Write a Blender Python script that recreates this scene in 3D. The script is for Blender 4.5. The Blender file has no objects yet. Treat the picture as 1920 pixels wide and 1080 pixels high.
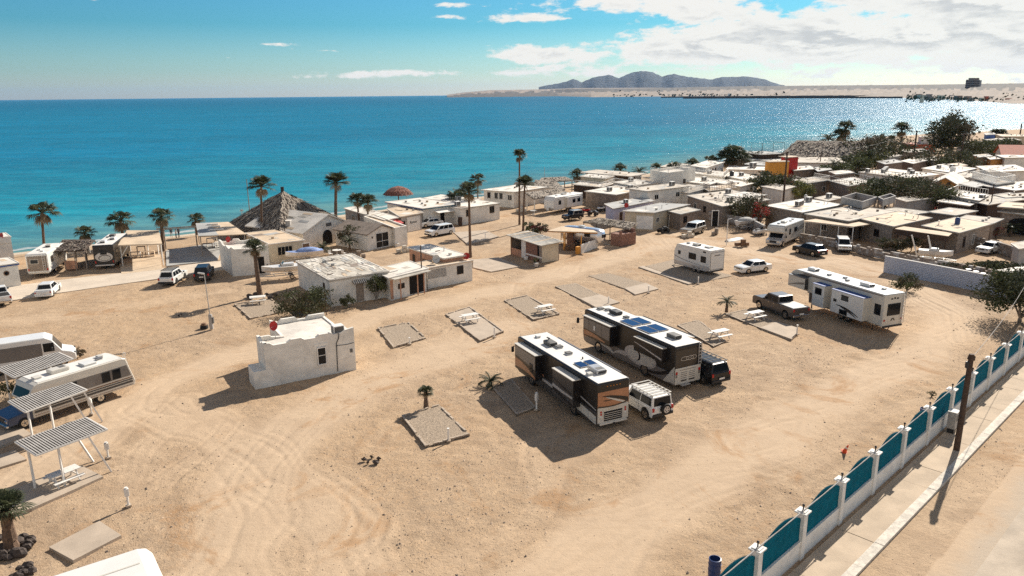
import bpy, bmesh, math, random
import numpy as np
from mathutils import Vector, Matrix
random.seed(7); np.random.seed(7)
R_ = math.radians
SC = bpy.context.scene; COL = SC.collection
# ---------------------------------------------------------------- camera
FPX = 1400.0; CH = 22.0; YH = 177.0; ROLL = R_(0.6)
PITCH = math.atan((540 - YH) / FPX)
_F = Vector((0, math.cos(PITCH), -math.sin(PITCH))); _R = Vector((1, 0, 0)); _U = _R.cross(_F)
_R2 = _R * math.cos(ROLL) - _U * math.sin(ROLL); _U2 = _U * math.cos(ROLL) + _R * math.sin(ROLL)
cam = bpy.data.cameras.new('camera'); cam.sensor_width = 36; cam.lens = 36 * FPX / 1920
cam.clip_start = 0.5; cam.clip_end = 90000
co = bpy.data.objects.new('camera', cam); COL.objects.link(co); SC.camera = co
_m = Matrix((( _R2.x, _U2.x, -_F.x, 0), (_R2.y, _U2.y, -_F.y, 0), (_R2.z, _U2.z, -_F.z, CH), (0, 0, 0, 1)))
co.matrix_world = _m
SC.render.resolution_x = 1024; SC.render.resolution_y = 576
SUN_AZ = 36.5; SUN_EL = 33.0; SUN_E = 5; SKY_E = 0.055; EXPO = 0.76
# ---------------------------------------------------------------- world: Nishita sky with clouds
W = bpy.data.worlds.new('World'); SC.world = W; W.use_nodes = True
def wn(t, **k):
    n = W.node_tree.nodes.new(t)
    for a, b in k.items(): setattr(n, a, b)
    return n
W.node_tree.nodes.clear(); WL = W.node_tree.links.new
sky = wn('ShaderNodeTexSky', sky_type='NISHITA'); sky.sun_disc = False
sky.sun_elevation = R_(SUN_EL); sky.sun_rotation = R_(SUN_AZ)
sky.air_density = 1.3; sky.dust_density = 0.6; sky.ozone_density = 2.5; sky.altitude = 0
bg = wn('ShaderNodeBackground'); bg.inputs['Strength'].default_value = SKY_E
wo = wn('ShaderNodeOutputWorld'); WL(bg.outputs[0], wo.inputs[0])
def wm(op, a, b=None, c=None, clamp=False):
    n = wn('ShaderNodeMath', operation=op); n.use_clamp = clamp
    for i, v in enumerate((a, b, c)):
        if v is None: continue
        if isinstance(v, (int, float)): n.inputs[i].default_value = v
        else: WL(v, n.inputs[i])
    return n.outputs[0]
tc = wn('ShaderNodeTexCoord'); sp = wn('ShaderNodeSeparateXYZ'); WL(tc.outputs['Generated'], sp.inputs[0])
dx, dy, dz = sp.outputs
hor = wm('SQRT', wm('ADD', wm('MULTIPLY', dx, dx), wm('MULTIPLY', dy, dy)))
uu = wm('ARCTAN2', dx, dy); vv = wm('DIVIDE', dz, wm('MAXIMUM', hor, 0.05))
def cvec(su, sv, ov=0.0, ou=0.0):
    n = wn('ShaderNodeCombineXYZ')
    WL(wm('MULTIPLY', wm('ADD', uu, ou), su), n.inputs[0]); WL(wm('MULTIPLY', wm('ADD', vv, ov), sv), n.inputs[1]); return n.outputs[0]
def cnoise(vec, det=9, rough=.58, dist=0.0):
    n = wn('ShaderNodeTexNoise'); n.inputs['Scale'].default_value = 1; n.inputs['Detail'].default_value = det
    n.inputs['Roughness'].default_value = rough; n.inputs['Distortion'].default_value = dist; WL(vec, n.inputs['Vector']); return n.outputs['Fac']
def blob(x, y, rx, ry, w):   # ellipse given in tan-space of the photograph's sky
    u0 = math.atan((x - 960) / FPX); v0 = (YH - 0.0105 * (x - 960) - y) / FPX
    a = wm('MULTIPLY', wm('SUBTRACT', uu, u0), FPX / rx); b = wm('MULTIPLY', wm('SUBTRACT', vv, v0), FPX / ry)
    e = wm('POWER', 2.71828, wm('MULTIPLY', wm('ADD', wm('MULTIPLY', a, a), wm('MULTIPLY', b, b)), -1.0))
    return wm('MULTIPLY', e, w)
mask = None
for b in [(1310, 20, 85, 42, .62), (1420, 85, 190, 38, .5), (1180, 108, 220, 28, .46), (1010, 108, 90, 16, .36), (1620, 95, 170, 42, .42), (1760, 30, 200, 34, .42),
          (1090, 22, 120, 26, .40), (960, 48, 90, 9, .36), (1560, 8, 60, 28, .3), (865, 23, 60, 8, .36), (1880, 100, 140, 50, .4), (700, 140, 190, 7, .3), (620, 148, 120, 5, .2), (1010, 140, 200, 12, .2), (1300, 148, 260, 12, .2),
          (540, 94, 40, 4, .22), (640, 103, 22, 3, .24), (715, 105, 36, 3, .26), (850, 44, 40, 4, .26), (2150, 60, 260, 80, .35), (1900, 8, 120, 20, .2), (1700, -120, 700, 80, .25)]:
    o = blob(*b); mask = o if mask is None else wm('ADD', mask, o)
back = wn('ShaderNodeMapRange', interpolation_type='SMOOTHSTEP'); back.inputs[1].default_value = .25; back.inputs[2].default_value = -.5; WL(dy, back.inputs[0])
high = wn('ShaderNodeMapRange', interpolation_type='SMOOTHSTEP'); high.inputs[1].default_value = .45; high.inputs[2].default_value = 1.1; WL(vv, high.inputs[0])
mask = wm('ADD', mask, wm('ADD', wm('MULTIPLY', back.outputs[0], 0.34), wm('MULTIPLY', high.outputs[0], 0.04)))  # unseen clouds behind the camera and overhead, added to fill and warm the shadows
n1 = cnoise(cvec(9, 30.0), 10, .6, .3); n1b = cnoise(cvec(9, 30.0, 0.0045, 0.006), 10, .6, .3)
n2 = cnoise(cvec(34, 90, 1.3), 9, .68); 
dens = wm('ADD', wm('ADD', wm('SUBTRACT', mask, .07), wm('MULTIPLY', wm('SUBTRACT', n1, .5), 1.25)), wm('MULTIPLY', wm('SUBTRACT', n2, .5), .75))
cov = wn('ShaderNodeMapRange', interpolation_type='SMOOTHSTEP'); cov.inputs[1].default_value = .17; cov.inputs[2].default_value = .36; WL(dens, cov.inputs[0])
lit = wn('ShaderNodeMapRange', interpolation_type='SMOOTHSTEP'); lit.inputs[1].default_value = -.05; lit.inputs[2].default_value = .045; WL(wm('SUBTRACT', n1, n1b), lit.inputs[0])
core = wn('ShaderNodeMapRange', interpolation_type='SMOOTHSTEP'); core.inputs[1].default_value = .34; core.inputs[2].default_value = .75; WL(dens, core.inputs[0])
shade = wm('MULTIPLY', core.outputs[0], wm('SUBTRACT', 1.0, lit.outputs[0]), clamp=True)
cm = wn('ShaderNodeMix', data_type='RGBA'); WL(shade, cm.inputs[0]); cm.inputs[6].default_value = (10.6, 10.0, 9.2, 1); cm.inputs[7].default_value = (7.0, 6.7, 6.5, 1)
tcol = wn('ShaderNodeValToRGB'); WL(wm('MULTIPLY', vv, 1.0, clamp=True), tcol.inputs[0]); tcol.color_ramp.elements[0].color = (1.12, 1.30, 1.62, 1); tcol.color_ramp.elements[1].color = (.5, .5, .55, 1); tcol.color_ramp.elements[1].position = 1.0
for p_, c_ in ((.03, (.66, 1.04, 1.42, 1)), (.085, (.25, .74, 1.10, 1)), (.3, (.25, .65, 1.0, 1))):
    e_ = tcol.color_ramp.elements.new(p_); e_.color = c_
tint = wn('ShaderNodeMix', data_type='RGBA', blend_type='MULTIPLY'); tint.inputs[0].default_value = 1; WL(sky.outputs[0], tint.inputs[6]); WL(tcol.outputs[0], tint.inputs[7]); tint.label = 'tint'
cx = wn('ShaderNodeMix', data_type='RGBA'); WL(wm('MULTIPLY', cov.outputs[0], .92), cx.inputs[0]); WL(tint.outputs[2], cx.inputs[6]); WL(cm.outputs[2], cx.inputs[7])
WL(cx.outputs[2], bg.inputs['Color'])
# ---------------------------------------------------------------- sun
sl = bpy.data.lights.new('sun', 'SUN'); sl.energy = SUN_E; sl.angle = R_(0.5); sl.color = (1, .93, .82)
so = bpy.data.objects.new('sun', sl); COL.objects.link(so)
SV = Vector((math.sin(R_(SUN_AZ)) * math.cos(R_(SUN_EL)), math.cos(R_(SUN_AZ)) * math.cos(R_(SUN_EL)), math.sin(R_(SUN_EL))))
so.rotation_euler = SV.to_track_quat('Z', 'Y').to_euler()
vs = SC.view_settings; vs.view_transform = 'Standard'; vs.look = 'None'; vs.gamma = 1; vs.exposure = EXPO; vs.use_curve_mapping = False
SC.render.engine = 'CYCLES'; SC.cycles.max_bounces = 6; SC.cycles.diffuse_bounces = 3; SC.cycles.glossy_bounces = 3; SC.cycles.transparent_max_bounces = 6
SC.cycles.volume_bounces = 0; SC.cycles.sample_clamp_indirect = 4; SC.cycles.sample_clamp_direct = 6
try: SC.cycles.use_denoising = False
except Exception: pass

def P(x, y, z=0.0):   # the point of height z that the photograph shows at pixel x, y
    d = _F * FPX + _R2 * (x - 960) - _U2 * (y - 540)
    t = (z - CH) / d.z
    return Vector((d.x * t, d.y * t, z))
# ---------------------------------------------------------------- materials
MATS = {}
def newmat(name):
    m = bpy.data.materials.new(name); m.use_nodes = True; MATS[name] = m
    nt = m.node_tree; b = nt.nodes['Principled BSDF']
    return m, nt, b
def nd(nt, t, **k):
    n = nt.nodes.new(t)
    for a, b in k.items(): setattr(n, a, b)
    return n
def mth(nt, op, a, b=None, clamp=False):
    n = nd(nt, 'ShaderNodeMath', operation=op); n.use_clamp = clamp
    for i, v in enumerate((a, b)):
        if v is None: continue
        if isinstance(v, (int, float)): n.inputs[i].default_value = v
        else: nt.links.new(v, n.inputs[i])
    return n.outputs[0]
def noi(nt, vec, scale, det=4, rough=.55, dist=0):
    n = nd(nt, 'ShaderNodeTexNoise'); n.inputs['Scale'].default_value = scale; n.inputs['Detail'].default_value = det
    n.inputs['Roughness'].default_value = rough; n.inputs['Distortion'].default_value = dist; nt.links.new(vec, n.inputs['Vector']); return n.outputs['Fac']
def ramp(nt, f, a, b, sm=True):
    n = nd(nt, 'ShaderNodeMapRange'); n.interpolation_type = 'SMOOTHSTEP' if sm else 'LINEAR'
    n.inputs[1].default_value = a; n.inputs[2].default_value = b; nt.links.new(f, n.inputs[0]); return n.outputs[0]
def mixc(nt, f, a, b, bt='MIX'):
    n = nd(nt, 'ShaderNodeMix', data_type='RGBA', blend_type=bt)
    for i, v in ((0, f), (6, a), (7, b)):
        if isinstance(v, (int, float)): n.inputs[i].default_value = v
        elif isinstance(v, tuple): n.inputs[i].default_value = (*v[:3], 1)
        else: nt.links.new(v, n.inputs[i])
    return n.outputs[2]
def mat(name, col, rough=.8, metal=0.0, var=.18, scale=1.2, bump=0.0, bscale=12, spec=.4, col2=None, grime=0.0, coat=0.0):
    m, nt, b = newmat(name); g = nd(nt, 'ShaderNodeNewGeometry').outputs['Position']
    f = noi(nt, g, scale, 6, .6, .4); f = ramp(nt, f, .3, .7)
    c2 = col2 or tuple(min(1, c * (1 - var)) for c in col); c1 = col if col2 else tuple(min(1, c * (1 + var * .5)) for c in col)
    c = mixc(nt, f, c2, c1)
    if grime:
        g2 = ramp(nt, noi(nt, g, scale * 3.1, 8, .68, .8), .52, .72); c = mixc(nt, mth(nt, 'MULTIPLY', g2, grime), c, (.16, .13, .10))
    nt.links.new(c, b.inputs['Base Color']); b.inputs['Roughness'].default_value = rough; b.inputs['Metallic'].default_value = metal
    b.inputs['Specular IOR Level'].default_value = spec
    if coat: b.inputs['Coat Weight'].default_value = coat; b.inputs['Coat Roughness'].default_value = .05
    if bump:
        bp = nd(nt, 'ShaderNodeBump'); bp.inputs['Strength'].default_value = bump; bp.inputs['Distance'].default_value = .05
        nt.links.new(noi(nt, g, bscale, 5, .6), bp.inputs['Height']); nt.links.new(bp.outputs[0], b.inputs['Normal'])
    return m
mat('stucco', (.76, .71, .63), .9, var=.16, scale=.8, bump=.25, grime=.24)
mat('stucco_cream', (.58, .49, .36), .9, var=.15, bump=.25, grime=.25)
mat('stucco_grey', (.40, .37, .34), .9, var=.2, bump=.3, grime=.3)
mat('stucco_lavender', (.50, .49, .60), .9, var=.1, bump=.2, grime=.15)
mat('stucco_pink', (.50, .27, .17), .9, var=.25, bump=.3, grime=.3)
mat('stucco_orange', (.52, .25, .07), .9, var=.15, bump=.2)
mat('stucco_yellow', (.62, .28, .05), .85, var=.15, bump=.2)
mat('wall_brown', (.25, .195, .155), .9, var=.3, bump=.4, scale=1.5, grime=.4)
mat('roof_white', (.66, .60, .525), .85, var=.22, scale=.35, bump=.25, grime=.42)
mat('roof_dust', (.50, .435, .36), .9, var=.25, scale=.4, bump=.25, grime=.45)
mat('roof_grey', (.36, .35, .33), .85, var=.15, scale=.5, bump=.2, grime=.2)
mat('roof_tan', (.55, .42, .29), .85, var=.2, scale=.5, bump=.2, grime=.2)
mat('roof_old', (.50, .45, .38), .95, var=.35, scale=.9, bump=.5, grime=.6)
mat('roof_red', (.42, .10, .05), .8, var=.2, bump=.4)
mat('concrete', (.42, .335, .255), .9, var=.15, scale=.7, bump=.2, grime=.15)
mat('concrete_lane', (.54, .45, .355), .9, var=.12, scale=.4, bump=.15, grime=.1)
mat('kerb_paint', (.60, .54, .46), .9, var=.25, scale=2.0, bump=.3, grime=.45)
mat('gravel_fill', (.37, .285, .205), 1, var=.5, scale=9, bump=1.0, bscale=22)
mat('stone', (.31, .25, .20), .95, var=.4, scale=3, bump=.6, bscale=8)
mat('wood', (.20, .11, .06), .8, var=.35, scale=4, bump=.3)
mat('wood_dark', (.075, .045, .03), .85, var=.35, scale=4, bump=.4)
mat('wood_grey', (.30, .24, .19), .85, var=.3, scale=4, bump=.3)
mat('white_paint', (.74, .70, .64), .55, var=.08, scale=1.5, grime=.06)
mat('cream_paint', (.60, .53, .43), .5, var=.08, scale=1.5)
mat('rv_white', (.70, .67, .62), .35, var=.05, scale=.8, coat=.3)
mat('rv_roof', (.68, .64, .59), .6, var=.08, scale=.8, grime=.12)
mat('rv_beige', (.60, .55, .47), .4, var=.06, scale=.8, coat=.3)
mat('rv_black', (.018, .015, .015), .3, var=.2, coat=.4)
mat('rv_brown', (.016, .014, .013), .35, var=.2, coat=.12)
mat('rv_bronze', (.06, .054, .05), .35, var=.12, coat=.15)
mat('rv_copper', (.40, .175, .085), .35, var=.15, coat=.4)
mat('rv_silver', (.52, .49, .46), .3, metal=.3, var=.08, coat=.3)
mat('rv_grey', (.17, .15, .135), .4, var=.1, coat=.3)
mat('glass', (.010, .012, .015), .10, var=.2, spec=.22)
mat('rubber', (.018, .017, .016), .85, var=.3)
mat('black_plastic', (.03, .028, .028), .55, var=.2)
mat('dark_void', (.012, .010, .009), .95, var=.1)
mat('chrome', (.62, .60, .58), .18, metal=1, var=.1)
mat('aluminium', (.70, .70, .72), .28, metal=.85, var=.08, bump=.03)
mat('galv', (.50, .48, .45), .5, metal=.5, var=.15)
mat('grey_plastic', (.13, .12, .11), .6, var=.15)
mat('solar', (.012, .022, .075), .12, var=.25, scale=6, spec=.7)
mat('red', (.42, .02, .015), .5, var=.15)
mat('red_light', (.45, .02, .015), .25, var=.1)
mat('amber', (.75, .25, .03), .3, var=.1)
mat('orange_cone', (.75, .10, .03), .6, var=.1)
mat('paint_white', (.76, .73, .68), .3, var=.04, coat=.6)
mat('paint_black', (.010, .010, .011), .35, var=.1, coat=.15)
mat('paint_grey', (.10, .08, .068), .35, metal=.2, var=.08, coat=.25)
mat('paint_tan', (.36, .32, .27), .35, metal=.2, var=.08, coat=.5)
mat('paint_blue', (.035, .055, .11), .3, var=.1, coat=.5)
mat('teal', (.001, .125, .185), .8, var=.18, scale=2, spec=.08)
mat('green_paint', (.03, .14, .07), .6, var=.1)
mat('blue_paint', (.04, .09, .28), .6, var=.15)
mat('blue_tarp', (.20, .28, .50), .7, var=.4, scale=2, bump=.6, bscale=4)
mat('turquoise', (.03, .35, .40), .6, var=.1)
mat('brick', (.27, .14, .10), .95, var=.45, scale=5, bump=.6, bscale=9)
mat('rock', (.085, .065, .055), .95, var=.5, scale=6, bump=.8)
mat('tar', (.05, .04, .038), .9, var=.3)
mat('blue_barrel', (.03, .06, .17), .4, var=.1)
mat('skin', (.35, .20, .13), .6, var=.1)
mat('cloth_dark', (.05, .05, .07), .9, var=.2)
mat('cloth_light', (.45, .40, .36), .9, var=.2)
mat('hull', (.66, .62, .57), .35, var=.08, coat=.3, grime=.1)
mat('fence_white', (.78, .74, .68), .85, var=.12, scale=1.5, bump=.15, grime=.2)
mat('bark', (.16, .10, .065), .95, var=.4, scale=6, bump=.8, bscale=18)
mat('bark_grey', (.28, .24, .20), .95, var=.35, scale=6, bump=.6)
mat('palm_dry', (.30, .22, .13), .9, var=.4, scale=5)
def leafmat(name, a, b, c, tr=.25):
    m, nt, bs = newmat(name); g = nd(nt, 'ShaderNodeNewGeometry').outputs['Position']
    f = ramp(nt, noi(nt, g, 2.2, 5, .7), .32, .68); f2 = ramp(nt, noi(nt, g, 11, 2), .5, .75)
    cc = mixc(nt, mth(nt, 'MULTIPLY', f2, .7), mixc(nt, f, a, b), c); nt.links.new(cc, bs.inputs['Base Color'])
    bs.inputs['Roughness'].default_value = .65; bs.inputs['Specular IOR Level'].default_value = .25
    t = nd(nt, 'ShaderNodeBsdfTranslucent'); nt.links.new(cc, t.inputs['Color']); mx = nd(nt, 'ShaderNodeMixShader'); mx.inputs[0].default_value = tr
    nt.links.new(bs.outputs[0], mx.inputs[1]); nt.links.new(t.outputs[0], mx.inputs[2]); nt.links.new(mx.outputs[0], nt.nodes['Material Output'].inputs[0]); return m
leafmat('leaf_dark', (.038, .042, .020), (.085, .088, .038), (.16, .145, .07))
leafmat('leaf_green', (.055, .068, .026), (.12, .13, .045), (.20, .185, .08))
leafmat('leaf_yellow', (.13, .14, .03), (.24, .22, .06), (.32, .26, .10))
leafmat('leaf_dry', (.09, .065, .035), (.16, .12, .07), (.24, .19, .12))
leafmat('leaf_palm', (.03, .04, .02), (.075, .085, .04), (.17, .15, .08))
leafmat('flower_red', (.35, .02, .02), (.55, .05, .04), (.6, .12, .06))
leafmat('flower_magenta', (.12, .03, .03), (.20, .06, .04), (.30, .10, .07))
# thatch
def thatchmat(name, a, b, c):
    m, nt, bs = newmat(name); g = nd(nt, 'ShaderNodeNewGeometry').outputs['Position']
    mp = nd(nt, 'ShaderNodeMapping'); mp.inputs['Scale'].default_value = (1, 1, 2.5); nt.links.new(g, mp.inputs[0])
    f = ramp(nt, noi(nt, mp.outputs[0], 3.0, 8, .75), .36, .64); f2 = ramp(nt, noi(nt, g, 9, 3, .7), .5, .66)
    cc = mixc(nt, f2, mixc(nt, f, a, b), c); nt.links.new(cc, bs.inputs['Base Color']); bs.inputs['Roughness'].default_value = .95
    bp = nd(nt, 'ShaderNodeBump'); bp.inputs['Strength'].default_value = 1; bp.inputs['Distance'].default_value = .25
    nt.links.new(noi(nt, mp.outputs[0], 6, 8, .75), bp.inputs['Height']); nt.links.new(bp.outputs[0], bs.inputs['Normal'])
thatchmat('thatch', (.17, .135, .105), (.38, .315, .25), (.48, .41, .33))
thatchmat('thatch_dark', (.05, .035, .028), (.13, .09, .07), (.22, .16, .12))
thatchmat('thatch_red', (.12, .03, .02), (.30, .09, .05), (.45, .35, .28))
# corrugated / old patched roof is geometry; block wall material
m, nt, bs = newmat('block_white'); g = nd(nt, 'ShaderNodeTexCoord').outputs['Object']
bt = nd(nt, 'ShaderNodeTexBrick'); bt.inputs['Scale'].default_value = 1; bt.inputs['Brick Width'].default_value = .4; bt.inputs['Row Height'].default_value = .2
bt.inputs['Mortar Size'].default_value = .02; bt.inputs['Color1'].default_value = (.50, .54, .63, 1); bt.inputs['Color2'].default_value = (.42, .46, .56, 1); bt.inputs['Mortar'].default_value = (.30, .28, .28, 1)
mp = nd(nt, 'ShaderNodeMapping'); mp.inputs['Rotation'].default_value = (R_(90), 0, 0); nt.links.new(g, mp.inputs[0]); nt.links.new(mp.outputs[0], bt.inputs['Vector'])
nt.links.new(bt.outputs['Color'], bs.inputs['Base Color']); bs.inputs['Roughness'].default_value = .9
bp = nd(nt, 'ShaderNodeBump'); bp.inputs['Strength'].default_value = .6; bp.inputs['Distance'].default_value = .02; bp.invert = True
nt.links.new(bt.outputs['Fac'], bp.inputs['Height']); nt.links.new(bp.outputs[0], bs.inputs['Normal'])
# ---------------------------------------------------------------- mesh builder
class MB:
    def __init__(s): s.v = []; s.f = []; s.m = []; s.s = []; s.names = []; s.X = Matrix.Identity(4)
    def mi(s, m):
        if m not in s.names: s.names.append(m)
        return s.names.index(m)
    def raw(s, vs, fs, m, smooth=False):
        o = len(s.v); k = s.mi(m); X = s.X
        s.v += [tuple(X @ Vector(q)) for q in vs]
        for f in fs: s.f.append(tuple(i + o for i in f)); s.m.append(k); s.s.append(smooth)
        return s
    def _bev(s, vs, fs, m, bev, seg=1, smooth=False):
        bm = bmesh.new(); bv = [bm.verts.new(q) for q in vs]
        for f in fs:
            try: bm.faces.new([bv[i] for i in f])
            except ValueError: pass
        bmesh.ops.recalc_face_normals(bm, faces=bm.faces[:])
        if bev > 0:
            ed = [e for e in bm.edges if len(e.link_faces) == 2 and e.calc_face_angle(0) > .5]
            bmesh.ops.bevel(bm, geom=ed, offset=bev, segments=seg, affect='EDGES', profile=.6, clamp_overlap=True)
        bm.verts.index_update()
        s.raw([v.co[:] for v in bm.verts], [[v.index for v in f.verts] for f in bm.faces], m, smooth); bm.free(); return s
    def box(s, x0, x1, y0, y1, z0, z1, m, bev=0, seg=1):
        vs = [(x0, y0, z0), (x1, y0, z0), (x1, y1, z0), (x0, y1, z0), (x0, y0, z1), (x1, y0, z1), (x1, y1, z1), (x0, y1, z1)]
        fs = [(0, 3, 2, 1), (4, 5, 6, 7), (0, 1, 5, 4), (1, 2, 6, 5), (2, 3, 7, 6), (3, 0, 4, 7)]
        return s._bev(vs, fs, m, bev, seg) if bev else s.raw(vs, fs, m)
    def cbox(s, c, sz, m, bev=0): return s.box(c[0] - sz[0] / 2, c[0] + sz[0] / 2, c[1] - sz[1] / 2, c[1] + sz[1] / 2, c[2], c[2] + sz[2], m, bev)
    def poly(s, pts, m): return s.raw(pts, [tuple(range(len(pts)))], m)
    def prism(s, pts, z0, z1, m, bev=0):   # polygon in xy, CCW
        n = len(pts); vs = [(p[0], p[1], z0) for p in pts] + [(p[0], p[1], (z1[i] if isinstance(z1, (list, tuple)) else z1)) for i, p in enumerate(pts)]
        fs = [tuple(range(n - 1, -1, -1)), tuple(range(n, 2 * n))] + [(i, (i + 1) % n, n + (i + 1) % n, n + i) for i in range(n)]
        return s._bev(vs, fs, m, bev) if bev else s.raw(vs, fs, m)
    def prof(s, pts, y0, y1, m, bev=0, seg=1, taper=0.0, ztap=1e9):  # polygon in xz extruded along y
        n = len(pts)
        def yy(y, p): return y * (1 - taper) if p[1] > ztap else y
        vs = [(p[0], yy(y0, p), p[1]) for p in pts] + [(p[0], yy(y1, p), p[1]) for p in pts]
        fs = [tuple(range(n)), tuple(range(2 * n - 1, n - 1, -1))] + [(i, n + i, n + (i + 1) % n, (i + 1) % n) for i in range(n)]
        return s._bev(vs, fs, m, bev, seg) if bev else s.raw(vs, fs, m)
    def cyl(s, a, b, r0, m, r1=None, n=10, smooth=True, cap=True):
        a = Vector(a); b = Vector(b); r1 = r0 if r1 is None else r1; d = (b - a).normalized()
        u = d.orthogonal().normalized(); w = d.cross(u)
        vs = []
        for q, r in ((a, r0), (b, r1)):
            for i in range(n):
                t = 2 * math.pi * i / n; vs.append(tuple(q + u * (r * math.cos(t)) + w * (r * math.sin(t))))
        s.raw(vs, [(i, (i + 1) % n, n + (i + 1) % n, n + i) for i in range(n)], m, smooth)
        if cap: s.raw(vs, [tuple(range(n - 1, -1, -1)), tuple(range(n, 2 * n))], m)
        return s
    def tube(s, pts, r, m, n=6):
        for a, b in zip(pts, pts[1:]): s.cyl(a, b, r, m, n=n)
        return s
    def beam(s, a, b, w, h, m):
        a = Vector(a); b = Vector(b); d = (b - a); L = d.length; d.normalize()
        up = Vector((0, 0, 1)) if abs(d.z) < .95 else Vector((1, 0, 0)); r = d.cross(up).normalized(); u = r.cross(d)
        vs = []
        for q in (a, b):
            for i, j in ((-1, -1), (1, -1), (1, 1), (-1, 1)): vs.append(tuple(q + r * (i * w / 2) + u * (j * h / 2)))
        return s.raw(vs, [(0, 1, 2, 3), (7, 6, 5, 4), (0, 4, 5, 1), (1, 5, 6, 2), (2, 6, 7, 3), (3, 7, 4, 0)], m)
    def sph(s, c, r, m, n=12, k=8, sc=(1, 1, 1), half=False):
        vs = []; fs = []; k1 = k
        for j in range(k1 + 1):
            t = math.pi * (j / k1) * (.5 if half else 1)
            for i in range(n):
                p = 2 * math.pi * i / n; vs.append((c[0] + r * sc[0] * math.sin(t) * math.cos(p), c[1] + r * sc[1] * math.sin(t) * math.sin(p), c[2] + r * sc[2] * math.cos(t)))
        for j in range(k1):
            for i in range(n): fs.append((j * n + i, (j + 1) * n + i, (j + 1) * n + (i + 1) % n, j * n + (i + 1) % n))
        return s.raw(vs, fs, m, True)
    def build(s, name, parent=None, loc=None, label=None):
        me = bpy.data.meshes.new(name)
        if s.v:
            me.from_pydata(s.v, [], s.f)
            me.polygons.foreach_set('material_index', s.m); me.polygons.foreach_set('use_smooth', s.s)
        for n in s.names: me.materials.append(MATS[n])
        me.update(); o = bpy.data.objects.new(name, me); COL.objects.link(o)
        if parent is not None: o.parent = parent
        if loc is not None: o.location = loc
        if label: o['label'] = label
        return o
def thing(name, label, cat, loc=(0, 0, 0), rz=0.0, group=None):
    o = bpy.data.objects.new(name, None); o.empty_display_size = .5; COL.objects.link(o); o.location = loc; o.rotation_euler = (0, 0, rz)
    o['label'] = label; o['category'] = cat
    if group: o['group'] = group
    return o
def tag(o, label, cat, group=None, kind=None):
    o['label'] = label; o['category'] = cat
    if group: o['group'] = group
    if kind: o['kind'] = kind
    return o
def struct(o, kind='structure', label=None):
    o['kind'] = kind
    if label: o['label'] = label
    return o
def dup(o, parent=None):
    c = o.copy(); COL.objects.link(c); c.parent = parent
    for ch in [x for x in ALLCH.get(o.name, [])]: dup(ch, c)
    return c
ALLCH = {}
def index_children(root):
    ALLCH[root.name] = list(root.children)
    for c in root.children: index_children(c)
def copy_thing(root, loc, rz=0.0, label=None, scale=None):
    if root.name not in ALLCH: index_children(root)
    c = dup(root); c.location = loc; c.rotation_euler = (0, 0, rz)
    if label: c['label'] = label
    if scale: c.scale = (scale,) * 3 if isinstance(scale, (int, float)) else scale
    return c
def az2rz(az): return R_(90 - az)
# ---------------------------------------------------------------- shoreline, ground, sea
SHORE = [(-400, -150), (-200, 40), (-98, 106), (-79, 121), (-52, 141), (-36, 156), (-7, 184), (40, 232), (92, 290), (180, 392), (300, 462), (520, 560), (1200, 900), (1700, 1500)]
SHORE = [(x, y) for x, y in SHORE]
def segdist(X, Y, pts):
    D = np.full(X.shape, 1e9); S = np.zeros(X.shape)
    for (x0, y0), (x1, y1) in zip(pts, pts[1:]):
        ax, ay = x1 - x0, y1 - y0; L2 = ax * ax + ay * ay
        t = np.clip(((X - x0) * ax + (Y - y0) * ay) / L2, 0, 1)
        d = np.hypot(X - x0 - t * ax, Y - y0 - t * ay); side = np.sign(ax * (Y - y0) - ay * (X - x0))
        m = d < D; D = np.where(m, d, D); S = np.where(m, side, S)
    return D, S
def vnoise(X, Y, s, seed=0):
    x = X / s; y = Y / s; xi = np.floor(x).astype(np.int64); yi = np.floor(y).astype(np.int64); fx = x - xi; fy = y - yi
    fx = fx * fx * (3 - 2 * fx); fy = fy * fy * (3 - 2 * fy)
    def h(a, b):
        n = (a * 374761393 + b * 668265263 + seed * 974711) & 0xffffffff; n = ((n ^ (n >> 13)) * 1274126177) & 0xffffffff
        return ((n ^ (n >> 16)) & 0xffff) / 65535.0
    return (h(xi, yi) * (1 - fx) + h(xi + 1, yi) * fx) * (1 - fy) + (h(xi, yi + 1) * (1 - fx) + h(xi + 1, yi + 1) * fx) * fy
def px2w(l): return [tuple(P(*q)[:2]) for q in l]
TRACKS = [  # (photo pixels, half width m, weight)
    ([(980, 1120), (1180, 985), (1330, 880), (1480, 795), (1600, 725), (1720, 665), (1790, 615), (1790, 580), (1740, 553), (1690, 520), (1620, 500), (1560, 487), (1500, 490), (1440, 478), (1350, 462), (1270, 440)], 2.6, 1.0),
    ([(1280, 443), (1210, 466), (1130, 486), (1030, 515), (930, 545), (820, 568), (700, 592), (580, 640), (420, 668), (300, 720), (180, 800), (60, 900)], 2.4, 1.0),
    ([(1420, 466), (1330, 452), (1230, 447), (1180, 440)], 2.2, .8),
    ([(420, 1120), (460, 980), (480, 880), (560, 790), (680, 720), (820, 668), (900, 640), (960, 610)], 3.0, .9),
    ([(700, 1120), (620, 960), (500, 860), (400, 800), (300, 760)], 2.6, .8),
    ([(20, 600), (150, 590), (300, 560), (420, 545)], 1.6, .5),
    ([(1900, 1000), (1960, 900)], 4.5, .0),
]
TRW = [(px2w(p), w, k) for p, w, k in TRACKS]
def axis(lo, hi, step, far, ext=1.16, start=None):
    c = list(np.arange(lo, hi + step / 2, step)); s = step
    a = [hi]
    while a[-1] < far: s *= ext; a.append(a[-1] + s)
    b = [lo]; s = step
    while b[-1] > -far: s *= ext; b.append(b[-1] - s)
    return np.array(sorted(set([round(v, 4) for v in c + a[1:] + b[1:]])))
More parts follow.
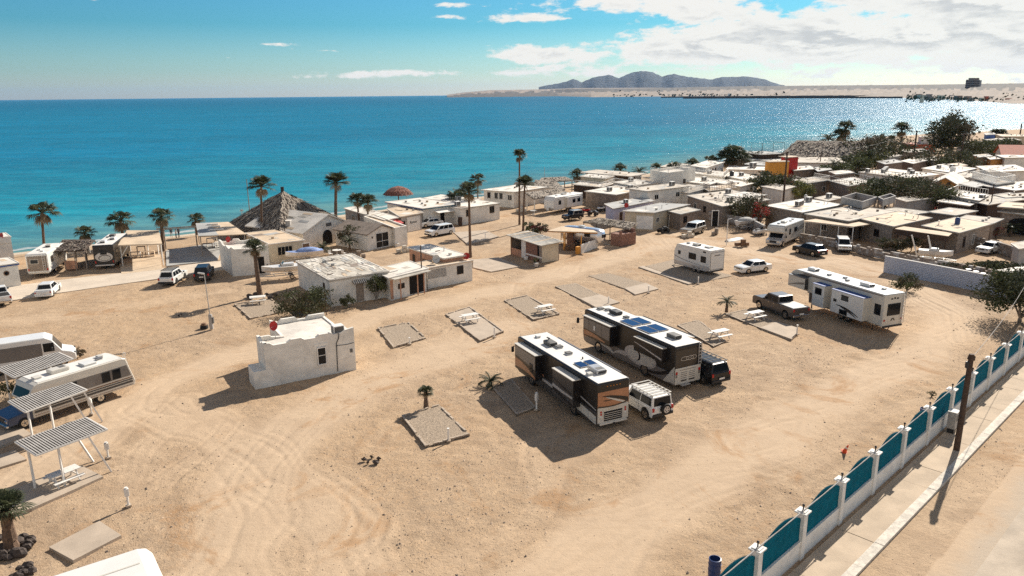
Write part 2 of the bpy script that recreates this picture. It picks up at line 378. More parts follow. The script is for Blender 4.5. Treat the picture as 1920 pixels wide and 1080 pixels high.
def grid_obj(name, X1, Y1, Z, attrs, matname):
    nx, ny = len(X1), len(Y1); XX, YY = np.meshgrid(X1, Y1, indexing='ij')
    co_ = np.stack([XX, YY, Z], -1).reshape(-1, 3)
    i = np.arange(nx - 1)[:, None] * ny + np.arange(ny - 1)[None, :]
    q = np.stack([i, i + ny, i + ny + 1, i + 1], -1).reshape(-1, 4)
    me = bpy.data.meshes.new(name); me.vertices.add(len(co_)); me.vertices.foreach_set('co', co_.ravel().astype(np.float32))
    me.loops.add(q.size); me.loops.foreach_set('vertex_index', q.ravel().astype(np.int32))
    me.polygons.add(len(q)); me.polygons.foreach_set('loop_start', (np.arange(len(q)) * 4).astype(np.int32)); me.polygons.foreach_set('loop_total', np.full(len(q), 4, np.int32))
    me.polygons.foreach_set('use_smooth', np.ones(len(q), bool)); me.update(calc_edges=True); me.validate()
    for an, av in attrs.items():
        at = me.attributes.new(an, 'FLOAT', 'POINT'); at.data.foreach_set('value', av.ravel().astype(np.float32))
    me.materials.append(MATS[matname]); o = bpy.data.objects.new(name, me); COL.objects.link(o); return o
FDIR = Vector((.725, .688)); FNRM = Vector((.688, -.725)); F0 = Vector((13.98, 31.83))
def road_side(X, Y): return (X - F0.x) * FNRM.x + (Y - F0.y) * FNRM.y     # metres to the street side of the fence line
def ground_fields(X, Y):
    D, S = segdist(X, Y, SHORE); sd = D * S                # positive = sea side
    tr = np.zeros(X.shape); rut = np.zeros(X.shape)
    for pts, w, k in TRW:
        if not k: continue
        d, s = segdist(X, Y, pts); d = d + (vnoise(X, Y, 3.0, 3) - .5) * 1.6
        tr = np.maximum(tr, k * np.clip(1 - (d - w * .6) / (w * .7), 0, 1))
        for off in (.55, 1.2, 1.9, 2.6):
            dd = np.abs(np.abs(d) - off); rut += np.exp(-(dd / .14) ** 2) * (.045 if off < 1 else .032) * (vnoise(X, Y, 6, 11 + int(off * 7)) > .38)
    for k, (src, off) in enumerate(((0, -3.6), (0, 4.4), (0, 1.2), (1, 3.6), (1, -3.0), (3, 3.2), (3, -3.8), (4, 2.8), (2, 2.4), (3, 6.5), (0, 7.5))):
        d, s = segdist(X, Y, TRW[src][0]); d = d * s - off + (vnoise(X, Y, 9, 40 + k) - .5) * 5 + (vnoise(X, Y, 30, 60 + k) - .5) * 8
        g_ = np.abs(np.abs(d) - .78); on = np.clip(vnoise(X, Y, 11, 80 + k) * 2 - .5, 0, 1); rut += (np.exp(-(g_ / .13) ** 2) * .035 - np.exp(-((g_ - .27) / .1) ** 2) * .018) * on; tr = np.maximum(tr, np.clip(1 - (np.abs(d) - .8) / .5, 0, 1) * .42 * on)
    st = road_side(X, Y)
    tr = np.where(st > .3, np.where(st > 4.6, 1.0, .4), tr)
    n = (vnoise(X, Y, 7, 1) - .5) * .10 + (vnoise(X, Y, 1.7, 2) - .5) * .05 * (1 - .6 * tr) + (vnoise(X, Y, .55, 5) - .5) * .065 * (1 - .75 * tr)
    z = n - .08 - rut
    # bulldozed ridges inside the loop at right
    d, s = segdist(X, Y, px2w([(1570, 545), (1650, 600), (1640, 660), (1500, 720), (1400, 760)])); z += np.exp(-(d / 1.4) ** 2) * (vnoise(X, Y, .9, 8) - .3) * .16
    d, s = segdist(X, Y, px2w([(1730, 560), (1790, 590), (1800, 640)])); z += np.exp(-(d / 1.2) ** 2) * (np.sin(d * 9) * .04)
    z = np.where(st > 4.6, -.07 + (z + .08) * .4, z); z = np.where((st > -.5) & (st < 2.6), -.05, z)
    z = np.minimum(z, -.012)
    z = np.where(sd > -16, z - np.clip((sd + 16) / 16, 0, 1) * 2.0, z); z = np.where(sd > 0, -2.1 - np.clip(sd / 25, 0, 1) * 5, z)
    far = np.hypot(X, Y) > 600; z = np.where(far & (sd < -16), -.5, z)
    return z, tr, sd
GX = axis(-46, 56, .17, 41000); GY = axis(25, 100, .17, 41000)
XX, YY = np.meshgrid(GX, GY, indexing='ij')
Z, TR, SD = ground_fields(XX, YY)
m, nt, bs = newmat('sand'); g = nd(nt, 'ShaderNodeNewGeometry').outputs['Position']
at = nd(nt, 'ShaderNodeAttribute', attribute_name='track').outputs['Fac']; asd = nd(nt, 'ShaderNodeAttribute', attribute_name='shore').outputs['Fac']
big = ramp(nt, noi(nt, g, .045, 6, .6, .6), .35, .65); med = ramp(nt, noi(nt, g, .35, 7, .65, .8), .34, .66)
fine = ramp(nt, noi(nt, g, 4.5, 5, .75), .36, .64); peb = ramp(nt, noi(nt, g, 13, 3, .7), .57, .68)
c = mixc(nt, med, (.365, .25, .158), (.515, .37, .24)); c = mixc(nt, mth(nt, 'MULTIPLY', big, .55), c, (.49, .325, .185))
grav0 = mth(nt, 'SUBTRACT', 1.0, mth(nt, 'MULTIPLY', at, .6)); c = mixc(nt, mth(nt, 'MULTIPLY', at, .75), c, (.50, .375, .26))
mot = ramp(nt, noi(nt, g, .27, 8, .75, 1.0), .50, .64); c = mixc(nt, mth(nt, 'MULTIPLY', mth(nt, 'MULTIPLY', mot, grav0), .45), c, (.31, .215, .14))
rust = ramp(nt, noi(nt, g, .11, 8, .72, 1.6), .53, .66); c = mixc(nt, mth(nt, 'MULTIPLY', rust, .7), c, (.35, .19, .085))
grav = mth(nt, 'SUBTRACT', 1.0, mth(nt, 'MULTIPLY', at, .8))
c = mixc(nt, mth(nt, 'MULTIPLY', mth(nt, 'MULTIPLY', fine, grav), .62), c, (.34, .25, .17))
c = mixc(nt, mth(nt, 'MULTIPLY', mth(nt, 'MULTIPLY', peb, grav), .7), c, (.16, .11, .075))
mp = nd(nt, 'ShaderNodeMapping'); mp.inputs['Rotation'].default_value = (0, 0, R_(-42)); mp.inputs['Scale'].default_value = (.25, 3.2, 1); nt.links.new(g, mp.inputs[0])
stk = ramp(nt, noi(nt, mp.outputs[0], .8, 5, .6), .5, .72); c = mixc(nt, mth(nt, 'MULTIPLY', stk, mth(nt, 'MULTIPLY', at, .4)), c, (.40, .29, .19))
std = nd(nt, 'ShaderNodeVectorMath', operation='DOT_PRODUCT'); nt.links.new(g, std.inputs[0]); std.inputs[1].default_value = (.688, -.725, 0); sdd = mth(nt, 'ADD', std.outputs['Value'], mth(nt, 'MULTIPLY', noi(nt, g, .5, 5, .7), 2.2)); c = mixc(nt, mth(nt, 'MULTIPLY', ramp(nt, sdd, -7.6, -6.0), .9), c, (.42, .345, .265)); c = mixc(nt, mth(nt, 'MULTIPLY', mth(nt, 'MULTIPLY', ramp(nt, sdd, -11.5, -10.6), mth(nt, 'SUBTRACT', 1.0, ramp(nt, sdd, -10.0, -8.6))), .35), c, (.38, .27, .17)); beach = ramp(nt, asd, -14, -5); c = mixc(nt, beach, c, (.52, .43, .33)); wet = ramp(nt, asd, -4.5, -1.5); c = mixc(nt, wet, c, (.20, .16, .115))
nt.links.new(c, bs.inputs['Base Color']); bs.inputs['Roughness'].default_value = .95; bs.inputs['Specular IOR Level'].default_value = .15
bp = nd(nt, 'ShaderNodeBump'); bp.inputs['Distance'].default_value = .12; nt.links.new(mth(nt, 'ADD', mth(nt, 'MULTIPLY', grav, .8), .25), bp.inputs['Strength'])
hh = mth(nt, 'ADD', mth(nt, 'MULTIPLY', noi(nt, g, 3.2, 6, .7), .6), mth(nt, 'MULTIPLY', noi(nt, g, 12, 4, .7), .35)); nt.links.new(hh, bp.inputs['Height']); nt.links.new(bp.outputs[0], bs.inputs['Normal'])
struct(grid_obj('ground', GX, GY, Z, {'track': TR, 'shore': SD}, 'sand'))
# sea
m, nt, bs = newmat('water'); g = nd(nt, 'ShaderNodeNewGeometry').outputs['Position']
asd = nd(nt, 'ShaderNodeAttribute', attribute_name='shore').outputs['Fac']
wv = nd(nt, 'ShaderNodeMapping'); wv.inputs['Rotation'].default_value = (0, 0, R_(-40)); wv.inputs['Scale'].default_value = (.35, 1, 1); nt.links.new(g, wv.inputs[0])
patch = ramp(nt, noi(nt, wv.outputs[0], .012, 6, .65, .5), .38, .62)
shn = mth(nt, 'ADD', asd, mth(nt, 'MULTIPLY', noi(nt, g, .05, 4), 24))
c = mixc(nt, ramp(nt, shn, 5, 55), (.17, .31, .28), (.016, .295, .385)); c = mixc(nt, ramp(nt, shn, 40, 260), c, (.002, .195, .34)); c = mixc(nt, ramp(nt, shn, 300, 3000), c, (.001, .13, .25))
c = mixc(nt, mth(nt, 'MULTIPLY', patch, .4), c, (.002, .11, .18)); rip = ramp(nt, noi(nt, wv.outputs[0], .16, 7, .72, .3), .40, .60); c = mixc(nt, mth(nt, 'MULTIPLY', rip, .45), c, (.002, .095, .165)); rp2 = ramp(nt, noi(nt, wv.outputs[0], .8, 5, .7), .56, .7); c = mixc(nt, mth(nt, 'MULTIPLY', rp2, .35), c, (.07, .40, .46))
fo = mth(nt, 'ADD', asd, mth(nt, 'MULTIPLY', noi(nt, g, .25, 5, .7), 5)); foam = mth(nt, 'MULTIPLY', ramp(nt, fo, 2.0, 2.6), mth(nt, 'SUBTRACT', 1.0, ramp(nt, fo, 3.0, 4.4)))
c = mixc(nt, mth(nt, 'MULTIPLY', foam, .8), c, (.6, .58, .55)); nt.links.new(c, bs.inputs['Base Color'])
bs.inputs['Roughness'].default_value = .10; bs.inputs['IOR'].default_value = 1.33; bs.inputs['Specular IOR Level'].default_value = .4
b1 = nd(nt, 'ShaderNodeBump'); b1.inputs['Strength'].default_value = 1; b1.inputs['Distance'].default_value = .8; nt.links.new(noi(nt, wv.outputs[0], .42, 5, .62), b1.inputs['Height'])
b3 = nd(nt, 'ShaderNodeBump'); b3.inputs['Strength'].default_value = 1; b3.inputs['Distance'].default_value = 4.2; nt.links.new(noi(nt, wv.outputs[0], .04, 6, .72), b3.inputs['Height'])
b2 = nd(nt, 'ShaderNodeBump'); b2.inputs['Strength'].default_value = 1; b2.inputs['Distance'].default_value = 1.6; nt.links.new(noi(nt, wv.outputs[0], .07, 4, .6), b2.inputs['Height'])
nt.links.new(b3.outputs[0], b2.inputs['Normal']); nt.links.new(b2.outputs[0], b1.inputs['Normal'])
df = nd(nt, 'ShaderNodeBsdfDiffuse'); nt.links.new(c, df.inputs[0]); nt.links.new(b1.outputs[0], df.inputs[1]); gl = nd(nt, 'ShaderNodeBsdfGlossy'); gl.inputs['Roughness'].default_value = .17; nt.links.new(b1.outputs[0], gl.inputs['Normal'])
fr_ = nd(nt, 'ShaderNodeFresnel'); fr_.inputs[0].default_value = 1.33; nt.links.new(b1.outputs[0], fr_.inputs['Normal']); mx = nd(nt, 'ShaderNodeMixShader'); nt.links.new(mth(nt, 'MINIMUM', mth(nt, 'MULTIPLY', fr_.outputs[0], .6), .36), mx.inputs[0])
nt.links.new(df.outputs[0], mx.inputs[1]); nt.links.new(gl.outputs[0], mx.inputs[2]); nt.links.new(mx.outputs[0], nt.nodes['Material Output'].inputs[0])
SX = axis(-160, 420, 4, 41000, 1.25); SY = axis(60, 620, 4, 41000, 1.25)
XX, YY = np.meshgrid(SX, SY, indexing='ij'); D, S = segdist(XX, YY, SHORE)
# the sea sheet keeps to the sea side: dry-side vertices sink well under the land
Zs = np.where(D * S > -22, -1.75, -14.0)
struct(grid_obj('sea', SX, SY, Zs, {'shore': D * S}, 'water'))
# distant coast, jetty, mountains
mat('far_sand', (.24, .185, .14), .95, var=.3, scale=.01, grime=0)
mat('far_scrub', (.07, .055, .04), .95, var=.4, scale=.02)
mat('mountain', (.022, .028, .036), .95, var=.35, scale=.002, bump=1, bscale=.01)
MATS['mountain'].node_tree.nodes['Bump'].inputs['Distance'].default_value = 90
def at_dist(x, dist, z=0):  # world point in the photograph's column x at a ground distance
    d = _F * FPX + _R2 * (x - 960) - _U2 * (YH - 540); v = Vector((d.x, d.y)).normalized(); return Vector((v.x * dist, v.y * dist, z))
def zat(x, y, dist):   # height that shows at pixel y in column x at a distance
    hy = YH - .0105 * (x - 960); return CH + (hy - y) / FPX * dist * math.cos(math.atan((x - 960) / FPX)) ** -1 * 1.0
def landstrip(name, cols, d0, d1, m0, m1, sub=4):
    # cols: (x, y_top); a low landmass rising from the water at d0 to its crest at d1
    b = MB(); pr = []
    for (xa, ya), (xb, yb) in zip(cols, cols[1:]):
        k = max(1, int((xb - xa) / 6))
        for i in range(k): pr.append((xa + (xb - xa) * i / k, ya + (yb - ya) * i / k))
    pr.append(cols[-1]); n = len(pr); vs = []; rows = sub + 2
    for x, y in pr:
        D0 = d0(x) if callable(d0) else d0; D1 = d1(x) if callable(d1) else d1
        top = max(2.5, zat(x, y, D1))
        for j in range(rows):
            t = j / (rows - 1); D_ = D0 + (D1 - D0) * t; h = -3 + (top + 3) * (t ** .8)
            h *= 1 + (random.random() - .5) * .25 * (0 < j < rows - 1)
            vs.append(tuple(at_dist(x, D_, h)))
        vs.append(tuple(at_dist(x, D1 * 1.25, -3)))
    rr = rows + 1
    for i in range(n - 1):
        for j in range(rr - 1):
            b.raw([vs[i * rr + j], vs[(i + 1) * rr + j], vs[(i + 1) * rr + j + 1], vs[i * rr + j + 1]], [(0, 1, 2, 3)], m0 if j < rows // 2 - 1 + (random.random() < .5) else m1, False)
    return struct(b.build(name))
landstrip('headland', [(838, 177.6), (870, 173.5), (920, 169.5), (960, 169), (1020, 168), (1080, 166), (1200, 165.5), (1320, 165.5), (1420, 166)], 8000, 11000, 'far_scrub', 'far_sand')
landstrip('far_coast', [(985, 176.8), (1030, 168.5), (1090, 167), (1200, 166.5), (1300, 164.5), (1400, 163.3), (1500, 162.6), (1600, 162.2), (1700, 161.8), (1800, 161), (1920, 160), (2080, 159)],
          lambda x: 5200 + max(0, 1110 - x) * 45 if x < 1300 else max(1500, 5200 - (x - 1300) * 6.2), lambda x: 8200 + max(0, 1110 - x) * 30 if x < 1300 else max(3600, 8200 - (x - 1300) * 7.0), 'far_sand', 'far_scrub', 7)
mp_ = [(1010, 164), (1035, 160), (1060, 155), (1075, 150), (1090, 156), (1110, 148), (1140, 143), (1160, 149), (1182, 140), (1200, 137), (1222, 139), (1240, 147), (1262, 142), (1285, 147), (1310, 150), (1335, 152), (1352, 148), (1400, 148), (1430, 152), (1450, 158), (1470, 162)]
b = MB(); vs = []; pr = []
for (xa, ya), (xb, yb) in zip(mp_, mp_[1:]):
    k = 5
    for i in range(k): pr.append((xa + (xb - xa) * i / k, ya + (yb - ya) * i / k + random.uniform(-.7, .7) * (i > 0)))
pr.append(mp_[-1])
for x, y in pr:
    for j, (t, hh) in enumerate([(0, 0), (.3, .22 + .1 * math.sin(x * .21)), (.6, .52 + .12 * math.sin(x * .13 + 1)), (1, 1), (1.5, 0)]):
        D_ = 15000 + 2200 * t; vs.append(tuple(at_dist(x, D_, -3 + (zat(x, y, 17200) + 3) * hh)))
for i in range(len(pr) - 1):
    for j in range(4): b.raw([vs[i * 5 + j], vs[(i + 1) * 5 + j], vs[(i + 1) * 5 + j + 1], vs[i * 5 + j + 1]], [(0, 1, 2, 3)], 'mountain', True)
o = struct(b.build('mountains')); bm = bmesh.new(); bm.from_mesh(o.data); bmesh.ops.remove_doubles(bm, verts=bm.verts, dist=1); bm.to_mesh(o.data); bm.free()
b = MB()
for (xa, xb, D_, h, w) in [(1240, 1640, 3900, 6.5, 9), (1282, 1690, 3200, 5.5, 9)]:
    k = 60
    for i in range(k):
        x = xa + (xb - xa) * i / k; p = at_dist(x, D_ - i * 9, 0); q = at_dist(x + (xb - xa) / k * 1.2, D_ - (i + 1) * 9, 0)
        b.beam((p.x, p.y, h * .3 - 2), (q.x, q.y, h * .3 - 2), w, h * 1.3 * random.uniform(.85, 1.15), 'rock')
tag(b.build('jetty'), 'long dark rock breakwater reaching out from the far shore', 'breakwater')
# street side: pavement, kerb, street
def strip(name, s0, s1, t0, t1, z0, z1, m, k=30):
    b = MB()
    for i in range(k):
        a = t0 + (t1 - t0) * i / k; c = t0 + (t1 - t0) * (i + 1) / k - .015
        q = [F0 + FDIR * a + FNRM * s1, F0 + FDIR * c + FNRM * s1, F0 + FDIR * c + FNRM * s0, F0 + FDIR * a + FNRM * s0]
        dz = random.uniform(-.012, .012)
        b.prism([(v.x, v.y) for v in q], z0, z1 + dz, m)
    return struct(b.build(name))
mat('pavement_dust', (.47, .37, .27), .95, var=.15, scale=.6, bump=.2, grime=.08); strip('pavement', .18, 1.95, -14, 62, -.15, .07, 'pavement_dust')
strip('kerb', 1.95, 2.42, -14, 62, -.15, .105, 'kerb_paint')
mat('street_dust', (.44, .36, .275), .95, var=.2, scale=.5, bump=.3, grime=.15); strip('street', 6.2, 15, -16, 62, -.2, -.045, 'street_dust', 1)
# ---------------------------------------------------------------- vehicles
def wheel(root, x, y, r=.36, w=.24, rim='chrome', name='wheel', out=None):
    s = 1 if y > 0 else -1
    if out: s = out
    b = MB(); b.cyl((x, y - w / 2, r), (x, y + w / 2, r), r, 'rubber', n=18)
    o = b.build(name, root)
    b = MB(); b.cyl((x, y + s * (w / 2 - .02), r), (x, y + s * (w / 2 + .012), r), r * .62, rim, n=14)
    b.cyl((x, y + s * (w / 2 + .012), r), (x, y + s * (w / 2 + .035), r), r * .2, 'grey_plastic', n=8)
    for k in range(5):
        a = k * 2 * math.pi / 5 + .3
        b.cyl((x + math.cos(a) * r * .4, y + s * (w / 2 + .01), r + math.sin(a) * r * .4), (x + math.cos(a) * r * .4, y + s * (w / 2 + .018), r + math.sin(a) * r * .4), r * .1, 'black_plastic', n=6)
    b.build('rim', o)
def car(name, label, cat, loc, rz, L=4.6, Wd=1.8, H=1.45, belt=.92, hood=.88, deck=.95, cab=(-1.6, 1.15, -1.2, .45), wr=.33, axle=(-1.35, 1.35), paint='paint_white',
        clr=.22, kind='sedan', rack=False, rim='chrome', group=None, cover=None, spare=False, roofm=None, snorkel=False):
    t = thing(name, label, cat, loc, rz, group); h = L / 2; y = Wd / 2
    def arch(cx, r):
        return [(cx - r * math.cos(a), clr + r * math.sin(a) * 1.05) for a in [i * math.pi / 8 for i in range(9)]]
    ra = wr + .09; nose = .06 if kind in ('suv', 'jeep', 'oldsuv') else .14
    pr = [(-h, clr + .18), (-h + .06, clr)] + arch(axle[0], ra) + arch(axle[1], ra) + [(h - .08, clr), (h, clr + .16), (h, hood - .22), (h - nose, hood - .06), (h - nose - .25, hood), (cab[1], belt)]
    if kind == 'pickup': pr += [(cab[0], belt), (cab[0] - .02, belt + .04), (-h + .03, belt + .04), (-h, belt - .02)]
    elif kind in ('suv', 'van', 'jeep', 'oldsuv'): pr += [(cab[0], belt), (-h + .02, belt - .05)]
    else: pr += [(cab[0], belt + .01), (-h + .12, deck), (-h, deck - .16)]
    b = MB(); b.prof(pr, -y, y, paint, bev=.055, seg=2)
    b.box(-h + .3, h - .3, -y + .22, y - .22, clr - .02, belt - .2, 'dark_void')
    nd_ = (cab[0] + cab[1]) / 2
    for s in (-1, 1):      # door seams and sill
        for xx in (cab[1] - .25, nd_ - .05, cab[0] + .35):
            b.box(xx, xx + .018, s * (y + .001) - .004, s * (y + .001) + .004, clr + .12, belt - .06, 'black_plastic')
        for xx in (nd_ + .12, cab[0] + .5): b.box(xx, xx + .14, s * (y + .01) - .012, s * (y + .01) + .012, belt - .16, belt - .12, 'chrome' if paint != 'paint_black' else 'black_plastic')
        b.box(axle[0] + ra + .05, axle[1] - ra - .05, s * (y - .01) - .02, s * (y - .01) + .02, clr - .03, clr + .09, 'black_plastic')
    b.build('body', t)
    iy = y - .06; ty = y - .24 if kind not in ('jeep', 'van', 'oldsuv', 'pickup') else y - .14
    zt = H - .05
    B = [(cab[0], belt), (cab[1], belt)]; T = [(cab[2], zt), (cab[3], zt)]
    # cabin structure, glass parts a few mm proud of it
    vs = [(cab[0], -iy, belt - .03), (cab[1], -iy, belt - .03), (cab[1], iy, belt - .03), (cab[0], iy, belt - .03), (cab[2], -ty, zt), (cab[3], -ty, zt), (cab[3], ty, zt), (cab[2], ty, zt)]
    b = MB(); b._bev(vs, [(0, 3, 2, 1), (4, 5, 6, 7), (0, 1, 5, 4), (1, 2, 6, 5), (2, 3, 7, 6), (3, 0, 4, 7)], roofm or paint, .03); b.build('cabin', t)
    b = MB(); b._bev([(cab[2] - .03, -ty - .01, zt), (cab[3] + .04, -ty - .01, zt), (cab[3] + .04, ty + .01, zt), (cab[2] - .03, ty + .01, zt), (cab[2] + .12, -ty + .12, H), (cab[3] - .16, -ty + .12, H), (cab[3] - .16, ty - .12, H), (cab[2] + .12, ty - .12, H)],
                     [(0, 3, 2, 1), (4, 5, 6, 7), (0, 1, 5, 4), (1, 2, 6, 5), (2, 3, 7, 6), (3, 0, 4, 7)], roofm or paint, .02); b.build('roof', t)
    def lerp(p, q, k): return tuple(p[i] + (q[i] - p[i]) * k for i in range(3))
    def pane(nm, c4, e, off):   # c4: bl br tr tl
        bl, br, tr_, tl = c4; q = []
        def bil(u, v): return lerp(lerp(bl, br, u), lerp(tl, tr_, u), v)
        pts = [bil(e[0], e[2]), bil(e[1], e[2]), bil(e[1], e[3]), bil(e[0], e[3])]
        b = MB(); o1 = [tuple(p[i] + off[i] for i in range(3)) for p in pts]
        b.raw(pts + o1, [(0, 1, 2, 3), (7, 6, 5, 4), (0, 4, 5, 1), (1, 5, 6, 2), (2, 6, 7, 3), (3, 7, 4, 0)], 'glass'); return b.build(nm, t)
    pane('windscreen', (vs[1], vs[2], vs[6], vs[5]), (.05, .95, .08, .93), (.012, 0, .008))
    pane('rear_window', (vs[3], vs[0], vs[4], vs[7]), (.08, .92, .12 if kind != 'pickup' else .2, .9), (-.012, 0, .006))
    nw = 3 if kind in ('suv', 'van', 'oldsuv') else 2
    for s, c4 in ((-1, (vs[0], vs[1], vs[5], vs[4])), (1, (vs[3], vs[2], vs[6], vs[7]))):
        for k in range(nw):
            u0 = .05 + k * .9 / nw; u1 = u0 + .9 / nw - .035
            pane('side_window', c4, (u0, u1, .13, .9), (0, s * .012, .004))
        b = MB(); b.box(cab[1] - .42, cab[1] - .28, s * (y + .12) - .1, s * (y + .12) + .1, belt + .02, belt + .17, 'black_plastic' if kind != 'sedan' else paint, .02); b.build('wing_mirror', t)
        b = MB(); b.box(h - .12, h + .012, s * (y - .24) - .17, s * (y - .24) + .17, hood - .30, hood - .15, 'chrome', .02); b.box(h + .008, h + .022, s * (y - .24) - .13, s * (y - .24) + .13, hood - .27, hood - .18, 'glass'); b.build('headlight', t)
        tz = belt - .30 if kind != 'sedan' else deck - .32
        b = MB(); b.box(-h - .015, -h + .1, s * (y - .12) - .1, s * (y - .12) + .09, tz, tz + (.28 if kind != 'sedan' else .14), 'red_light', .015); b.build('tail_light', t)
    b = MB(); b.box(-h - .07, -h + .12, -y + .05, y - .05, clr + .02, clr + .24, paint if kind == 'sedan' else ('chrome' if kind in ('pickup', 'oldsuv') else 'black_plastic'), .03); b.build('rear_bumper', t)
    b = MB(); b.box(h - .12, h + .07, -y + .05, y - .05, clr + .0, clr + .22, paint if kind == 'sedan' else ('chrome' if kind in ('pickup', 'oldsuv') else 'black_plastic'), .03)
    b.build('front_bumper', t)
    b = MB(); b.box(h - .02, h + .02, -y + .5, y - .5, hood - .34, hood - .13, 'black_plastic'); 
    for k in range(3): b.box(h + .018, h + .03, -y + .52, y - .52, hood - .32 + k * .07, hood - .30 + k * .07, 'chrome')
    b.build('grille', t)
    b = MB(); b.box(-h - .085, -h - .06, -.26, .26, clr + .26 if kind != 'sedan' else clr + .3, clr + .40 if kind != 'sedan' else clr + .44, 'white_paint'); b.build('number_plate', t)
    for ax in axle:
        for s in (-1, 1): wheel(t, ax, s * (y - .13), wr, .22, rim)
    if kind == 'pickup':
        b = MB()
        if cover: b.box(-h + .06, cab[0] - .06, -y + .06, y - .06, belt + .03, belt + .09, cover, .02)
        else: b.box(-h + .1, cab[0] - .1, -y + .1, y - .1, belt - .02, belt + .045, 'dark_void')
        b.build('bed_cover' if cover else 'cargo_bed', t)
    if rack:
        b = MB()
        for s in (-1, 1): b.beam((cab[2], s * (ty - .02), H + .12), (cab[3], s * (ty - .02), H + .12), .05, .05, rack)
        n_ = 7
        for k in range(n_):
            xx = cab[2] + (cab[3] - cab[2]) * k / (n_ - 1); b.beam((xx, -ty + .02, H + .13), (xx, ty - .02, H + .13), .09, .04, rack)
        for s in (-1, 1):
            for xx in (cab[2] + .1, cab[3] - .1): b.beam((xx, s * (ty - .02), H - .06), (xx, s * (ty - .02), H + .12), .04, .04, 'black_plastic')
        b.build('roof_rack', t)
    if spare:
        b = MB(); b.cyl((-h - .02, -.12, .95), (-h - .26, -.12, .95), .38, 'rubber', n=18); o = b.build('spare_wheel', t)
        b = MB(); b.cyl((-h - .255, -.12, .95), (-h - .285, -.12, .95), .25, 'rv_silver', n=16)
        for k in range(5):
            a = k * 1.2566; b.cyl((-h - .28, -.12 + .15 * math.cos(a), .95 + .15 * math.sin(a)), (-h - .295, -.12 + .15 * math.cos(a), .95 + .15 * math.sin(a)), .045, 'black_plastic', n=6)
        b.build('rim', o)
    return t
def veh_pose(pr, pf, side, Wd, rear_out=0, az=None):
    """contact points (photo pixels) of the rear and front wheel on the visible side -> centre, heading"""
    a = P(*pr); f = P(*pf); d = (f - a); A = math.atan2(d.x, d.y) if az is None else R_(az)
    c = (a + f) / 2; fw = Vector((math.sin(A), math.cos(A), 0)); lf = Vector((-fw.y, fw.x, 0))
    c = c - lf * side * (Wd / 2 - .1); return (c.x, c.y, 0), math.pi / 2 - A
def corner_pose(p, A, side, L, Wd, z=0, end=-1):
    """one rear (end=-1) / front (end=1) corner pixel at height z, heading azimuth A deg, side +1 left / -1 right"""
    q = P(*p, z); A = R_(A); fw = Vector((math.sin(A), math.cos(A), 0)); lf = Vector((-fw.y, fw.x, 0))
    c = q - fw * end * L / 2 - lf * side * Wd / 2; return (c.x, c.y, 0), math.pi / 2 - A
# ---- RV fittings
def roof_ac(t, x, y, z, m='rv_beige', L=1.05, W_=.72, H_=.30):
    b = MB(); b.box(x - L / 2, x + L / 2, y - W_ / 2, y + W_ / 2, z, z + H_, m, .09, 2); b.box(x - L / 2 + .18, x - .06, y - W_ / 2 + .16, y + W_ / 2 - .16, z + H_ - .004, z + H_ + .008, 'grey_plastic')
    b.box(x - L / 2 - .01, x - L / 2 + .02, y - W_ / 2 + .1, y + W_ / 2 - .1, z + .06, z + H_ - .08, 'black_plastic'); b.build('air_conditioner', t)
def roof_vent(t, x, y, z, m='rv_white', s=.36):
    b = MB(); b.box(x - s / 2, x + s / 2, y - s / 2, y + s / 2, z, z + .07, 'rv_white', .01); b.box(x - s / 2 - .02, x + s / 2 + .02, y - s / 2 - .02, y + s / 2 + .02, z + .08, z + .16, m, .03); b.build('roof_vent', t)
def solar(t, x0, x1, y0, y1, z):
    b = MB(); b.box(x0, x1, y0, y1, z + .05, z + .085, 'chrome'); b.box(x0 + .03, x1 - .03, y0 + .03, y1 - .03, z + .084, z + .092, 'solar')
    for s in (x0 + .05, x1 - .05):
        for q in (y0 + .05, y1 - .05): b.box(s - .02, s + .02, q - .02, q + .02, z, z + .06, 'chrome')
    b.build('solar_panel', t)
def rwin(t, x0, x1, z0, z1, y, s, frame='black_plastic', name='window', lab=None):
    """window on a side wall (plane y, outward sign s)"""
    b = MB(); e = .05
    b.box(x0 - e, x1 + e, min(y, y + s * .025), max(y, y + s * .025), z0 - e, z1 + e, frame, .01); o = b.build(name, t)
    b = MB(); b.box(x0, x1, min(y, y + s * .032), max(y, y + s * .032), z0, z1, 'glass'); b.build('pane', o)
def ewin(t, y0, y1, z0, z1, x, s, frame='black_plastic'):
    b = MB(); e = .05; b.box(min(x, x + s * .025), max(x, x + s * .025), y0 - e, y1 + e, z0 - e, z1 + e, frame); o = b.build('window', t)
    b = MB(); b.box(min(x, x + s * .032), max(x, x + s * .032), y0, y1, z0, z1, 'glass'); b.build('pane', o)
def swoosh(pts_a, pts_b, y, s, m, b, th=.006):
    """ribbon between two polylines in (x,z), a raised decal on side wall y"""
    for i in range(len(pts_a) - 1):
        q = [pts_a[i], pts_a[i + 1], pts_b[i + 1], pts_b[i]]
        b.raw([(p[0], y + s * th, p[1]) for p in q] + [(p[0], y, p[1]) for p in q], [(0, 1, 2, 3), (7, 6, 5, 4), (0, 4, 5, 1), (1, 5, 6, 2), (2, 6, 7, 3), (3, 7, 4, 0)], m)
def curve(p, n=10):   # quadratic through 3 control points
    (x0, z0), (x1, z1), (x2, z2) = p; return [((1 - t) ** 2 * x0 + 2 * t * (1 - t) * x1 + t * t * x2, (1 - t) ** 2 * z0 + 2 * t * (1 - t) * z1 + t * t * z2) for t in [i / n for i in range(n + 1)]]
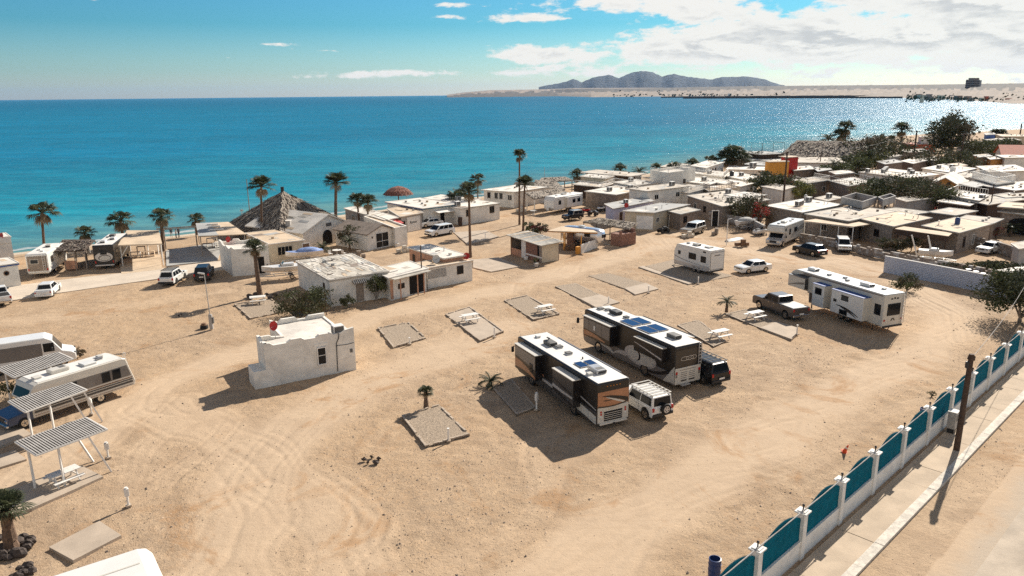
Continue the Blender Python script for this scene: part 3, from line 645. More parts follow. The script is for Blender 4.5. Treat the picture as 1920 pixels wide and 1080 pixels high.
def text_part(t, s, size, loc, rot, m, name='lettering', label=None, shear=0, ext=.01):
    c = bpy.data.curves.new(name, 'FONT'); c.body = s; c.size = size; c.extrude = ext; c.align_x = 'CENTER'; c.shear = shear; c.materials.append(MATS[m])
    o = bpy.data.objects.new(name, c); COL.objects.link(o)
    bpy.context.view_layer.update(); me = bpy.data.meshes.new_from_object(o); COL.objects.unlink(o); bpy.data.objects.remove(o)
    n = bpy.data.objects.new(name, me); COL.objects.link(n); n.parent = t; n.location = loc; n.rotation_euler = rot; return n
def slide(t, x0, x1, y, s, d, z0, z1, m, top='rv_beige', lower=None, win=(), name='slide_out', inner='rv_black'):
    b = MB(); a, c = (y - .05, y + s * d) if s > 0 else (y + s * d, y + .05)
    b.box(x0, x1, a, c, z0, z1, m, .02); b.box(x0 - .03, x1 + .03, a, c + s * 0 + (.04 if s > 0 else 0), z1 - .001, z1 + .05, top)
    for xx, sg in ((x0, -1), (x1, 1)): b.box(min(xx, xx + sg * .006), max(xx, xx + sg * .006), a + .03, c - .03, z0 + .04, z1 - .04, inner)
    o = b.build(name, t)
    for w in win: rwin(o, *w, y + s * d, s)
    return o, y + s * d
# ---- motorhome 1: dark bronze, copper rear
def coach_one():
    L, Wd, Hh = 11.9, 2.6, 3.35
    loc, rz = corner_pose((1120, 721), -26.3, 1, L, Wd, 3.35)
    t = thing('motorhome', 'black and bronze motorhome with a copper orange rear panel beside the boxy white car', 'motorhome', loc, rz)
    h = L / 2; y = Wd / 2; b = MB()
    def body(z0, z1, m, ins=0.0, bev=.05): b.box(-h + ins, h - .22, -y + ins, y - ins, z0, z1, m, bev)
    b.prof([(-h, .42), (-h + .04, .38), (h - .5, .38), (h - .12, .5), (h, .9), (h - .02, 1.3), (-h, 1.3)], -y, y, 'rv_bronze', .04)
    b.prof([(-h, 1.28), (h - .02, 1.28), (h - .10, 2.5), (h - .28, Hh - .05), (h - .6, Hh), (-h + .06, Hh), (-h, Hh - .06)], -y, y, 'rv_brown', .05)
    b.build('body', t)
    b = MB(); b.box(-h + .06, h - .55, -y + .10, y - .10, Hh, Hh + .03, 'rv_roof', .01); b.build('roof', t)
    b = MB()   # side graphics, left
    for s in (1, -1):
        yy = s * y
        swoosh(curve([(h - .15, 1.9), (h - 2.5, 2.0), (h - 4.6, 1.45)]), curve([(h - .05, 1.15), (h - 2.5, 1.35), (h - 4.6, 1.38)]), yy, s, 'rv_copper', b)
        swoosh(curve([(h - .6, .95), (h - 5, 1.45), (h - 8.0, .95)]), curve([(h - .6, .72), (h - 5, 1.2), (h - 8.0, .90)]), yy, s, 'rv_silver', b, .008)
        swoosh(curve([(1.2, 1.05), (-1.5, 1.55), (-h + .1, 1.0)]), curve([(1.2, 1.0), (-1.5, .9), (-h + .1, .42)]), yy, s, 'rv_beige', b, .007)
        swoosh(curve([(-.5, 2.1), (-3, 2.0), (-h + .1, 1.5)]), curve([(-.5, 2.05), (-3, 1.85), (-h + .1, 1.42)]), yy, s, 'rv_silver', b, .008)
        swoosh([(2.0, .60), (-h + .05, .60)], [(2.0, .585), (-h + .05, .585)], yy, s, 'rv_black', b, .01)
        for xx in (-4.9, -4.0, -1.0, .2, 1.4, 2.6): b.box(xx, xx + .02, min(yy, yy + s * .01), max(yy, yy + s * .01), .45, 1.2, 'rv_black')
    b.build('side_graphics', t)
    # rear panel
    b = MB(); X = -h
    b.box(X - .02, X, -y + .06, y - .06, .50, 1.62, 'rv_beige', .01); b.build('rear_cap', t)
    b = MB(); b.box(X - .018, X, -y + .06, y - .06, 1.64, 2.72, 'rv_copper'); o = b.build('rear_mural', t, label='copper orange rear panel with dark swooshes')
    b = MB()
    def rsw(a, c, m, e=.028):
        for i in range(len(a) - 1):
            q = [a[i], a[i + 1], c[i + 1], c[i]]; b.raw([(X - e, -p[0], p[1]) for p in q] + [(X - .01, -p[0], p[1]) for p in q], [(0, 1, 2, 3), (7, 6, 5, 4), (0, 4, 5, 1), (1, 5, 6, 2), (2, 6, 7, 3), (3, 7, 4, 0)], m)
    rsw(curve([(-.9, 2.42), (-.1, 2.45), (1.2, 2.02)]), curve([(-.9, 2.40), (.3, 2.1), (1.2, 1.72)]), 'rv_brown')
    rsw(curve([(-.6, 2.32), (.1, 2.15), (1.2, 1.66)]), curve([(-.6, 2.30), (0, 2.0), (.9, 1.66)]), 'rv_beige', .032)
    rsw(curve([(-.8, 2.1), (-.3, 2.05), (.2, 2.12)]), curve([(-.8, 2.06), (-.3, 1.95), (.2, 2.12)]), 'rv_brown', .03)
    rsw(curve([(-1.2, 1.74), (0, 1.5), (1.2, 1.82)]), curve([(-1.2, 1.64), (0, 1.44), (1.2, 1.72)]), 'rv_black', .034)
    b.build('swoosh', o)
    b = MB(); b.box(X - .03, X, -.74, .74, .58, 1.28, 'dark_void')
    for k in range(4): b.box(X - .05, X - .02, -.74, .74, .70 + k * .14, .732 + k * .14, 'rv_beige')
    b.build('grille', t)
    for s in (1, -1):
        for k in range(3):
            b = MB(); b.cyl((X - .01, s * .98, 1.30 - k * .17), (X - .05, s * .98, 1.30 - k * .17), .07, 'red_light' if k < 2 else 'white_paint', n=12); b.build('tail_light', t)
    b = MB()
    for k in range(7): b.beam((X - .03, .40 - k * .13, 1.37), (X - .03, .36 - k * .13, 1.50), .02, .035, 'chrome')
    b.build('lettering', t)
    b = MB(); b.box(X - .14, X + .1, -1.1, 1.1, .36, .50, 'rv_beige', .03); b.box(X - .3, X, -.06, .06, .34, .44, 'black_plastic'); b.build('rear_bumper', t)
    b = MB()
    for k in range(5): b.box(X - .03, X, -.5 + k * .25 - .04, -.5 + k * .25 + .04, Hh - .30, Hh - .26, 'amber')
    b.build('marker_light', t)
    # slides on the left
    s1, ys = slide(t, h - 4.35, h - .95, y, 1, .62, 1.05, 3.02, 'rv_brown')
    b = MB(); swoosh(curve([(h - 1.0, 1.95), (h - 2.5, 2.0), (h - 4.3, 1.3)]), curve([(h - 1.0, 1.25), (h - 2.5, 1.45), (h - 4.3, 1.15)]), ys, 1, 'rv_copper', b)
    swoosh([(h - 1.0, 2.9), (h - 4.3, 2.9)], [(h - 1.0, 2.2), (h - 4.3, 1.9)], ys, 1, 'rv_grey', b); b.build('graphics', s1); rwin(s1, h - 3.9, h - 3.5, 1.6, 2.2, ys, 1)
    s2, ys = slide(t, -h + 2.1, -h + 4.95, y, 1, .62, .95, 2.95, 'rv_bronze')
    b = MB(); swoosh(curve([(-h + 4.9, 1.9), (-h + 3.6, 1.75), (-h + 2.15, 1.75)]), curve([(-h + 4.9, 1.65), (-h + 3.8, 1.55), (-h + 2.15, 1.6)]), ys, 1, 'rv_silver', b, .012)
    swoosh(curve([(-h + 4.9, 2.4), (-h + 3.6, 2.1), (-h + 2.15, 2.0)]), curve([(-h + 4.9, 2.3), (-h + 3.6, 1.95), (-h + 2.15, 1.85)]), ys, 1, 'rv_black', b, .012)
    swoosh(curve([(-h + 4.9, 1.62), (-h + 3.6, 1.5), (-h + 2.15, 1.2)]), curve([(-h + 4.9, 1.4), (-h + 3.6, 1.2), (-h + 2.15, 1.0)]), ys, 1, 'rv_black', b, .011); b.build('graphics', s2)
    b = MB(); b.box(h - .24, h - .03, -y + .18, y - .18, 1.55, 2.75, 'glass', .04); b.build('windscreen', t)
    for s in (1, -1):
        rwin(t, h - .85, h - .3, 1.7, 2.45, s * y, s)
        b = MB(); b.beam((h - .1, s * y, 2.5), (h + .1, s * (y + .28), 2.4), .05, .05, 'black_plastic'); b.box(h + .02, h + .14, s * (y + .30) - .11, s * (y + .30) + .11, 1.95, 2.42, 'black_plastic', .03); b.build('wing_mirror', t)
    for xx, s in [(x, s) for x in (h - 2.55, -h + 3.0) for s in (1, -1)]: wheel(t, xx, s * (y - .13), .5, .28)
    z = Hh + .03
    roof_ac(t, h - 3.4, .1, z, 'grey_plastic'); roof_ac(t, -h + 2.05, 0, z, 'rv_silver', 1.3, .85)
    roof_vent(t, h - 4.3, -.15, z, 'grey_plastic', .5); roof_vent(t, h - 5.9, -.05, z, 'grey_plastic', .46); roof_vent(t, h - 1.4, .1, z); roof_vent(t, -h + 1.7, .85, z, 'rv_beige')
    solar(t, -h + 3.0, -h + 4.05, .08, .72, z); solar(t, -h + 3.0, -h + 4.05, -.72, -.08, z)
    b = MB(); b.cyl((h - 3.1, .1, z + .3), (h - 3.1, .1, z + .42), .03, 'black_plastic'); b.box(h - 3.3, h - 2.9, .04, .16, z + .42, z + .48, 'black_plastic'); b.cyl((-h + 4.6, -.4, z), (-h + 4.6, -.4, z + .16), .05, 'black_plastic'); b.build('antenna', t)
    b = MB(); b.box(-h + 1.2, h - 2.0, -y - .20, -y + .02, Hh - .16, Hh - .0, 'rv_grey', .05); b.build('awning', t, label='rolled grey awning along the right roof edge')
    return t
def coach_two():
    L, Wd, Hh = 12.4, 2.6, 3.45
    loc, rz = corner_pose((1267, 652), -28.3, 1, L, Wd, 3.45)
    t = thing('motorhome', 'black and grey motorhome with four solar panels and an open white awning', 'motorhome', loc, rz)
    h = L / 2; y = Wd / 2; b = MB()
    b.prof([(-h, .42), (-h + .04, .36), (h - .5, .38), (h - .1, .5), (h, .9), (h, 1.3), (-h, 1.3)], -y, y, 'rv_grey', .04)
    b.prof([(-h, 1.28), (h, 1.28), (h - .06, 2.5), (h - .2, Hh - .05), (h - .5, Hh), (-h + .06, Hh), (-h, Hh - .06)], -y, y, 'rv_brown', .05)
    b.build('body', t)
    b = MB(); b.box(-h + .06, h - .45, -y + .10, y - .10, Hh, Hh + .03, 'rv_roof', .01); b.build('roof', t)
    b = MB()
    for s in (1, -1):
        yy = s * y
        swoosh(curve([(h - .1, 1.75), (h - 1.5, 1.8), (h - 3.2, 1.3)]), curve([(h - .05, .9), (h - 1.5, 1.1), (h - 3.2, 1.2)]), yy, s, 'rv_copper', b)
        # large oval
        n = 22; cxo, czo = -2.0, 1.42; e = [(cxo + 2.05 * math.cos(2 * math.pi * i / n), czo + .78 * math.sin(2 * math.pi * i / n)) for i in range(n)]
        half = n // 2; swoosh(e[:half + 1], [(p[0], 2 * czo - p[1]) for p in e[:half + 1]], yy, s, 'rv_silver', b, .008)
        e2 = [(cxo - .1 + 1.7 * math.cos(2 * math.pi * i / n), czo + .60 * math.sin(2 * math.pi * i / n)) for i in range(n)]
        swoosh(e2[:half + 1], [(p[0], 2 * czo - p[1]) for p in e2[:half + 1]], yy, s, 'rv_beige', b, .012)
        arc1 = [(cxo + .35 + .42 * math.cos(a), czo + .42 * math.sin(a)) for a in [math.pi * (-.5 - .08 * i) for i in range(13)]]
        arc2 = [(cxo + .50 + .36 * math.cos(a), czo + .40 * math.sin(a)) for a in [math.pi * (-.5 - .08 * i) for i in range(13)]]
        swoosh(arc1, arc2, yy, s, 'rv_black', b, .016)
        swoosh(curve([(h - 2.4, 1.2), (h - 3.5, 1.75), (h - 4.6, .62)]), curve([(h - 2.4, .9), (h - 3.3, .95), (h - 4.6, .56)]), yy, s, 'rv_beige', b, .009)
        swoosh(curve([(h - 4.6, .75), (h - 5.2, 1.25), (h - 6.4, 1.3)]), curve([(h - 4.6, .62), (h - 5.2, .95), (h - 6.4, .9)]), yy, s, 'rv_silver', b, .01)
        swoosh(curve([(-2.2, .62), (-4.2, .7), (-h + .9, 1.35)]), curve([(-2.2, .5), (-4.4, .42), (-h + .5, 1.25)]), yy, s, 'rv_black', b, .014)
        swoosh(curve([(-h + 1.3, .42), (-h + .9, .9), (-h + .02, 1.9)]), curve([(-h + .9, .42), (-h + .4, .6), (-h + .02, .5)]), yy, s, 'rv_beige', b, .012)
        swoosh([(h - .4, .52), (-h + 1.5, .52)], [(h - .4, .505), (-h + 1.5, .505)], yy, s, 'rv_black', b, .01)
    b.build('side_graphics', t)
    X = -h; b = MB(); b.box(X - .03, X, -y + .05, y - .05, .42, 1.72, 'rv_beige', .015); b.build('rear_cap', t)
    b = MB(); b.box(X - .02, X, -y + .05, y - .05, 1.74, 3.15, 'rv_black'); o = b.build('rear_window', t, label='wide black rear panel with a looping silver emblem')
    b = MB()
    for cy, ry in ((.35, .42), (-.12, .38), (-.5, .3)):
        n = 20; ring = [(cy + ry * math.cos(2 * math.pi * i / n), 2.42 + .17 * math.sin(2 * math.pi * i / n)) for i in range(n + 1)]; ring2 = [(cy + (ry - .035) * math.cos(2 * math.pi * i / n), 2.42 + .135 * math.sin(2 * math.pi * i / n)) for i in range(n + 1)]
        for i in range(n):
            q = [ring[i], ring[i + 1], ring2[i + 1], ring2[i]]; b.raw([(X - .03 - cy * .004, p[0], p[1]) for p in q], [(0, 1, 2, 3)], 'rv_silver')
    b.build('emblem', o)
    b = MB()
    for k in range(4):
        for s in (1, -1): b.box(X - .042, X - .02, s * .40 - .3, s * .40 + .3, .86 + k * .15, .90 + k * .15, 'rv_grey')
    b.box(X - .042, X - .02, -.82, .82, 1.52, 1.56, 'rv_grey')
    for s in (1, -1): b.box(X - .045, X - .02, s * .4 - .28, s * .4 + .28, .62, .72, 'rv_black')
    b.build('grille', t)
    for s in (1, -1):
        b = MB(); b.box(X - .06, X, s * 1.12 - .09, s * 1.12 + .09, 1.24, 1.46, 'red_light', .01); b.box(X - .058, X, s * 1.12 - .08, s * 1.12 + .08, .98, 1.22, 'rv_grey', .01); b.build('tail_light', t)
    b = MB(); b.box(X - .30, X + .05, -.1, .75, .34, .42, 'galv', .01); b.box(X - .5, X, -.5, -.38, .34, .42, 'black_plastic'); b.build('hitch', t)
    b = MB()
    for s in (-.95, -1.22): b.beam((X - .10, s, 1.0 + .8), (X - .10, s, Hh + .1), .035, .035, 'rv_silver')
    for k in range(6): b.beam((X - .10, -.95, 1.95 + k * .28), (X - .10, -1.22, 1.95 + k * .28), .03, .03, 'rv_silver')
    b.build('ladder', t)
    s1, ys = slide(t, h - 4.9, h - .9, y, 1, .62, 1.35, 3.1, 'rv_brown')
    b = MB(); swoosh([(h - 1.0, 2.95), (h - 4.8, 2.95)], [(h - 1.0, 2.05), (h - 4.8, 1.85)], ys, 1, 'rv_grey', b); swoosh(curve([(h - 1.0, 1.9), (h - 2.5, 2.0), (h - 4.2, 1.6)]), curve([(h - 1.0, 1.45), (h - 2.5, 1.6), (h - 4.2, 1.5)]), ys, 1, 'rv_copper', b, .01)
    for xx in (h - 1.8, h - 2.8, h - 3.7): b.box(xx, xx + .03, ys, ys + .014, 2.0, 2.95, 'rv_black')
    b.box(h - 2.75, h - 2.5, ys, ys + .02, 2.2, 2.6, 'rv_white'); b.build('graphics', s1)
    s2, ys = slide(t, -h + 1.0, -h + 4.5, y, 1, .45, 2.0, 3.1, 'rv_brown')
    b = MB(); swoosh(curve([(-h + 4.4, 2.75), (-h + 3, 2.6), (-h + 1.05, 2.3)]), curve([(-h + 4.4, 2.7), (-h + 3, 2.5), (-h + 1.05, 2.15)]), ys, 1, 'rv_silver', b, .012); b.build('graphics', s2)
    b = MB(); b.box(h - .16, h + .02, -y + .12, y - .12, 1.5, 2.85, 'glass', .04); b.build('windscreen', t)
    for s in (1, -1):
        rwin(t, h - .8, h - .25, 1.8, 2.6, s * y, s)
        b = MB(); b.beam((h - .1, s * y, 2.6), (h + .2, s * (y + .42), 2.4), .04, .04, 'black_plastic'); b.box(h + .12, h + .26, s * (y + .46) - .12, s * (y + .46) + .12, 2.1, 2.6, 'black_plastic', .03); b.build('wing_mirror', t)
    for xx, s in [(x, s) for x in (h - 2.4, -h + 3.6) for s in (1, -1)]: wheel(t, xx, s * (y - .13), .52, .28)
    z = Hh + .03
    roof_ac(t, h - 2.9, -.1, z, 'black_plastic', 1.05, .75); roof_ac(t, -h + 1.9, -.15, z, 'grey_plastic', 1.05, .75)
    roof_vent(t, h - 1.1, .25, z, 'grey_plastic', .5); roof_vent(t, h - 1.7, -.1, z, 'grey_plastic', .42); roof_vent(t, h - 4.4, -.1, z, 'black_plastic', .42)
    for xx in (h - 6.7, h - 8.9): solar(t, xx, xx + 1.75, .04, .98, z); solar(t, xx, xx + 1.75, -1.0, -.06, z)
    b = MB()   # awning opened on the right side
    x0, x1 = -h + 3.2, h - 2.4; yo = -y - 2.3
    b.raw([(x0, -y, 3.12), (x1, -y, 3.12), (x1, yo, 2.55), (x0, yo, 2.55), (x0, -y, 3.10), (x1, -y, 3.10), (x1, yo, 2.53), (x0, yo, 2.53)], [(0, 1, 2, 3), (7, 6, 5, 4), (0, 4, 5, 1), (1, 5, 6, 2), (2, 6, 7, 3), (3, 7, 4, 0)], 'rv_white')
    o = b.build('awning', t, label='open white awning on the far side')
    b = MB(); b.cyl((x0 - .1, yo, 2.55), (x1 + .1, yo, 2.55), .07, 'black_plastic')
    for xx in (x0 - .05, x1 + .05): b.beam((xx, -y, 2.6), (xx, yo, 2.5), .05, .07, 'black_plastic'); b.beam((xx, -y - .02, 1.9), (xx, (yo - y) / 2, 2.62), .04, .04, 'black_plastic')
    b.build('awning_arm', o)
    return t
coach_one(); coach_two()
def fifth_wheel():
    L, Wd, Hh = 12.6, 2.55, 3.7
    loc, rz = corner_pose((1660, 554), -21.5, 1, L, Wd, 3.7)
    t = thing('caravan', 'long white and grey fifth wheel caravan with a raised front and three slide outs', 'caravan', loc, rz)
    h = L / 2; y = Wd / 2; b = MB()
    b.prof([(-h, .62), (h - 3.2, .62), (h - 3.1, 1.75), (h - .35, 1.80), (h, 2.2), (h - .1, 2.9), (h - .5, 3.4), (h - 1.1, Hh), (-h + .05, Hh), (-h, Hh - .05)], -y, y, 'rv_beige', .04)
    b.build('body', t)
    b = MB(); b.box(-h + .05, h - 1.15, -y + .06, y - .06, Hh, Hh + .03, 'rv_white', .01); b.prof([(h - 1.15, Hh), (h - 1.1, Hh + .03), (h - .52, 3.45), (h - .56, 3.40)], -y + .1, y - .1, 'rv_white'); b.build('roof', t)
    b = MB()
    for s in (1, -1):
        yy = s * y
        swoosh(curve([(h - .1, 2.2), (h - 1.5, 2.6), (h - 3.3, 3.4)]), curve([(h - .12, 2.9), (h - .8, 3.2), (h - 3.3, 3.66)]), yy, s, 'rv_bronze', b)
        swoosh([(h - .3, 2.0), (h - 3.0, 1.95)], [(h - .3, 1.9), (h - 3.0, 1.83)], yy, s, 'rv_black', b)
        swoosh([(h - 2.0, 3.62), (-h + .2, 3.62)], [(h - 2.4, 3.4), (-h + .2, 3.52)], yy, s, 'rv_grey', b, .008)
        swoosh([(h - 3.25, 1.75), (h - 5.0, 1.6)], [(h - 3.25, .75), (h - 5.0, .75)], yy, s, 'rv_bronze', b)
        swoosh([(h - 3.2, .70), (-h + .1, .70)], [(h - 3.2, .64), (-h + .1, .64)], yy, s, 'rv_black', b)
        for xx in (h - 3.7, h - 4.3): b.box(xx, xx + .03, min(yy, yy + s * .012), max(yy, yy + s * .012), .8, 1.7, 'rv_black')
    b.build('side_graphics', t)
    s1, ys = slide(t, h - 2.95, h - .55, y, 1, .5, 1.95, 3.15, 'rv_beige', 'rv_grey', inner='rv_bronze')
    b = MB(); swoosh(curve([(h - .6, 2.05), (h - 1.5, 2.5), (h - 2.9, 2.75)]), curve([(h - .6, 2.0), (h - 1.5, 2.35), (h - 2.9, 2.5)]), ys, 1, 'rv_grey', b, .01); b.build('graphics', s1)
    s2, ys = slide(t, h - 6.1, h - 4.55, y, 1, .9, .85, 3.1, 'rv_white', 'blue_paint', inner='rv_beige'); rwin(s2, h - 5.75, h - 4.95, 2.15, 2.75, ys, 1)
    s3, ys = slide(t, -h + 1.55, -h + 5.5, y, 1, .9, .85, 3.1, 'rv_white', 'blue_paint', inner='rv_beige')
    rwin(s3, -h + 3.4, -h + 4.2, 2.35, 2.8, ys, 1); rwin(s3, -h + 4.85, -h + 5.15, 2.0, 2.2, ys, 1); rwin(s3, -h + 3.4, -h + 4.3, .95, 1.35, ys, 1)
    b = MB(); swoosh(curve([(-h + 4.9, 1.7), (-h + 3.5, 1.9), (-h + 2.0, 1.15)]), curve([(-h + 4.9, 1.68), (-h + 3.5, 1.6), (-h + 2.0, 1.1)]), ys, 1, 'rv_black', b, .01)
    swoosh(curve([(-h + 4.2, 1.6), (-h + 3.2, 1.6), (-h + 2.2, 1.0)]), curve([(-h + 4.2, 1.58), (-h + 3.4, 1.35), (-h + 2.2, .97)]), ys, 1, 'rv_bronze', b, .012); b.build('graphics', s3)
    rwin(t, -h + .35, -h + 1.0, 1.7, 2.65, y, 1); ewin(t, -.75, .75, 1.7, 2.75, -h, -1)
    b = MB(); X = -h
    for s in (1, -1): b.box(X - .012, X, s * .35 - .12, s * .35 + .12, 3.2, 3.34, 'rv_black')
    b.box(X - .012, X, -.1, .1, 3.22, 3.4, 'rv_black')
    n = 12
    for i in range(n):
        a0 = math.pi * i / n; a1 = math.pi * (i + 1) / n; f = lambda a, r: (X - .014, r * math.cos(a), 1.12 + r * 1.1 * math.sin(a))
        b.raw([f(a0, .26), f(a1, .26), f(a1, .13), f(a0, .13)], [(0, 1, 2, 3)], 'rv_black')
    b.build('emblem', t)
    b = MB(); b.box(X - .08, X + .02, -y + .05, y - .05, .52, .70, 'black_plastic', .02); b.build('rear_bumper', t)
    for s in (1, -1):
        b = MB(); b.box(X - .03, X, s * (y - .22) - .1, s * (y - .22) + .1, 1.15, 1.32, 'red_light', .01); b.build('tail_light', t)
    b = MB()
    for s in (-y + .05, -y + .35): b.beam((X - .12, s, .8), (X - .12, s, Hh + .1), .035, .035, 'rv_silver')
    for k in range(9): b.beam((X - .12, -y + .05, .95 + k * .32), (X - .12, -y + .35, .95 + k * .32), .03, .03, 'rv_silver')
    b.build('ladder', t)
    for xx in (-h + 4.1, -h + 5.0):
        for s in (1, -1): wheel(t, xx, s * (y - .16), .4, .24)
    for s in (1, -1):
        b = MB(); b.beam((h - 3.4, s * (y - .3), 0), (h - 3.4, s * (y - .3), .9), .09, .09, 'black_plastic'); b.box(h - 3.5, h - 3.3, s * (y - .3) - .12, s * (y - .3) + .12, 0, .03, 'black_plastic'); b.build('landing_leg', t)
        b = MB(); b.beam((-h + 1.2, s * (y - .2), 0), (-h + 1.2, s * (y - .2), .65), .07, .07, 'black_plastic'); b.build('stabiliser', t)
    b = MB(); b.beam((h - 1.5, -.3, 1.1), (h - 1.5, -.3, 1.8), .2, .2, 'black_plastic'); b.build('hitch', t)
    z = Hh + .03; roof_ac(t, h - 2.2, 0, z, 'rv_white'); roof_ac(t, -h + 3.3, 0, z, 'rv_white', 1.2, .8); 
    for xx, yy, m_ in ((h - 4.6, .2, 'rv_grey'), (h - 6.2, -.3, 'rv_grey'), (-h + 5.5, .3, 'rv_grey'), (-h + 1.6, -.3, 'rv_beige')): roof_vent(t, xx, yy, z, m_, .34)
    return t
fifth_wheel()
def box_trailer():
    L, Wd, Hh = 6.3, 2.5, 3.15
    loc, rz = corner_pose((1332, 471), -31, 1, L, Wd, 3.15)
    t = thing('caravan', 'short white box caravan with a rear ramp door, beside the white sedan', 'caravan', loc, rz)
    h = L / 2; y = Wd / 2; b = MB()
    b.prof([(-h, .6), (h - .15, .6), (h, .9), (h - .02, 2.2), (h - .45, Hh - .03), (h - .6, Hh), (-h + .03, Hh), (-h, Hh - .03)], -y, y, 'rv_white', .035); b.build('body', t)
    b = MB(); b.box(-h + .04, h - .65, -y + .05, y - .05, Hh, Hh + .025, 'rv_roof'); b.build('roof', t)
    b = MB()
    for s in (1, -1):
        yy = s * y; swoosh([(h - .05, 1.0), (-h, 1.0)], [(h - .05, .62), (-h, .62)], yy, s, 'rv_silver', b); swoosh(curve([(h - .1, 1.7), (h - 1.5, 1.15), (-h + .1, 1.08)]), curve([(h - .1, 1.6), (h - 1.5, 1.08), (-h + .1, 1.04)]), yy, s, 'rv_grey', b, .008)
        b.box(-h + .7, -h + 1.2, min(yy, yy + s * .012), max(yy, yy + s * .012), 2.75, 2.95, 'black_plastic')
    b.build('side_graphics', t)
    rwin(t, h - 3.9, h - 2.7, 1.65, 2.35, y, 1); rwin(t, -h + .7, -h + 1.5, 1.55, 2.25, y, 1); rwin(t, h - 1.15, h - .8, 1.9, 2.3, y, 1)
    b = MB(); b.box(-h - .03, -h, -y + .12, y - .12, .75, 2.85, 'rv_white', .01); 
    for q in ((-y + .10, -y + .13), (y - .13, y - .10)): b.box(-h - .034, -h, q[0], q[1], .72, 2.88, 'rv_black')
    b.box(-h - .034, -h, -y + .1, y - .1, 2.85, 2.88, 'rv_black'); b.box(-h - .034, -h, -y + .1, y - .1, .72, .75, 'rv_black')
    o = b.build('ramp_door', t); b = MB(); [b.beam((-h - .04, .5 - k * .11, 2.42 + .05 * (k % 2)), (-h - .04, .42 - k * .11, 2.52 + .05 * ((k + 1) % 2)), .02, .05, 'rv_black') for k in range(9)]; b.build('lettering', o)
    b = MB(); b.box(-h + .5, h - .1, -y - .03, y + .03, .48, .62, 'galv'); b.beam((h - .2, -.7, .55), (h + 1.1, 0, .55), .1, .1, 'black_plastic'); b.beam((h - .2, .7, .55), (h + 1.1, 0, .55), .1, .1, 'black_plastic'); b.box(-h - .1, -h + .1, -y + .1, y - .1, .45, .58, 'black_plastic'); b.beam((h + 1, 0, 0), (h + 1, 0, .7), .08, .08, 'black_plastic'); b.build('chassis', t)
    b = MB(); b.box(-h + 1.35, -h + 3.15, -y - .05, y + .05, .8, .98, 'rv_silver', .03); b.build('wheel_arch', t)
    for xx in (-h + 1.8, -h + 2.65):
        for s in (1, -1): wheel(t, xx, s * (y - .1), .36, .22)
    z = Hh + .025; roof_ac(t, .3, .1, z, 'rv_beige', .95, .7, .28); roof_vent(t, 1.7, .2, z, 'rv_grey'); roof_vent(t, -1.6, -.1, z, 'rv_beige', .8)
box_trailer()
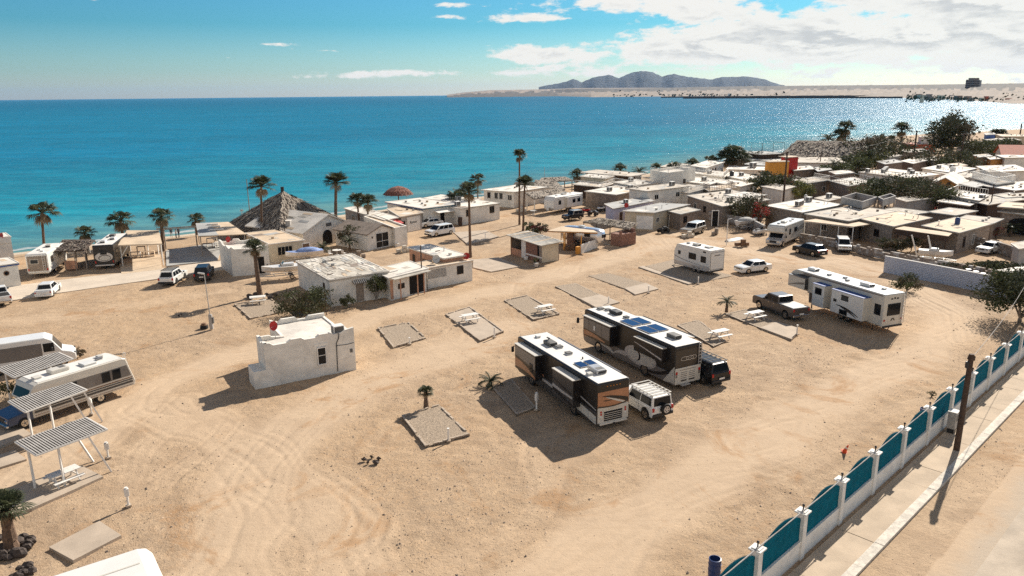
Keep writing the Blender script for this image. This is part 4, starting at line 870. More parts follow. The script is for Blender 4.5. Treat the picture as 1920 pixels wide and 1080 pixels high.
def class_c():
    L, Wd, Hh = 9.0, 2.5, 3.05
    A = -140.0; q = (P(1433, 461) + P(1464, 465)) / 2; fw = Vector((math.sin(R_(A)), math.cos(R_(A)), 0)); c = q - fw * (L / 2)
    t = thing('motorhome', 'white coachbuilt motorhome parked by the stone house beside the black car', 'motorhome', (c.x, c.y, 0), az2rz(A))
    h = L / 2; y = Wd / 2; b = MB()
    b.prof([(-h, .5), (h - 2.1, .5), (h - 2.1, 1.9), (h - .75, 1.95), (h - .55, 2.2), (h - .75, 2.8), (h - 1.2, Hh), (-h, Hh)], -y, y, 'rv_beige', .05); b.build('body', t)
    b = MB(); b.box(-h + .05, h - 1.2, -y + .06, y - .06, Hh, Hh + .025, 'rv_white'); b.build('roof', t)
    b = MB(); b.prof([(h - 2.3, .4), (h - .05, .4), (h, .7), (h - .05, 1.05), (h - .9, 1.2), (h - 1.5, 1.95), (h - 2.3, 1.95)], -y + .15, y - .15, 'rv_silver', .05); b.build('cab', t)
    b = MB(); b.raw([(h - .92, -y + .3, 1.24), (h - .92, y - .3, 1.24), (h - 1.46, y - .35, 1.9), (h - 1.46, -y + .35, 1.9), (h - .98, -y + .3, 1.2), (h - .98, y - .3, 1.2), (h - 1.52, y - .35, 1.86), (h - 1.52, -y + .35, 1.86)], [(0, 1, 2, 3), (7, 6, 5, 4), (0, 4, 5, 1), (1, 5, 6, 2), (2, 6, 7, 3), (3, 7, 4, 0)], 'glass'); b.build('windscreen', t)
    for s in (1, -1):
        b = MB(); b.box(h - .06, h + .02, s * .75 - .15, s * .75 + .15, .72, .92, 'chrome', .02); b.build('headlight', t)
        b = MB(); b.beam((h - 1.2, s * (y - .15), 1.4), (h - 1.1, s * (y + .2), 1.45), .03, .03, 'black_plastic'); b.box(h - 1.15, h - 1.05, s * (y + .25) - .09, s * (y + .25) + .09, 1.3, 1.7, 'black_plastic', .02); b.build('wing_mirror', t)
        rwin(t, h - 3.5, h - 2.9, 1.55, 2.3, s * y, s); rwin(t, h - 1.6, h - 1.25, 2.3, 2.6, s * y, s); rwin(t, -1.6, -.4, 1.7, 2.3, s * y, s)
    b = MB(); b.box(h - .03, h + .015, -.5, .5, .62, .95, 'black_plastic'); b.build('grille', t)
    b = MB(); b.box(h - .05, h + .1, -y + .2, y - .2, .36, .52, 'chrome', .02); b.build('front_bumper', t)
    b = MB()
    for s in (1, -1):
        for k in range(3): swoosh(curve([(h - 3.8, 1.35 - k * .18), (0, 1.7 - k * .2), (-h + .1, 2.5 - k * .25)]), curve([(h - 3.8, 1.32 - k * .18), (0, 1.6 - k * .2), (-h + .1, 2.38 - k * .25)]), s * y, s, 'rv_bronze' if k % 2 == 0 else 'rv_black', b, .008)
        swoosh([(h - 2.2, .62), (-h, .62)], [(h - 2.2, .52), (-h, .52)], s * y, s, 'rv_grey', b)
    b.build('side_graphics', t);
    for xx in (h - 1.1, -h + 2.9):
        for s in (1, -1): wheel(t, xx, s * (y - .2), .4, .26)
    z = Hh + .025; roof_ac(t, .6, 0, z, 'rv_beige'); roof_vent(t, -1.2, .3, z); roof_vent(t, 2.2, -.2, z, 'rv_grey'); roof_vent(t, -3, 0, z)
class_c()
def vintage():
    L, Wd, Hh = 9.0, 2.4, 2.9
    pr, pf = (179.5, 765), (61, 803); a = P(*pr); f = P(*pf); A = -146.0
    fw = Vector((math.sin(R_(A)), math.cos(R_(A)), 0)); lf = Vector((-fw.y, fw.x, 0)); q = P(242, 669.5, 2.85); c = q + fw * (L / 2 - .25) - lf * Wd / 2
    t = thing('motorhome', 'old beige motorhome with brown stripes and a blue bonnet behind striped picnic shades', 'motorhome', (c.x, c.y, 0), az2rz(A))
    h = L / 2; y = Wd / 2; b = MB()
    b.prof([(-h + .1, .55), (h - 1.6, .5), (h - 1.6, 1.5), (h - 1.35, 1.8), (h - 1.9, Hh - .1), (h - 2.2, Hh), (-h + .8, Hh), (-h + .55, Hh - .08), (-h, .9)], -y, y, 'rv_beige', .05); b.build('body', t)
    b = MB(); b.box(-h + .85, h - 2.25, -y + .08, y - .08, Hh, Hh + .03, 'rv_roof'); b.build('roof', t)
    b = MB(); b.prof([(h - 1.8, .42), (h - .05, .42), (h, .65), (h - .05, .98), (h - 1.2, 1.15), (h - 1.55, 1.5), (h - 1.8, 1.5)], -y + .1, y - .1, 'paint_blue', .06, 2); b.build('bonnet', t)
    b = MB(); b.raw([(h - 1.40, -y + .2, 1.9), (h - 1.40, y - .2, 1.9), (h - 1.72, y - .2, 2.5), (h - 1.72, -y + .2, 2.5), (h - 1.5, -y + .2, 1.88), (h - 1.5, y - .2, 1.88), (h - 1.82, y - .2, 2.48), (h - 1.82, -y + .2, 2.48)], [(0, 1, 2, 3), (7, 6, 5, 4), (0, 4, 5, 1), (1, 5, 6, 2), (2, 6, 7, 3), (3, 7, 4, 0)], 'glass'); b.build('windscreen', t)
    b = MB()
    for s in (1, -1):
        for z0, z1, m_ in ((1.22, 1.30, 'wood'), (1.06, 1.16, 'rv_bronze'), (.84, 1.0, 'rv_bronze'), (.66, .70, 'wood')): swoosh([(h - 1.7, z1), (-h + .25, z1)], [(h - 1.7, z0), (-h + .2, z0)], s * y, s, m_, b, .008)
        swoosh([(1.6, 2.30), (-h + .55, 2.30)], [(1.6, 1.42), (-h + .3, 1.42)], s * y, s, 'rv_grey', b, .006)
    b.build('side_stripes', t)
    for s in (1, -1):
        for x0, x1 in ((-h + 1.9, -h + 2.45), (-h + 1.1, -h + 1.65), (-.2, .3), (h - 3.2, h - 2.2)): rwin(t, x0, x1, 1.5, 2.2, s * y, s)
        b = MB(); b.box(h - .08, h + .02, s * .8 - .16, s * .8 + .16, .62, .82, 'chrome', .02); b.build('headlight', t)
    b = MB(); b.box(h - .05, h + .12, -y + .1, y - .1, .36, .52, 'chrome', .03); b.build('front_bumper', t)
    b = MB(); b.box(h - .03, h + .015, -.6, .6, .6, .86, 'black_plastic'); b.build('grille', t)
    for s in (1, -1): wheel(t, h - 1.0, s * (y - .16), .38, .24); wheel(t, -h + 2.75, s * (y - .16), .38, .26)
    z = Hh + .03; roof_ac(t, .35, .0, z, 'rv_beige', 1.3, .8); roof_vent(t, -1.6, .3, z, 'rv_white', .9); roof_vent(t, 1.9, .2, z, 'rv_beige', .5); roof_vent(t, -2.6, .0, z, 'rv_grey', .4); roof_vent(t, -2.9, -.5, z, 'rv_beige', .4)
    b = MB()
    for s in (-.25, .25): b.beam((-h + .45, y - .35 + s * .6, Hh), (-h + .38, y - .35 + s * .6, Hh + .28), .03, .03, 'rv_white'); b.beam((-h + .1, y - .35 + s * .6, 1.0), (-h + .45, y - .35 + s * .6, Hh), .03, .03, 'rv_white')
    for k in range(6): b.beam((-h + .06 + k * .065, y - .5, 1.2 + k * .3), (-h + .06 + k * .065, y - .2, 1.2 + k * .3), .03, .03, 'rv_white')
    b.beam((-h + .38, y - .5, Hh + .28), (-h + .38, y - .2, Hh + .28), .03, .03, 'rv_white'); b.build('ladder', t)
vintage()
def panel_van():
    L, Wd, Hh = 6.9, 2.0, 2.65
    A = 60.0; q = P(144, 668, 0.5); fw = Vector((math.sin(R_(A)), math.cos(R_(A)), 0)); lf = Vector((-fw.y, fw.x, 0)); c = q - fw * (L / 2) + lf * .6
    t = thing('van', 'tall white panel van with grey sides, its nose showing beyond a striped shade', 'van', (c.x, c.y, 0), az2rz(A))
    h = L / 2; y = Wd / 2; b = MB()
    b.prof([(-h, .35), (h - .05, .35), (h, .6), (h - .02, .95), (h - .3, 1.15), (h - .95, 1.35), (h - 1.6, 2.35), (h - 2.1, Hh), (-h + .1, Hh), (-h, Hh - .2)], -y, y, 'paint_white', .12, 3); b.build('body', t)
    b = MB()
    for s in (1, -1):
        swoosh([(h - 2.4, 2.2), (-h + .3, 2.2)], [(h - 2.4, 1.0), (-h + .3, 1.0)], s * y, s, 'rv_grey', b, .01)
    b.build('side_panel', t)
    b = MB(); vs_ = [(h - 1.0, -y + .2, 1.42), (h - 1.0, y - .2, 1.42), (h - 1.58, y - .25, 2.3), (h - 1.58, -y + .25, 2.3)]; b.raw([(p[0] + .03, p[1], p[2] + .02) for p in vs_] + vs_, [(0, 1, 2, 3), (7, 6, 5, 4), (0, 4, 5, 1), (1, 5, 6, 2), (2, 6, 7, 3), (3, 7, 4, 0)], 'glass'); b.build('windscreen', t)
    for s in (1, -1):
        rwin(t, h - 2.25, h - 1.55, 1.45, 2.1, s * y, s); wheel(t, h - 1.0, s * (y - .12), .35, .22); wheel(t, -h + 1.3, s * (y - .12), .35, .22)
        b = MB(); b.box(h - .35, h - .02, s * .78 - .12, s * .78 + .14, .85, 1.05, 'glass', .03); b.build('headlight', t)
        b = MB(); b.box(h - 1.75, h - 1.6, s * (y + .16) - .1, s * (y + .16) + .1, 1.45, 1.8, 'black_plastic', .03); b.build('wing_mirror', t)
    b = MB(); b.box(h - .06, h + .03, -.6, .6, .55, .85, 'black_plastic', .02); b.build('grille', t)
panel_van()
def simple_coach(p, A, L, Hh, label, m1, m2, style):
    Wd = 2.5; loc, rz = corner_pose(p, A, 1, L, Wd, Hh)
    t = thing('motorhome', label, 'motorhome', loc, rz); h = L / 2; y = Wd / 2; X = -h
    b = MB(); b.prof([(-h, .5), (h - .3, .5), (h, .9), (h - .15, 2.5), (h - .6, Hh), (-h + .1, Hh), (-h, Hh - .1)], -y, y, m1, .08, 2); b.build('body', t)
    b = MB(); b.box(-h + .15, h - .65, -y + .12, y - .12, Hh, Hh + .03, 'rv_roof'); b.build('roof', t)
    for s in (1, -1):
        b = MB(); b.box(X - .03, X, s * (y - .18) - .08, s * (y - .18) + .08, .8, 1.1, 'red_light', .01); b.build('tail_light', t)
        for ax in (h - 1.3, -h + 2.6): wheel(t, ax, s * (y - .15), .45, .26)
        rwin(t, -h + 1.2, -h + 2.2, 1.6, 2.3, s * y, s); rwin(t, .5, 1.8, 1.6, 2.3, s * y, s)
    b = MB(); b.box(X - .1, X + .05, -y + .1, y - .1, .42, .6, m2, .02); b.build('rear_bumper', t)
    if style == 0:
        b = MB(); b.box(X - .02, X, -y + .15, y - .15, .75, Hh - .25, 'wood_grey')
        for k in range(12): b.box(X - .028, X, -y + .15, y - .15, .82 + k * .16, .84 + k * .16, 'rv_grey')
        b.build('rear_cladding', t); ewin(t, -.1, .75, 1.75, 2.25, X - .02, -1, 'rv_beige')
        b = MB()
        for s in (-.65, -.92): b.beam((X - .1, s, .7), (X - .1, s, Hh), .03, .03, 'rv_white')
        for k in range(7): b.beam((X - .1, -.65, .85 + k * .3), (X - .1, -.92, .85 + k * .3), .03, .03, 'rv_white')
        b.build('ladder', t)
        roof_ac(t, .8, -.2, Hh + .03, 'rv_beige'); roof_vent(t, -1.5, .3, Hh + .03); roof_vent(t, -2.6, -.3, Hh + .03)
    else:
        b = MB(); n = 20
        e = lambda ry, rz_, cz: [(X - .02, ry * math.cos(2 * math.pi * i / n), cz + rz_ * math.sin(2 * math.pi * i / n)) for i in range(n)]
        b.poly(e(1.08, .62, 1.62)[::-1], 'rv_silver'); b.poly([(p[0] - .012, p[1] - .08, p[2]) for p in e(.78, .40, 1.5)][::-1], 'rv_grey'); b.poly([(p[0] - .02, p[1] - .1, p[2]) for p in e(.66, .30, 1.47)][::-1], 'rv_beige'); b.build('rear_graphics', t)
        ewin(t, -.35, .35, 2.0, 2.5, X - .03, -1)
        roof_ac(t, -.6, -.4, Hh + .03, 'rv_white'); roof_ac(t, 2.0, .2, Hh + .03, 'grey_plastic'); roof_vent(t, 1.0, .6, Hh + .03, 'black_plastic'); roof_ac(t, -2.8, .3, Hh + .03, 'rv_white')
    return t
simple_coach((46, 478), -16, 8.2, 2.95, 'white motorhome with brown ribbed rear and ladder, beside the white shed on the beach row', 'rv_white', 'rv_beige', 0)
simple_coach((172, 461), -15, 9.5, 3.2, 'black motorhome with silver oval rear graphics, tucked beside the thatched lean-to', 'rv_brown', 'rv_silver', 1)
def travel_trailer():
    L, Wd, Hh = 9.0, 2.45, 3.1
    A = -137.0; q = P(1038, 401); fw = Vector((math.sin(R_(A)), math.cos(R_(A)), 0)); lf = Vector((-fw.y, fw.x, 0)); c = q - fw * (L / 2) - lf * Wd / 2
    t = thing('caravan', 'white travel caravan with curved grey decals beside the thatched porch', 'caravan', (c.x, c.y, 0), az2rz(A)); h = L / 2; y = Wd / 2
    b = MB(); b.prof([(-h, .6), (h - .3, .6), (h, 1.0), (h - .05, 2.4), (h - .4, Hh), (-h, Hh)], -y, y, 'rv_white', .06); b.build('body', t)
    b = MB(); b.box(-h + .1, h - .45, -y + .1, y - .1, Hh, Hh + .03, 'rv_roof'); b.build('roof', t)
    s1, ys = slide(t, -h + 1.2, h - 3.3, y, 1, .7, .9, 2.8, 'rv_white', 'rv_white', inner='rv_beige')
    for x0 in (-h + 1.8, -h + 3.3): rwin(s1, x0, x0 + .8, 1.7, 2.3, ys, 1)
    rwin(t, h - 2.2, h - 1.5, 1.6, 2.3, y, 1); rwin(t, -h + .3, -h + .9, 1.6, 2.2, y, 1)
    b = MB()
    for x0, yy in ((h - 1.2, y), (-h + 2.6, ys), (-h + 4.2, ys)):
        a1 = [(x0 - .9 * math.sin(a), 2.1 + .55 * math.cos(a)) for a in [i * .16 for i in range(10)]]; a2 = [(x0 - .8 * math.sin(a), 2.1 + .47 * math.cos(a)) for a in [i * .16 for i in range(10)]]; swoosh(a1, a2, yy, 1, 'rv_grey', b, .012)
    b.build('side_graphics', t)
    b = MB(); b.beam((h - .2, -.6, .55), (h + 1, 0, .55), .1, .1, 'black_plastic'); b.beam((h - .2, .6, .55), (h + 1, 0, .55), .1, .1, 'black_plastic'); b.cyl((h + .3, 0, .6), (h + .3, 0, 1.15), .3, 'rv_white', n=14); b.build('tow_bar', t)
    for xx in (-.6, .3):
        for s in (1, -1): wheel(t, xx, s * (y - .12), .36, .22)
    roof_ac(t, 0, 0, Hh + .03, 'rv_beige'); roof_vent(t, 2.4, .2, Hh + .03); roof_vent(t, -2.4, -.2, Hh + .03)
travel_trailer()
def airstream():
    A = 128.0; L, Wd, Hh = 7.4, 2.3, 2.75; q = (P(1121, 462, .35) + P(1144, 458, .35)) / 2
    fw = Vector((math.sin(R_(A)), math.cos(R_(A)), 0)); c = q - fw * (L / 2)
    t = thing('caravan', 'rounded silver aluminium caravan between the yellow shelter and the brick thatched hut', 'caravan', (c.x, c.y, 0), az2rz(A)); h = L / 2
    b = MB(); ns = 18; nr = 16; vs_ = []; 
    for i in range(ns + 1):
        u = -1 + 2 * i / ns; x = u * h; k = (1 - abs(u) ** 5.0) ** .42 if abs(u) < 1 else 0.0
        kz = .45 + .55 * k; ky = .35 + .65 * k if abs(u) < 1 else .3
        for j in range(nr):
            a = 2 * math.pi * j / nr; cx_, cz_ = math.cos(a), math.sin(a)
            sy = math.copysign(abs(cx_) ** .55, cx_) * Wd / 2 * ky; sz = math.copysign(abs(cz_) ** .62, cz_)
            vs_.append((x, sy, 1.55 + sz * (1.2 if sz > 0 else 1.0) * (kz if sz > 0 else .6 + .4 * k)))
    fs = [(i * nr + j, (i + 1) * nr + j, (i + 1) * nr + (j + 1) % nr, i * nr + (j + 1) % nr) for i in range(ns) for j in range(nr)]
    b.raw(vs_, fs + [tuple(range(nr)), tuple(range((ns + 1) * nr - 1, ns * nr - 1, -1))], 'aluminium', True); b.build('body', t)
    b = MB(); b.box(h - .12, h + .03, -.5, .5, 1.5, 2.05, 'black_plastic', .04); b.box(h + .02, h + .04, -.44, .44, 1.55, 2.0, 'glass'); b.build('window', t)
    for s in (1, -1):
        rwin(t, 1.0, 1.9, 1.6, 2.1, s * (Wd / 2 - .01), s); rwin(t, -1.8, -.9, 1.6, 2.1, s * (Wd / 2 - .01), s); wheel(t, -.45, s * .98, .36, .22); wheel(t, .4, s * .98, .36, .22)
    roof_ac(t, -.2, 0, 2.72, 'rv_white', .9, .65, .25); b = MB(); b.beam((h - .2, 0, .55), (h + 1.0, 0, .5), .1, .1, 'black_plastic'); b.build('tow_bar', t)
airstream()
# ---- cars
loc, rz = corner_pose((1222, 789), -28, 1, 4.5, 1.88, .25)
car('car', 'boxy white off road car with slatted roof rack and spare wheel, between two motorhomes', 'car', loc, rz, L=4.5, Wd=1.88, H=1.86, belt=1.12, hood=1.12, deck=1.1, cab=(-2.18, .75, -2.1, .35), wr=.42, axle=(-1.45, 1.45), clr=.42, kind='jeep', rack='rv_beige', spare=True)
loc, rz = corner_pose((1334, 722), -28, 1, 5.4, 1.95, .3)
car('pickup_truck', 'black pickup with a rear canopy and roof rack, parked right of the second dark motorhome', 'pickup', loc, rz, L=5.4, Wd=1.95, H=1.85, belt=1.15, hood=1.12, cab=(-2.62, 1.1, -2.45, .5), wr=.39, axle=(-1.7, 1.6), clr=.35, kind='suv', paint='paint_black', rack='black_plastic')
loc, rz = veh_pose((1477, 600.6), (1420, 576.6), 1, 2.03, az=-19.5)
car('pickup_truck', 'brown grey crew cab pickup with a white bed cover, parked beside the fifth wheel caravan', 'pickup', loc, rz, L=6.3, Wd=2.03, H=2.02, belt=1.3, hood=1.28, cab=(-.85, 1.55, -.75, .95), wr=.42, axle=(-2.0, 2.05), clr=.42, kind='pickup', paint='paint_grey', cover='rv_white')
loc, rz = veh_pose((1436, 509.3), (1401.7, 513.5), 1, 1.78)
car('car', 'white four door sedan parked between the box caravan and the fifth wheel', 'car', loc, rz, L=4.6, Wd=1.78, H=1.46)
loc, rz = veh_pose((1527.6, 482), (1491.9, 473.7), 1, 1.85)
car('car', 'black crossover car with silver wheels, parked beside the coachbuilt motorhome', 'car', loc, rz, L=4.6, Wd=1.85, H=1.6, belt=1.0, hood=.98, deck=1.02, cab=(-2.1, 1.15, -1.6, .5), wr=.36, clr=.26, kind='suv', paint='paint_black')
loc, rz = corner_pose((1571, 473), -163, -1, 4.4, 1.75, 0, 1)
car('van', 'small white minivan facing the camera under the stone house terrace', 'minivan', loc, rz, L=4.4, Wd=1.75, H=1.7, belt=1.0, hood=.98, cab=(-2.05, 1.35, -1.95, .6), wr=.32, kind='van')
loc, rz = corner_pose((1274, 439), -140, -1, 5.4, 1.95, .2, 1)
car('car', 'big old two tone off road wagon with a white roof, nose towards the sand road', 'car', loc, rz, L=5.4, Wd=1.95, H=1.85, belt=1.12, hood=1.1, cab=(-2.6, .9, -2.5, .45), wr=.4, axle=(-1.6, 1.75), clr=.38, kind='oldsuv', paint='paint_tan', roofm='paint_white')
loc, rz = veh_pose((845, 439), (817, 443.7), 1, 1.9)
car('van', 'silver white minivan with dark windows, parked before the white garage', 'minivan', loc, rz, L=4.9, Wd=1.9, H=1.7, belt=1.02, hood=.98, cab=(-2.25, 1.35, -2.0, .6), wr=.34, axle=(-1.5, 1.45), kind='van', paint='paint_white')
loc, rz = corner_pose((790, 425), -125, 1, 4.4, 1.75, .3, 1)
car('car', 'white compact car half hidden behind the silver minivan', 'car', loc, rz, L=4.4, Wd=1.75, H=1.42)
loc, rz = corner_pose((296.5, 534), -3, 1, 4.7, 1.86, .2)
car('car', 'white estate car with dark rear glass, parked left of the black car', 'car', loc, rz, L=4.7, Wd=1.86, H=1.68, belt=1.0, hood=.98, cab=(-2.15, 1.1, -1.75, .5), wr=.36, clr=.3, kind='suv', rack='black_plastic')
loc, rz = corner_pose((363, 527), -14, 1, 4.7, 1.86, .2)
car('car', 'black off road car parked beside the taller white scalloped building', 'car', loc, rz, L=4.7, Wd=1.86, H=1.75, belt=1.05, hood=1.02, cab=(-2.2, 1.1, -2.0, .5), wr=.38, clr=.32, kind='suv', paint='paint_black')
loc, rz = corner_pose((65, 558), -18, 1, 4.5, 1.76, .2)
car('car', 'small white sedan seen from behind below the concrete lane at the left', 'car', loc, rz, L=4.5, Wd=1.76, H=1.45)
loc, rz = corner_pose((24, 567), -40, -1, 5.3, 1.9, .3)
car('pickup_truck', 'white pickup with a chrome bumper cut off by the left edge of the picture', 'pickup', loc, rz, L=5.3, Wd=1.9, H=1.75, belt=1.1, hood=1.08, cab=(-.5, 1.5, -.3, .8), wr=.38, axle=(-1.65, 1.65), clr=.36, kind='pickup')
loc, rz = corner_pose((1064, 412), -125, 1, 3.8, 1.7, .3, 1)
car('car', 'dark open top off road car with a red door behind the flowering bush', 'car', loc, rz, L=3.8, Wd=1.7, H=1.75, belt=1.05, hood=1.02, cab=(-1.8, .6, -1.7, .3), wr=.38, axle=(-1.15, 1.2), clr=.38, kind='jeep', paint='paint_black', roofm='paint_tan')
loc, rz = corner_pose((1853, 474), -120, 1, 4.6, 1.8, .3, 1)
car('car', 'pale car behind the rough stone wall at the right edge', 'car', loc, rz, L=4.6, Wd=1.8, H=1.45)
# ---------------------------------------------------------------- buildings
def off_poly(pts, d):   # offset a CCW polygon outwards by d
    n = len(pts); out = []
    for i in range(n):
        p0, p1, p2 = Vector(pts[i - 1][:2]), Vector(pts[i][:2]), Vector(pts[(i + 1) % n][:2])
        a = (p1 - p0).normalized(); b = (p2 - p1).normalized(); na = Vector((a.y, -a.x)); nb = Vector((b.y, -b.x))
        k = (na + nb); k = k / max(.3, k.length_squared) * 2; out.append((p1.x + k.x * d, p1.y + k.y * d))
    return out
def quad3(L, N, R, z):   # three roof corners in the photograph (left, near, right) -> CCW polygon N,R,X,L
    l, n, r = P(*L, z), P(*N, z), P(*R, z); x = r + l - n; return [n.xy, r.xy, x.xy, l.xy]
def quadF(A, B, depth, z=0):   # front edge left->right and a depth
    a, b = P(*A, z), P(*B, z); d = (b - a).normalized(); n = Vector((-d.y, d.x, 0)); return [a.xy, b.xy, (b + n * depth).xy, (a + n * depth).xy]
class Bld:
    def __init__(s, label, poly, h, wall='stucco', roof='roof_white', ov=.25, th=.16, kind='flat', hs=None, cat='house', name='house', rise=1.0, axis=0, para=.5, base=0.0, group=None, wallroof=None, solid=True):
        s.poly = [Vector(p) for p in poly]; s.c = sum(s.poly, Vector((0, 0))) / len(poly); s.h = h
        s.t = thing(name, label, cat, (s.c.x, s.c.y, base), 0, group); s.lp = [(p - s.c) for p in s.poly]; s.hs = hs or [h] * len(poly); hs = s.hs; s.b0 = base
        lp = [tuple(p) for p in s.lp]
        if solid:
            b = MB(); n = len(lp)
            if kind == 'gable':
                ends = [((3, 0), (1, 2)), ((0, 1), (2, 3))][axis]; b.prism(lp, -.1, h, wall)
                for i, j in ends:
                    p, q = s.lp[i], s.lp[j]; mpt = (p + q) / 2; iw = (s.lp[(i + 2) % 4] + s.lp[(j + 2) % 4]) / 2; d = (iw - mpt).normalized() * .15
                    v = [(p.x, p.y, h), (q.x, q.y, h), (mpt.x, mpt.y, h + rise), (p.x + d.x, p.y + d.y, h), (q.x + d.x, q.y + d.y, h), (mpt.x + d.x, mpt.y + d.y, h + rise)]
                    b.raw(v, [(0, 1, 2), (5, 4, 3), (0, 3, 4, 1), (1, 4, 5, 2), (2, 5, 3, 0)], wall)
            else: b.prism(lp, -.1, hs, wall)
            b.build('wall', s.t)
        b = MB()
        if kind == 'gable':
            e = [((3, 0), (1, 2)), ((0, 1), (2, 3))][axis]; (i, j), (k, l) = e
            A, B_, C, D = s.lp[i], s.lp[j], s.lp[k], s.lp[l]   # A-B gable end one, C-D gable end two ; eaves B-C and D-A
            m1, m2 = (A + B_) / 2, (C + D) / 2; ax = (m2 - m1).normalized(); m1 = m1 - ax * ov; m2 = m2 + ax * ov
            for P_, Q_ in ((B_, C), (A, D)):
                ou = ((P_ + Q_) / 2 - (m1 + m2) / 2); ou = (ou - ax * ou.dot(ax)).normalized(); P2 = P_ - ax * ov + ou * ov; Q2 = Q_ + ax * ov + ou * ov
                ze = h - rise * ov / max(.5, (B_ - A).length / 2)
                up = [(m1.x, m1.y, h + rise + .05), (m2.x, m2.y, h + rise + .05), (Q2.x, Q2.y, ze + .05), (P2.x, P2.y, ze + .05)]; dn = [(q[0], q[1], q[2] + th) for q in up]
                b.raw(dn + up, [(0, 1, 2, 3), (7, 6, 5, 4), (0, 4, 5, 1), (1, 5, 6, 2), (2, 6, 7, 3), (3, 7, 4, 0)], roof)
        elif kind == 'parapet':
            b.prism(off_poly(lp, -.22), h - .02, h + .03, roof)
        elif kind == 'none': pass
        else:
            op = off_poly(lp, ov); n = len(op); cc = sum((v for v in hs)) / n
            b.raw([(p[0], p[1], hs[i] + .004) for i, p in enumerate(op)] + [(p[0], p[1], hs[i] + th) for i, p in enumerate(op)], [tuple(range(n - 1, -1, -1)), tuple(range(n, 2 * n))] + [(i, (i + 1) % n, n + (i + 1) % n, n + i) for i in range(n)], roof)
        if kind == 'flat' and len(lp) == 4 and not hs[0] - hs[2]:
            rd = random.Random(len(label)); Lx = (s.lp[1] - s.lp[0]); Ly = (s.lp[3] - s.lp[0]); an = math.atan2(Lx.y, Lx.x)
            for k in range(int(min(22, Lx.length * Ly.length / 7))):
                q = s.lp[0] + Lx * rd.uniform(.1, .9) + Ly * rd.uniform(.1, .9); b.X = Matrix.Translation((q.x, q.y, h + th)) @ Matrix.Rotation(an + rd.choice([0, 1.57, .2]), 4, 'Z'); w_, l_, z_ = rd.choice([(.6, 1.6, .012), (.08, 1.8, .07), (.9, .9, .014), (.3, .3, .3), (.12, .7, .09), (1.6, 2.2, .01)]); b.box(-l_ / 2, l_ / 2, -w_ / 2, w_ / 2, .001, z_ + k * .0007, rd.choice(['roof_old', 'roof_grey', 'roof_tan', 'wall_brown', 'roof_white']))
            b.X = Matrix.Identity(4); n = 4
            for i in range(n):
                p0, p1 = off_poly(lp, ov)[i], off_poly(lp, ov)[(i + 1) % n]; b.beam((p0[0], p0[1], h + th - .02), (p1[0], p1[1], h + th - .02), .12, .12, 'roof_grey' if wall in ('stone', 'wall_brown') else 'roof_white')
        s.roof = b.build('roof', s.t)
        if kind == 'parapet':
            b = MB(); ip = off_poly(lp, -.22); n = len(lp)
            for i in range(n):
                j = (i + 1) % n; b.prism([lp[i], lp[j], ip[j], ip[i]], h - .01, h + para, wall)
            b.build('parapet', s.t)
    def fr(s, f):   # frame of facade f: origin, direction, outward normal, length
        n = len(s.lp); a, b = s.lp[f], s.lp[(f + 1) % n]; d = (b - a); L = d.length; d = d / L; return a, d, Vector((d.y, -d.x)), L
    def X(s, f, u, z, proud=0.0):
        a, d, n, L = s.fr(f); o = a + d * u + n * proud
        return Matrix(((d.x, n.x, 0, o.x), (d.y, n.y, 0, o.y), (0, 0, 1, z), (0, 0, 0, 1)))
    def win(s, f, u, z, w, h, frame='white_paint', bars=1, pane='glass', name='window', dep=.05):
        b = MB(); b.X = s.X(f, u, z); e = .07
        b.box(-e, 0, 0, dep, -e, h + e, frame); b.box(w, w + e, 0, dep, -e, h + e, frame); b.box(0, w, 0, dep, -e, 0, frame); b.box(0, w, 0, dep, h, h + e, frame)
        for k in range(bars): b.box(w * (k + 1) / (bars + 1) - .02, w * (k + 1) / (bars + 1) + .02, .012, dep - .01, 0, h, frame)
        o = b.build(name, s.t); b = MB(); b.X = s.X(f, u, z); b.box(0, w, 0, .015, 0, h, pane); b.build('pane', o); return s
    def door(s, f, u, w=.95, h=2.05, m='wood', frame='white_paint', z=.02):
        b = MB(); b.X = s.X(f, u, z); e = .09; b.box(-e, 0, 0, .07, 0, h + e, frame); b.box(w, w + e, 0, .07, 0, h + e, frame); b.box(0, w, 0, .07, h, h + e, frame); b.box(0, w, 0, .04, 0, h, m)
        b.box(w * .1, w * .9, .038, .05, h * .55, h * .93, m); b.box(w * .1, w * .9, .038, .05, h * .08, h * .48, m); o = b.build('door', s.t)
        b = MB(); b.X = s.X(f, u, z); b.box(w - .14, w - .06, .04, .10, 1.0, 1.04, 'chrome'); b.build('handle', o); return s
    def panel(s, f, u, z, w, h, m, d=.02, name='panel', label=None):
        b = MB(); b.X = s.X(f, u, z); b.box(0, w, 0, d, 0, h, m); return b.build(name, s.t, label=label)
    def hz(s, u, v): return s.hs[0]
    def onroof(s, u, v):   # u,v in 0..1 on the polygon N->R, N->L
        n, r, x, l = getattr(s, 'rq', s.lp)[:4]; p = n * (1 - u) * (1 - v) + r * u * (1 - v) + x * u * v + l * (1 - u) * v
        h = s.hs; return p, h[0] * (1 - u) * (1 - v) + h[1] * u * (1 - v) + h[2] * u * v + h[3] * (1 - u) * v
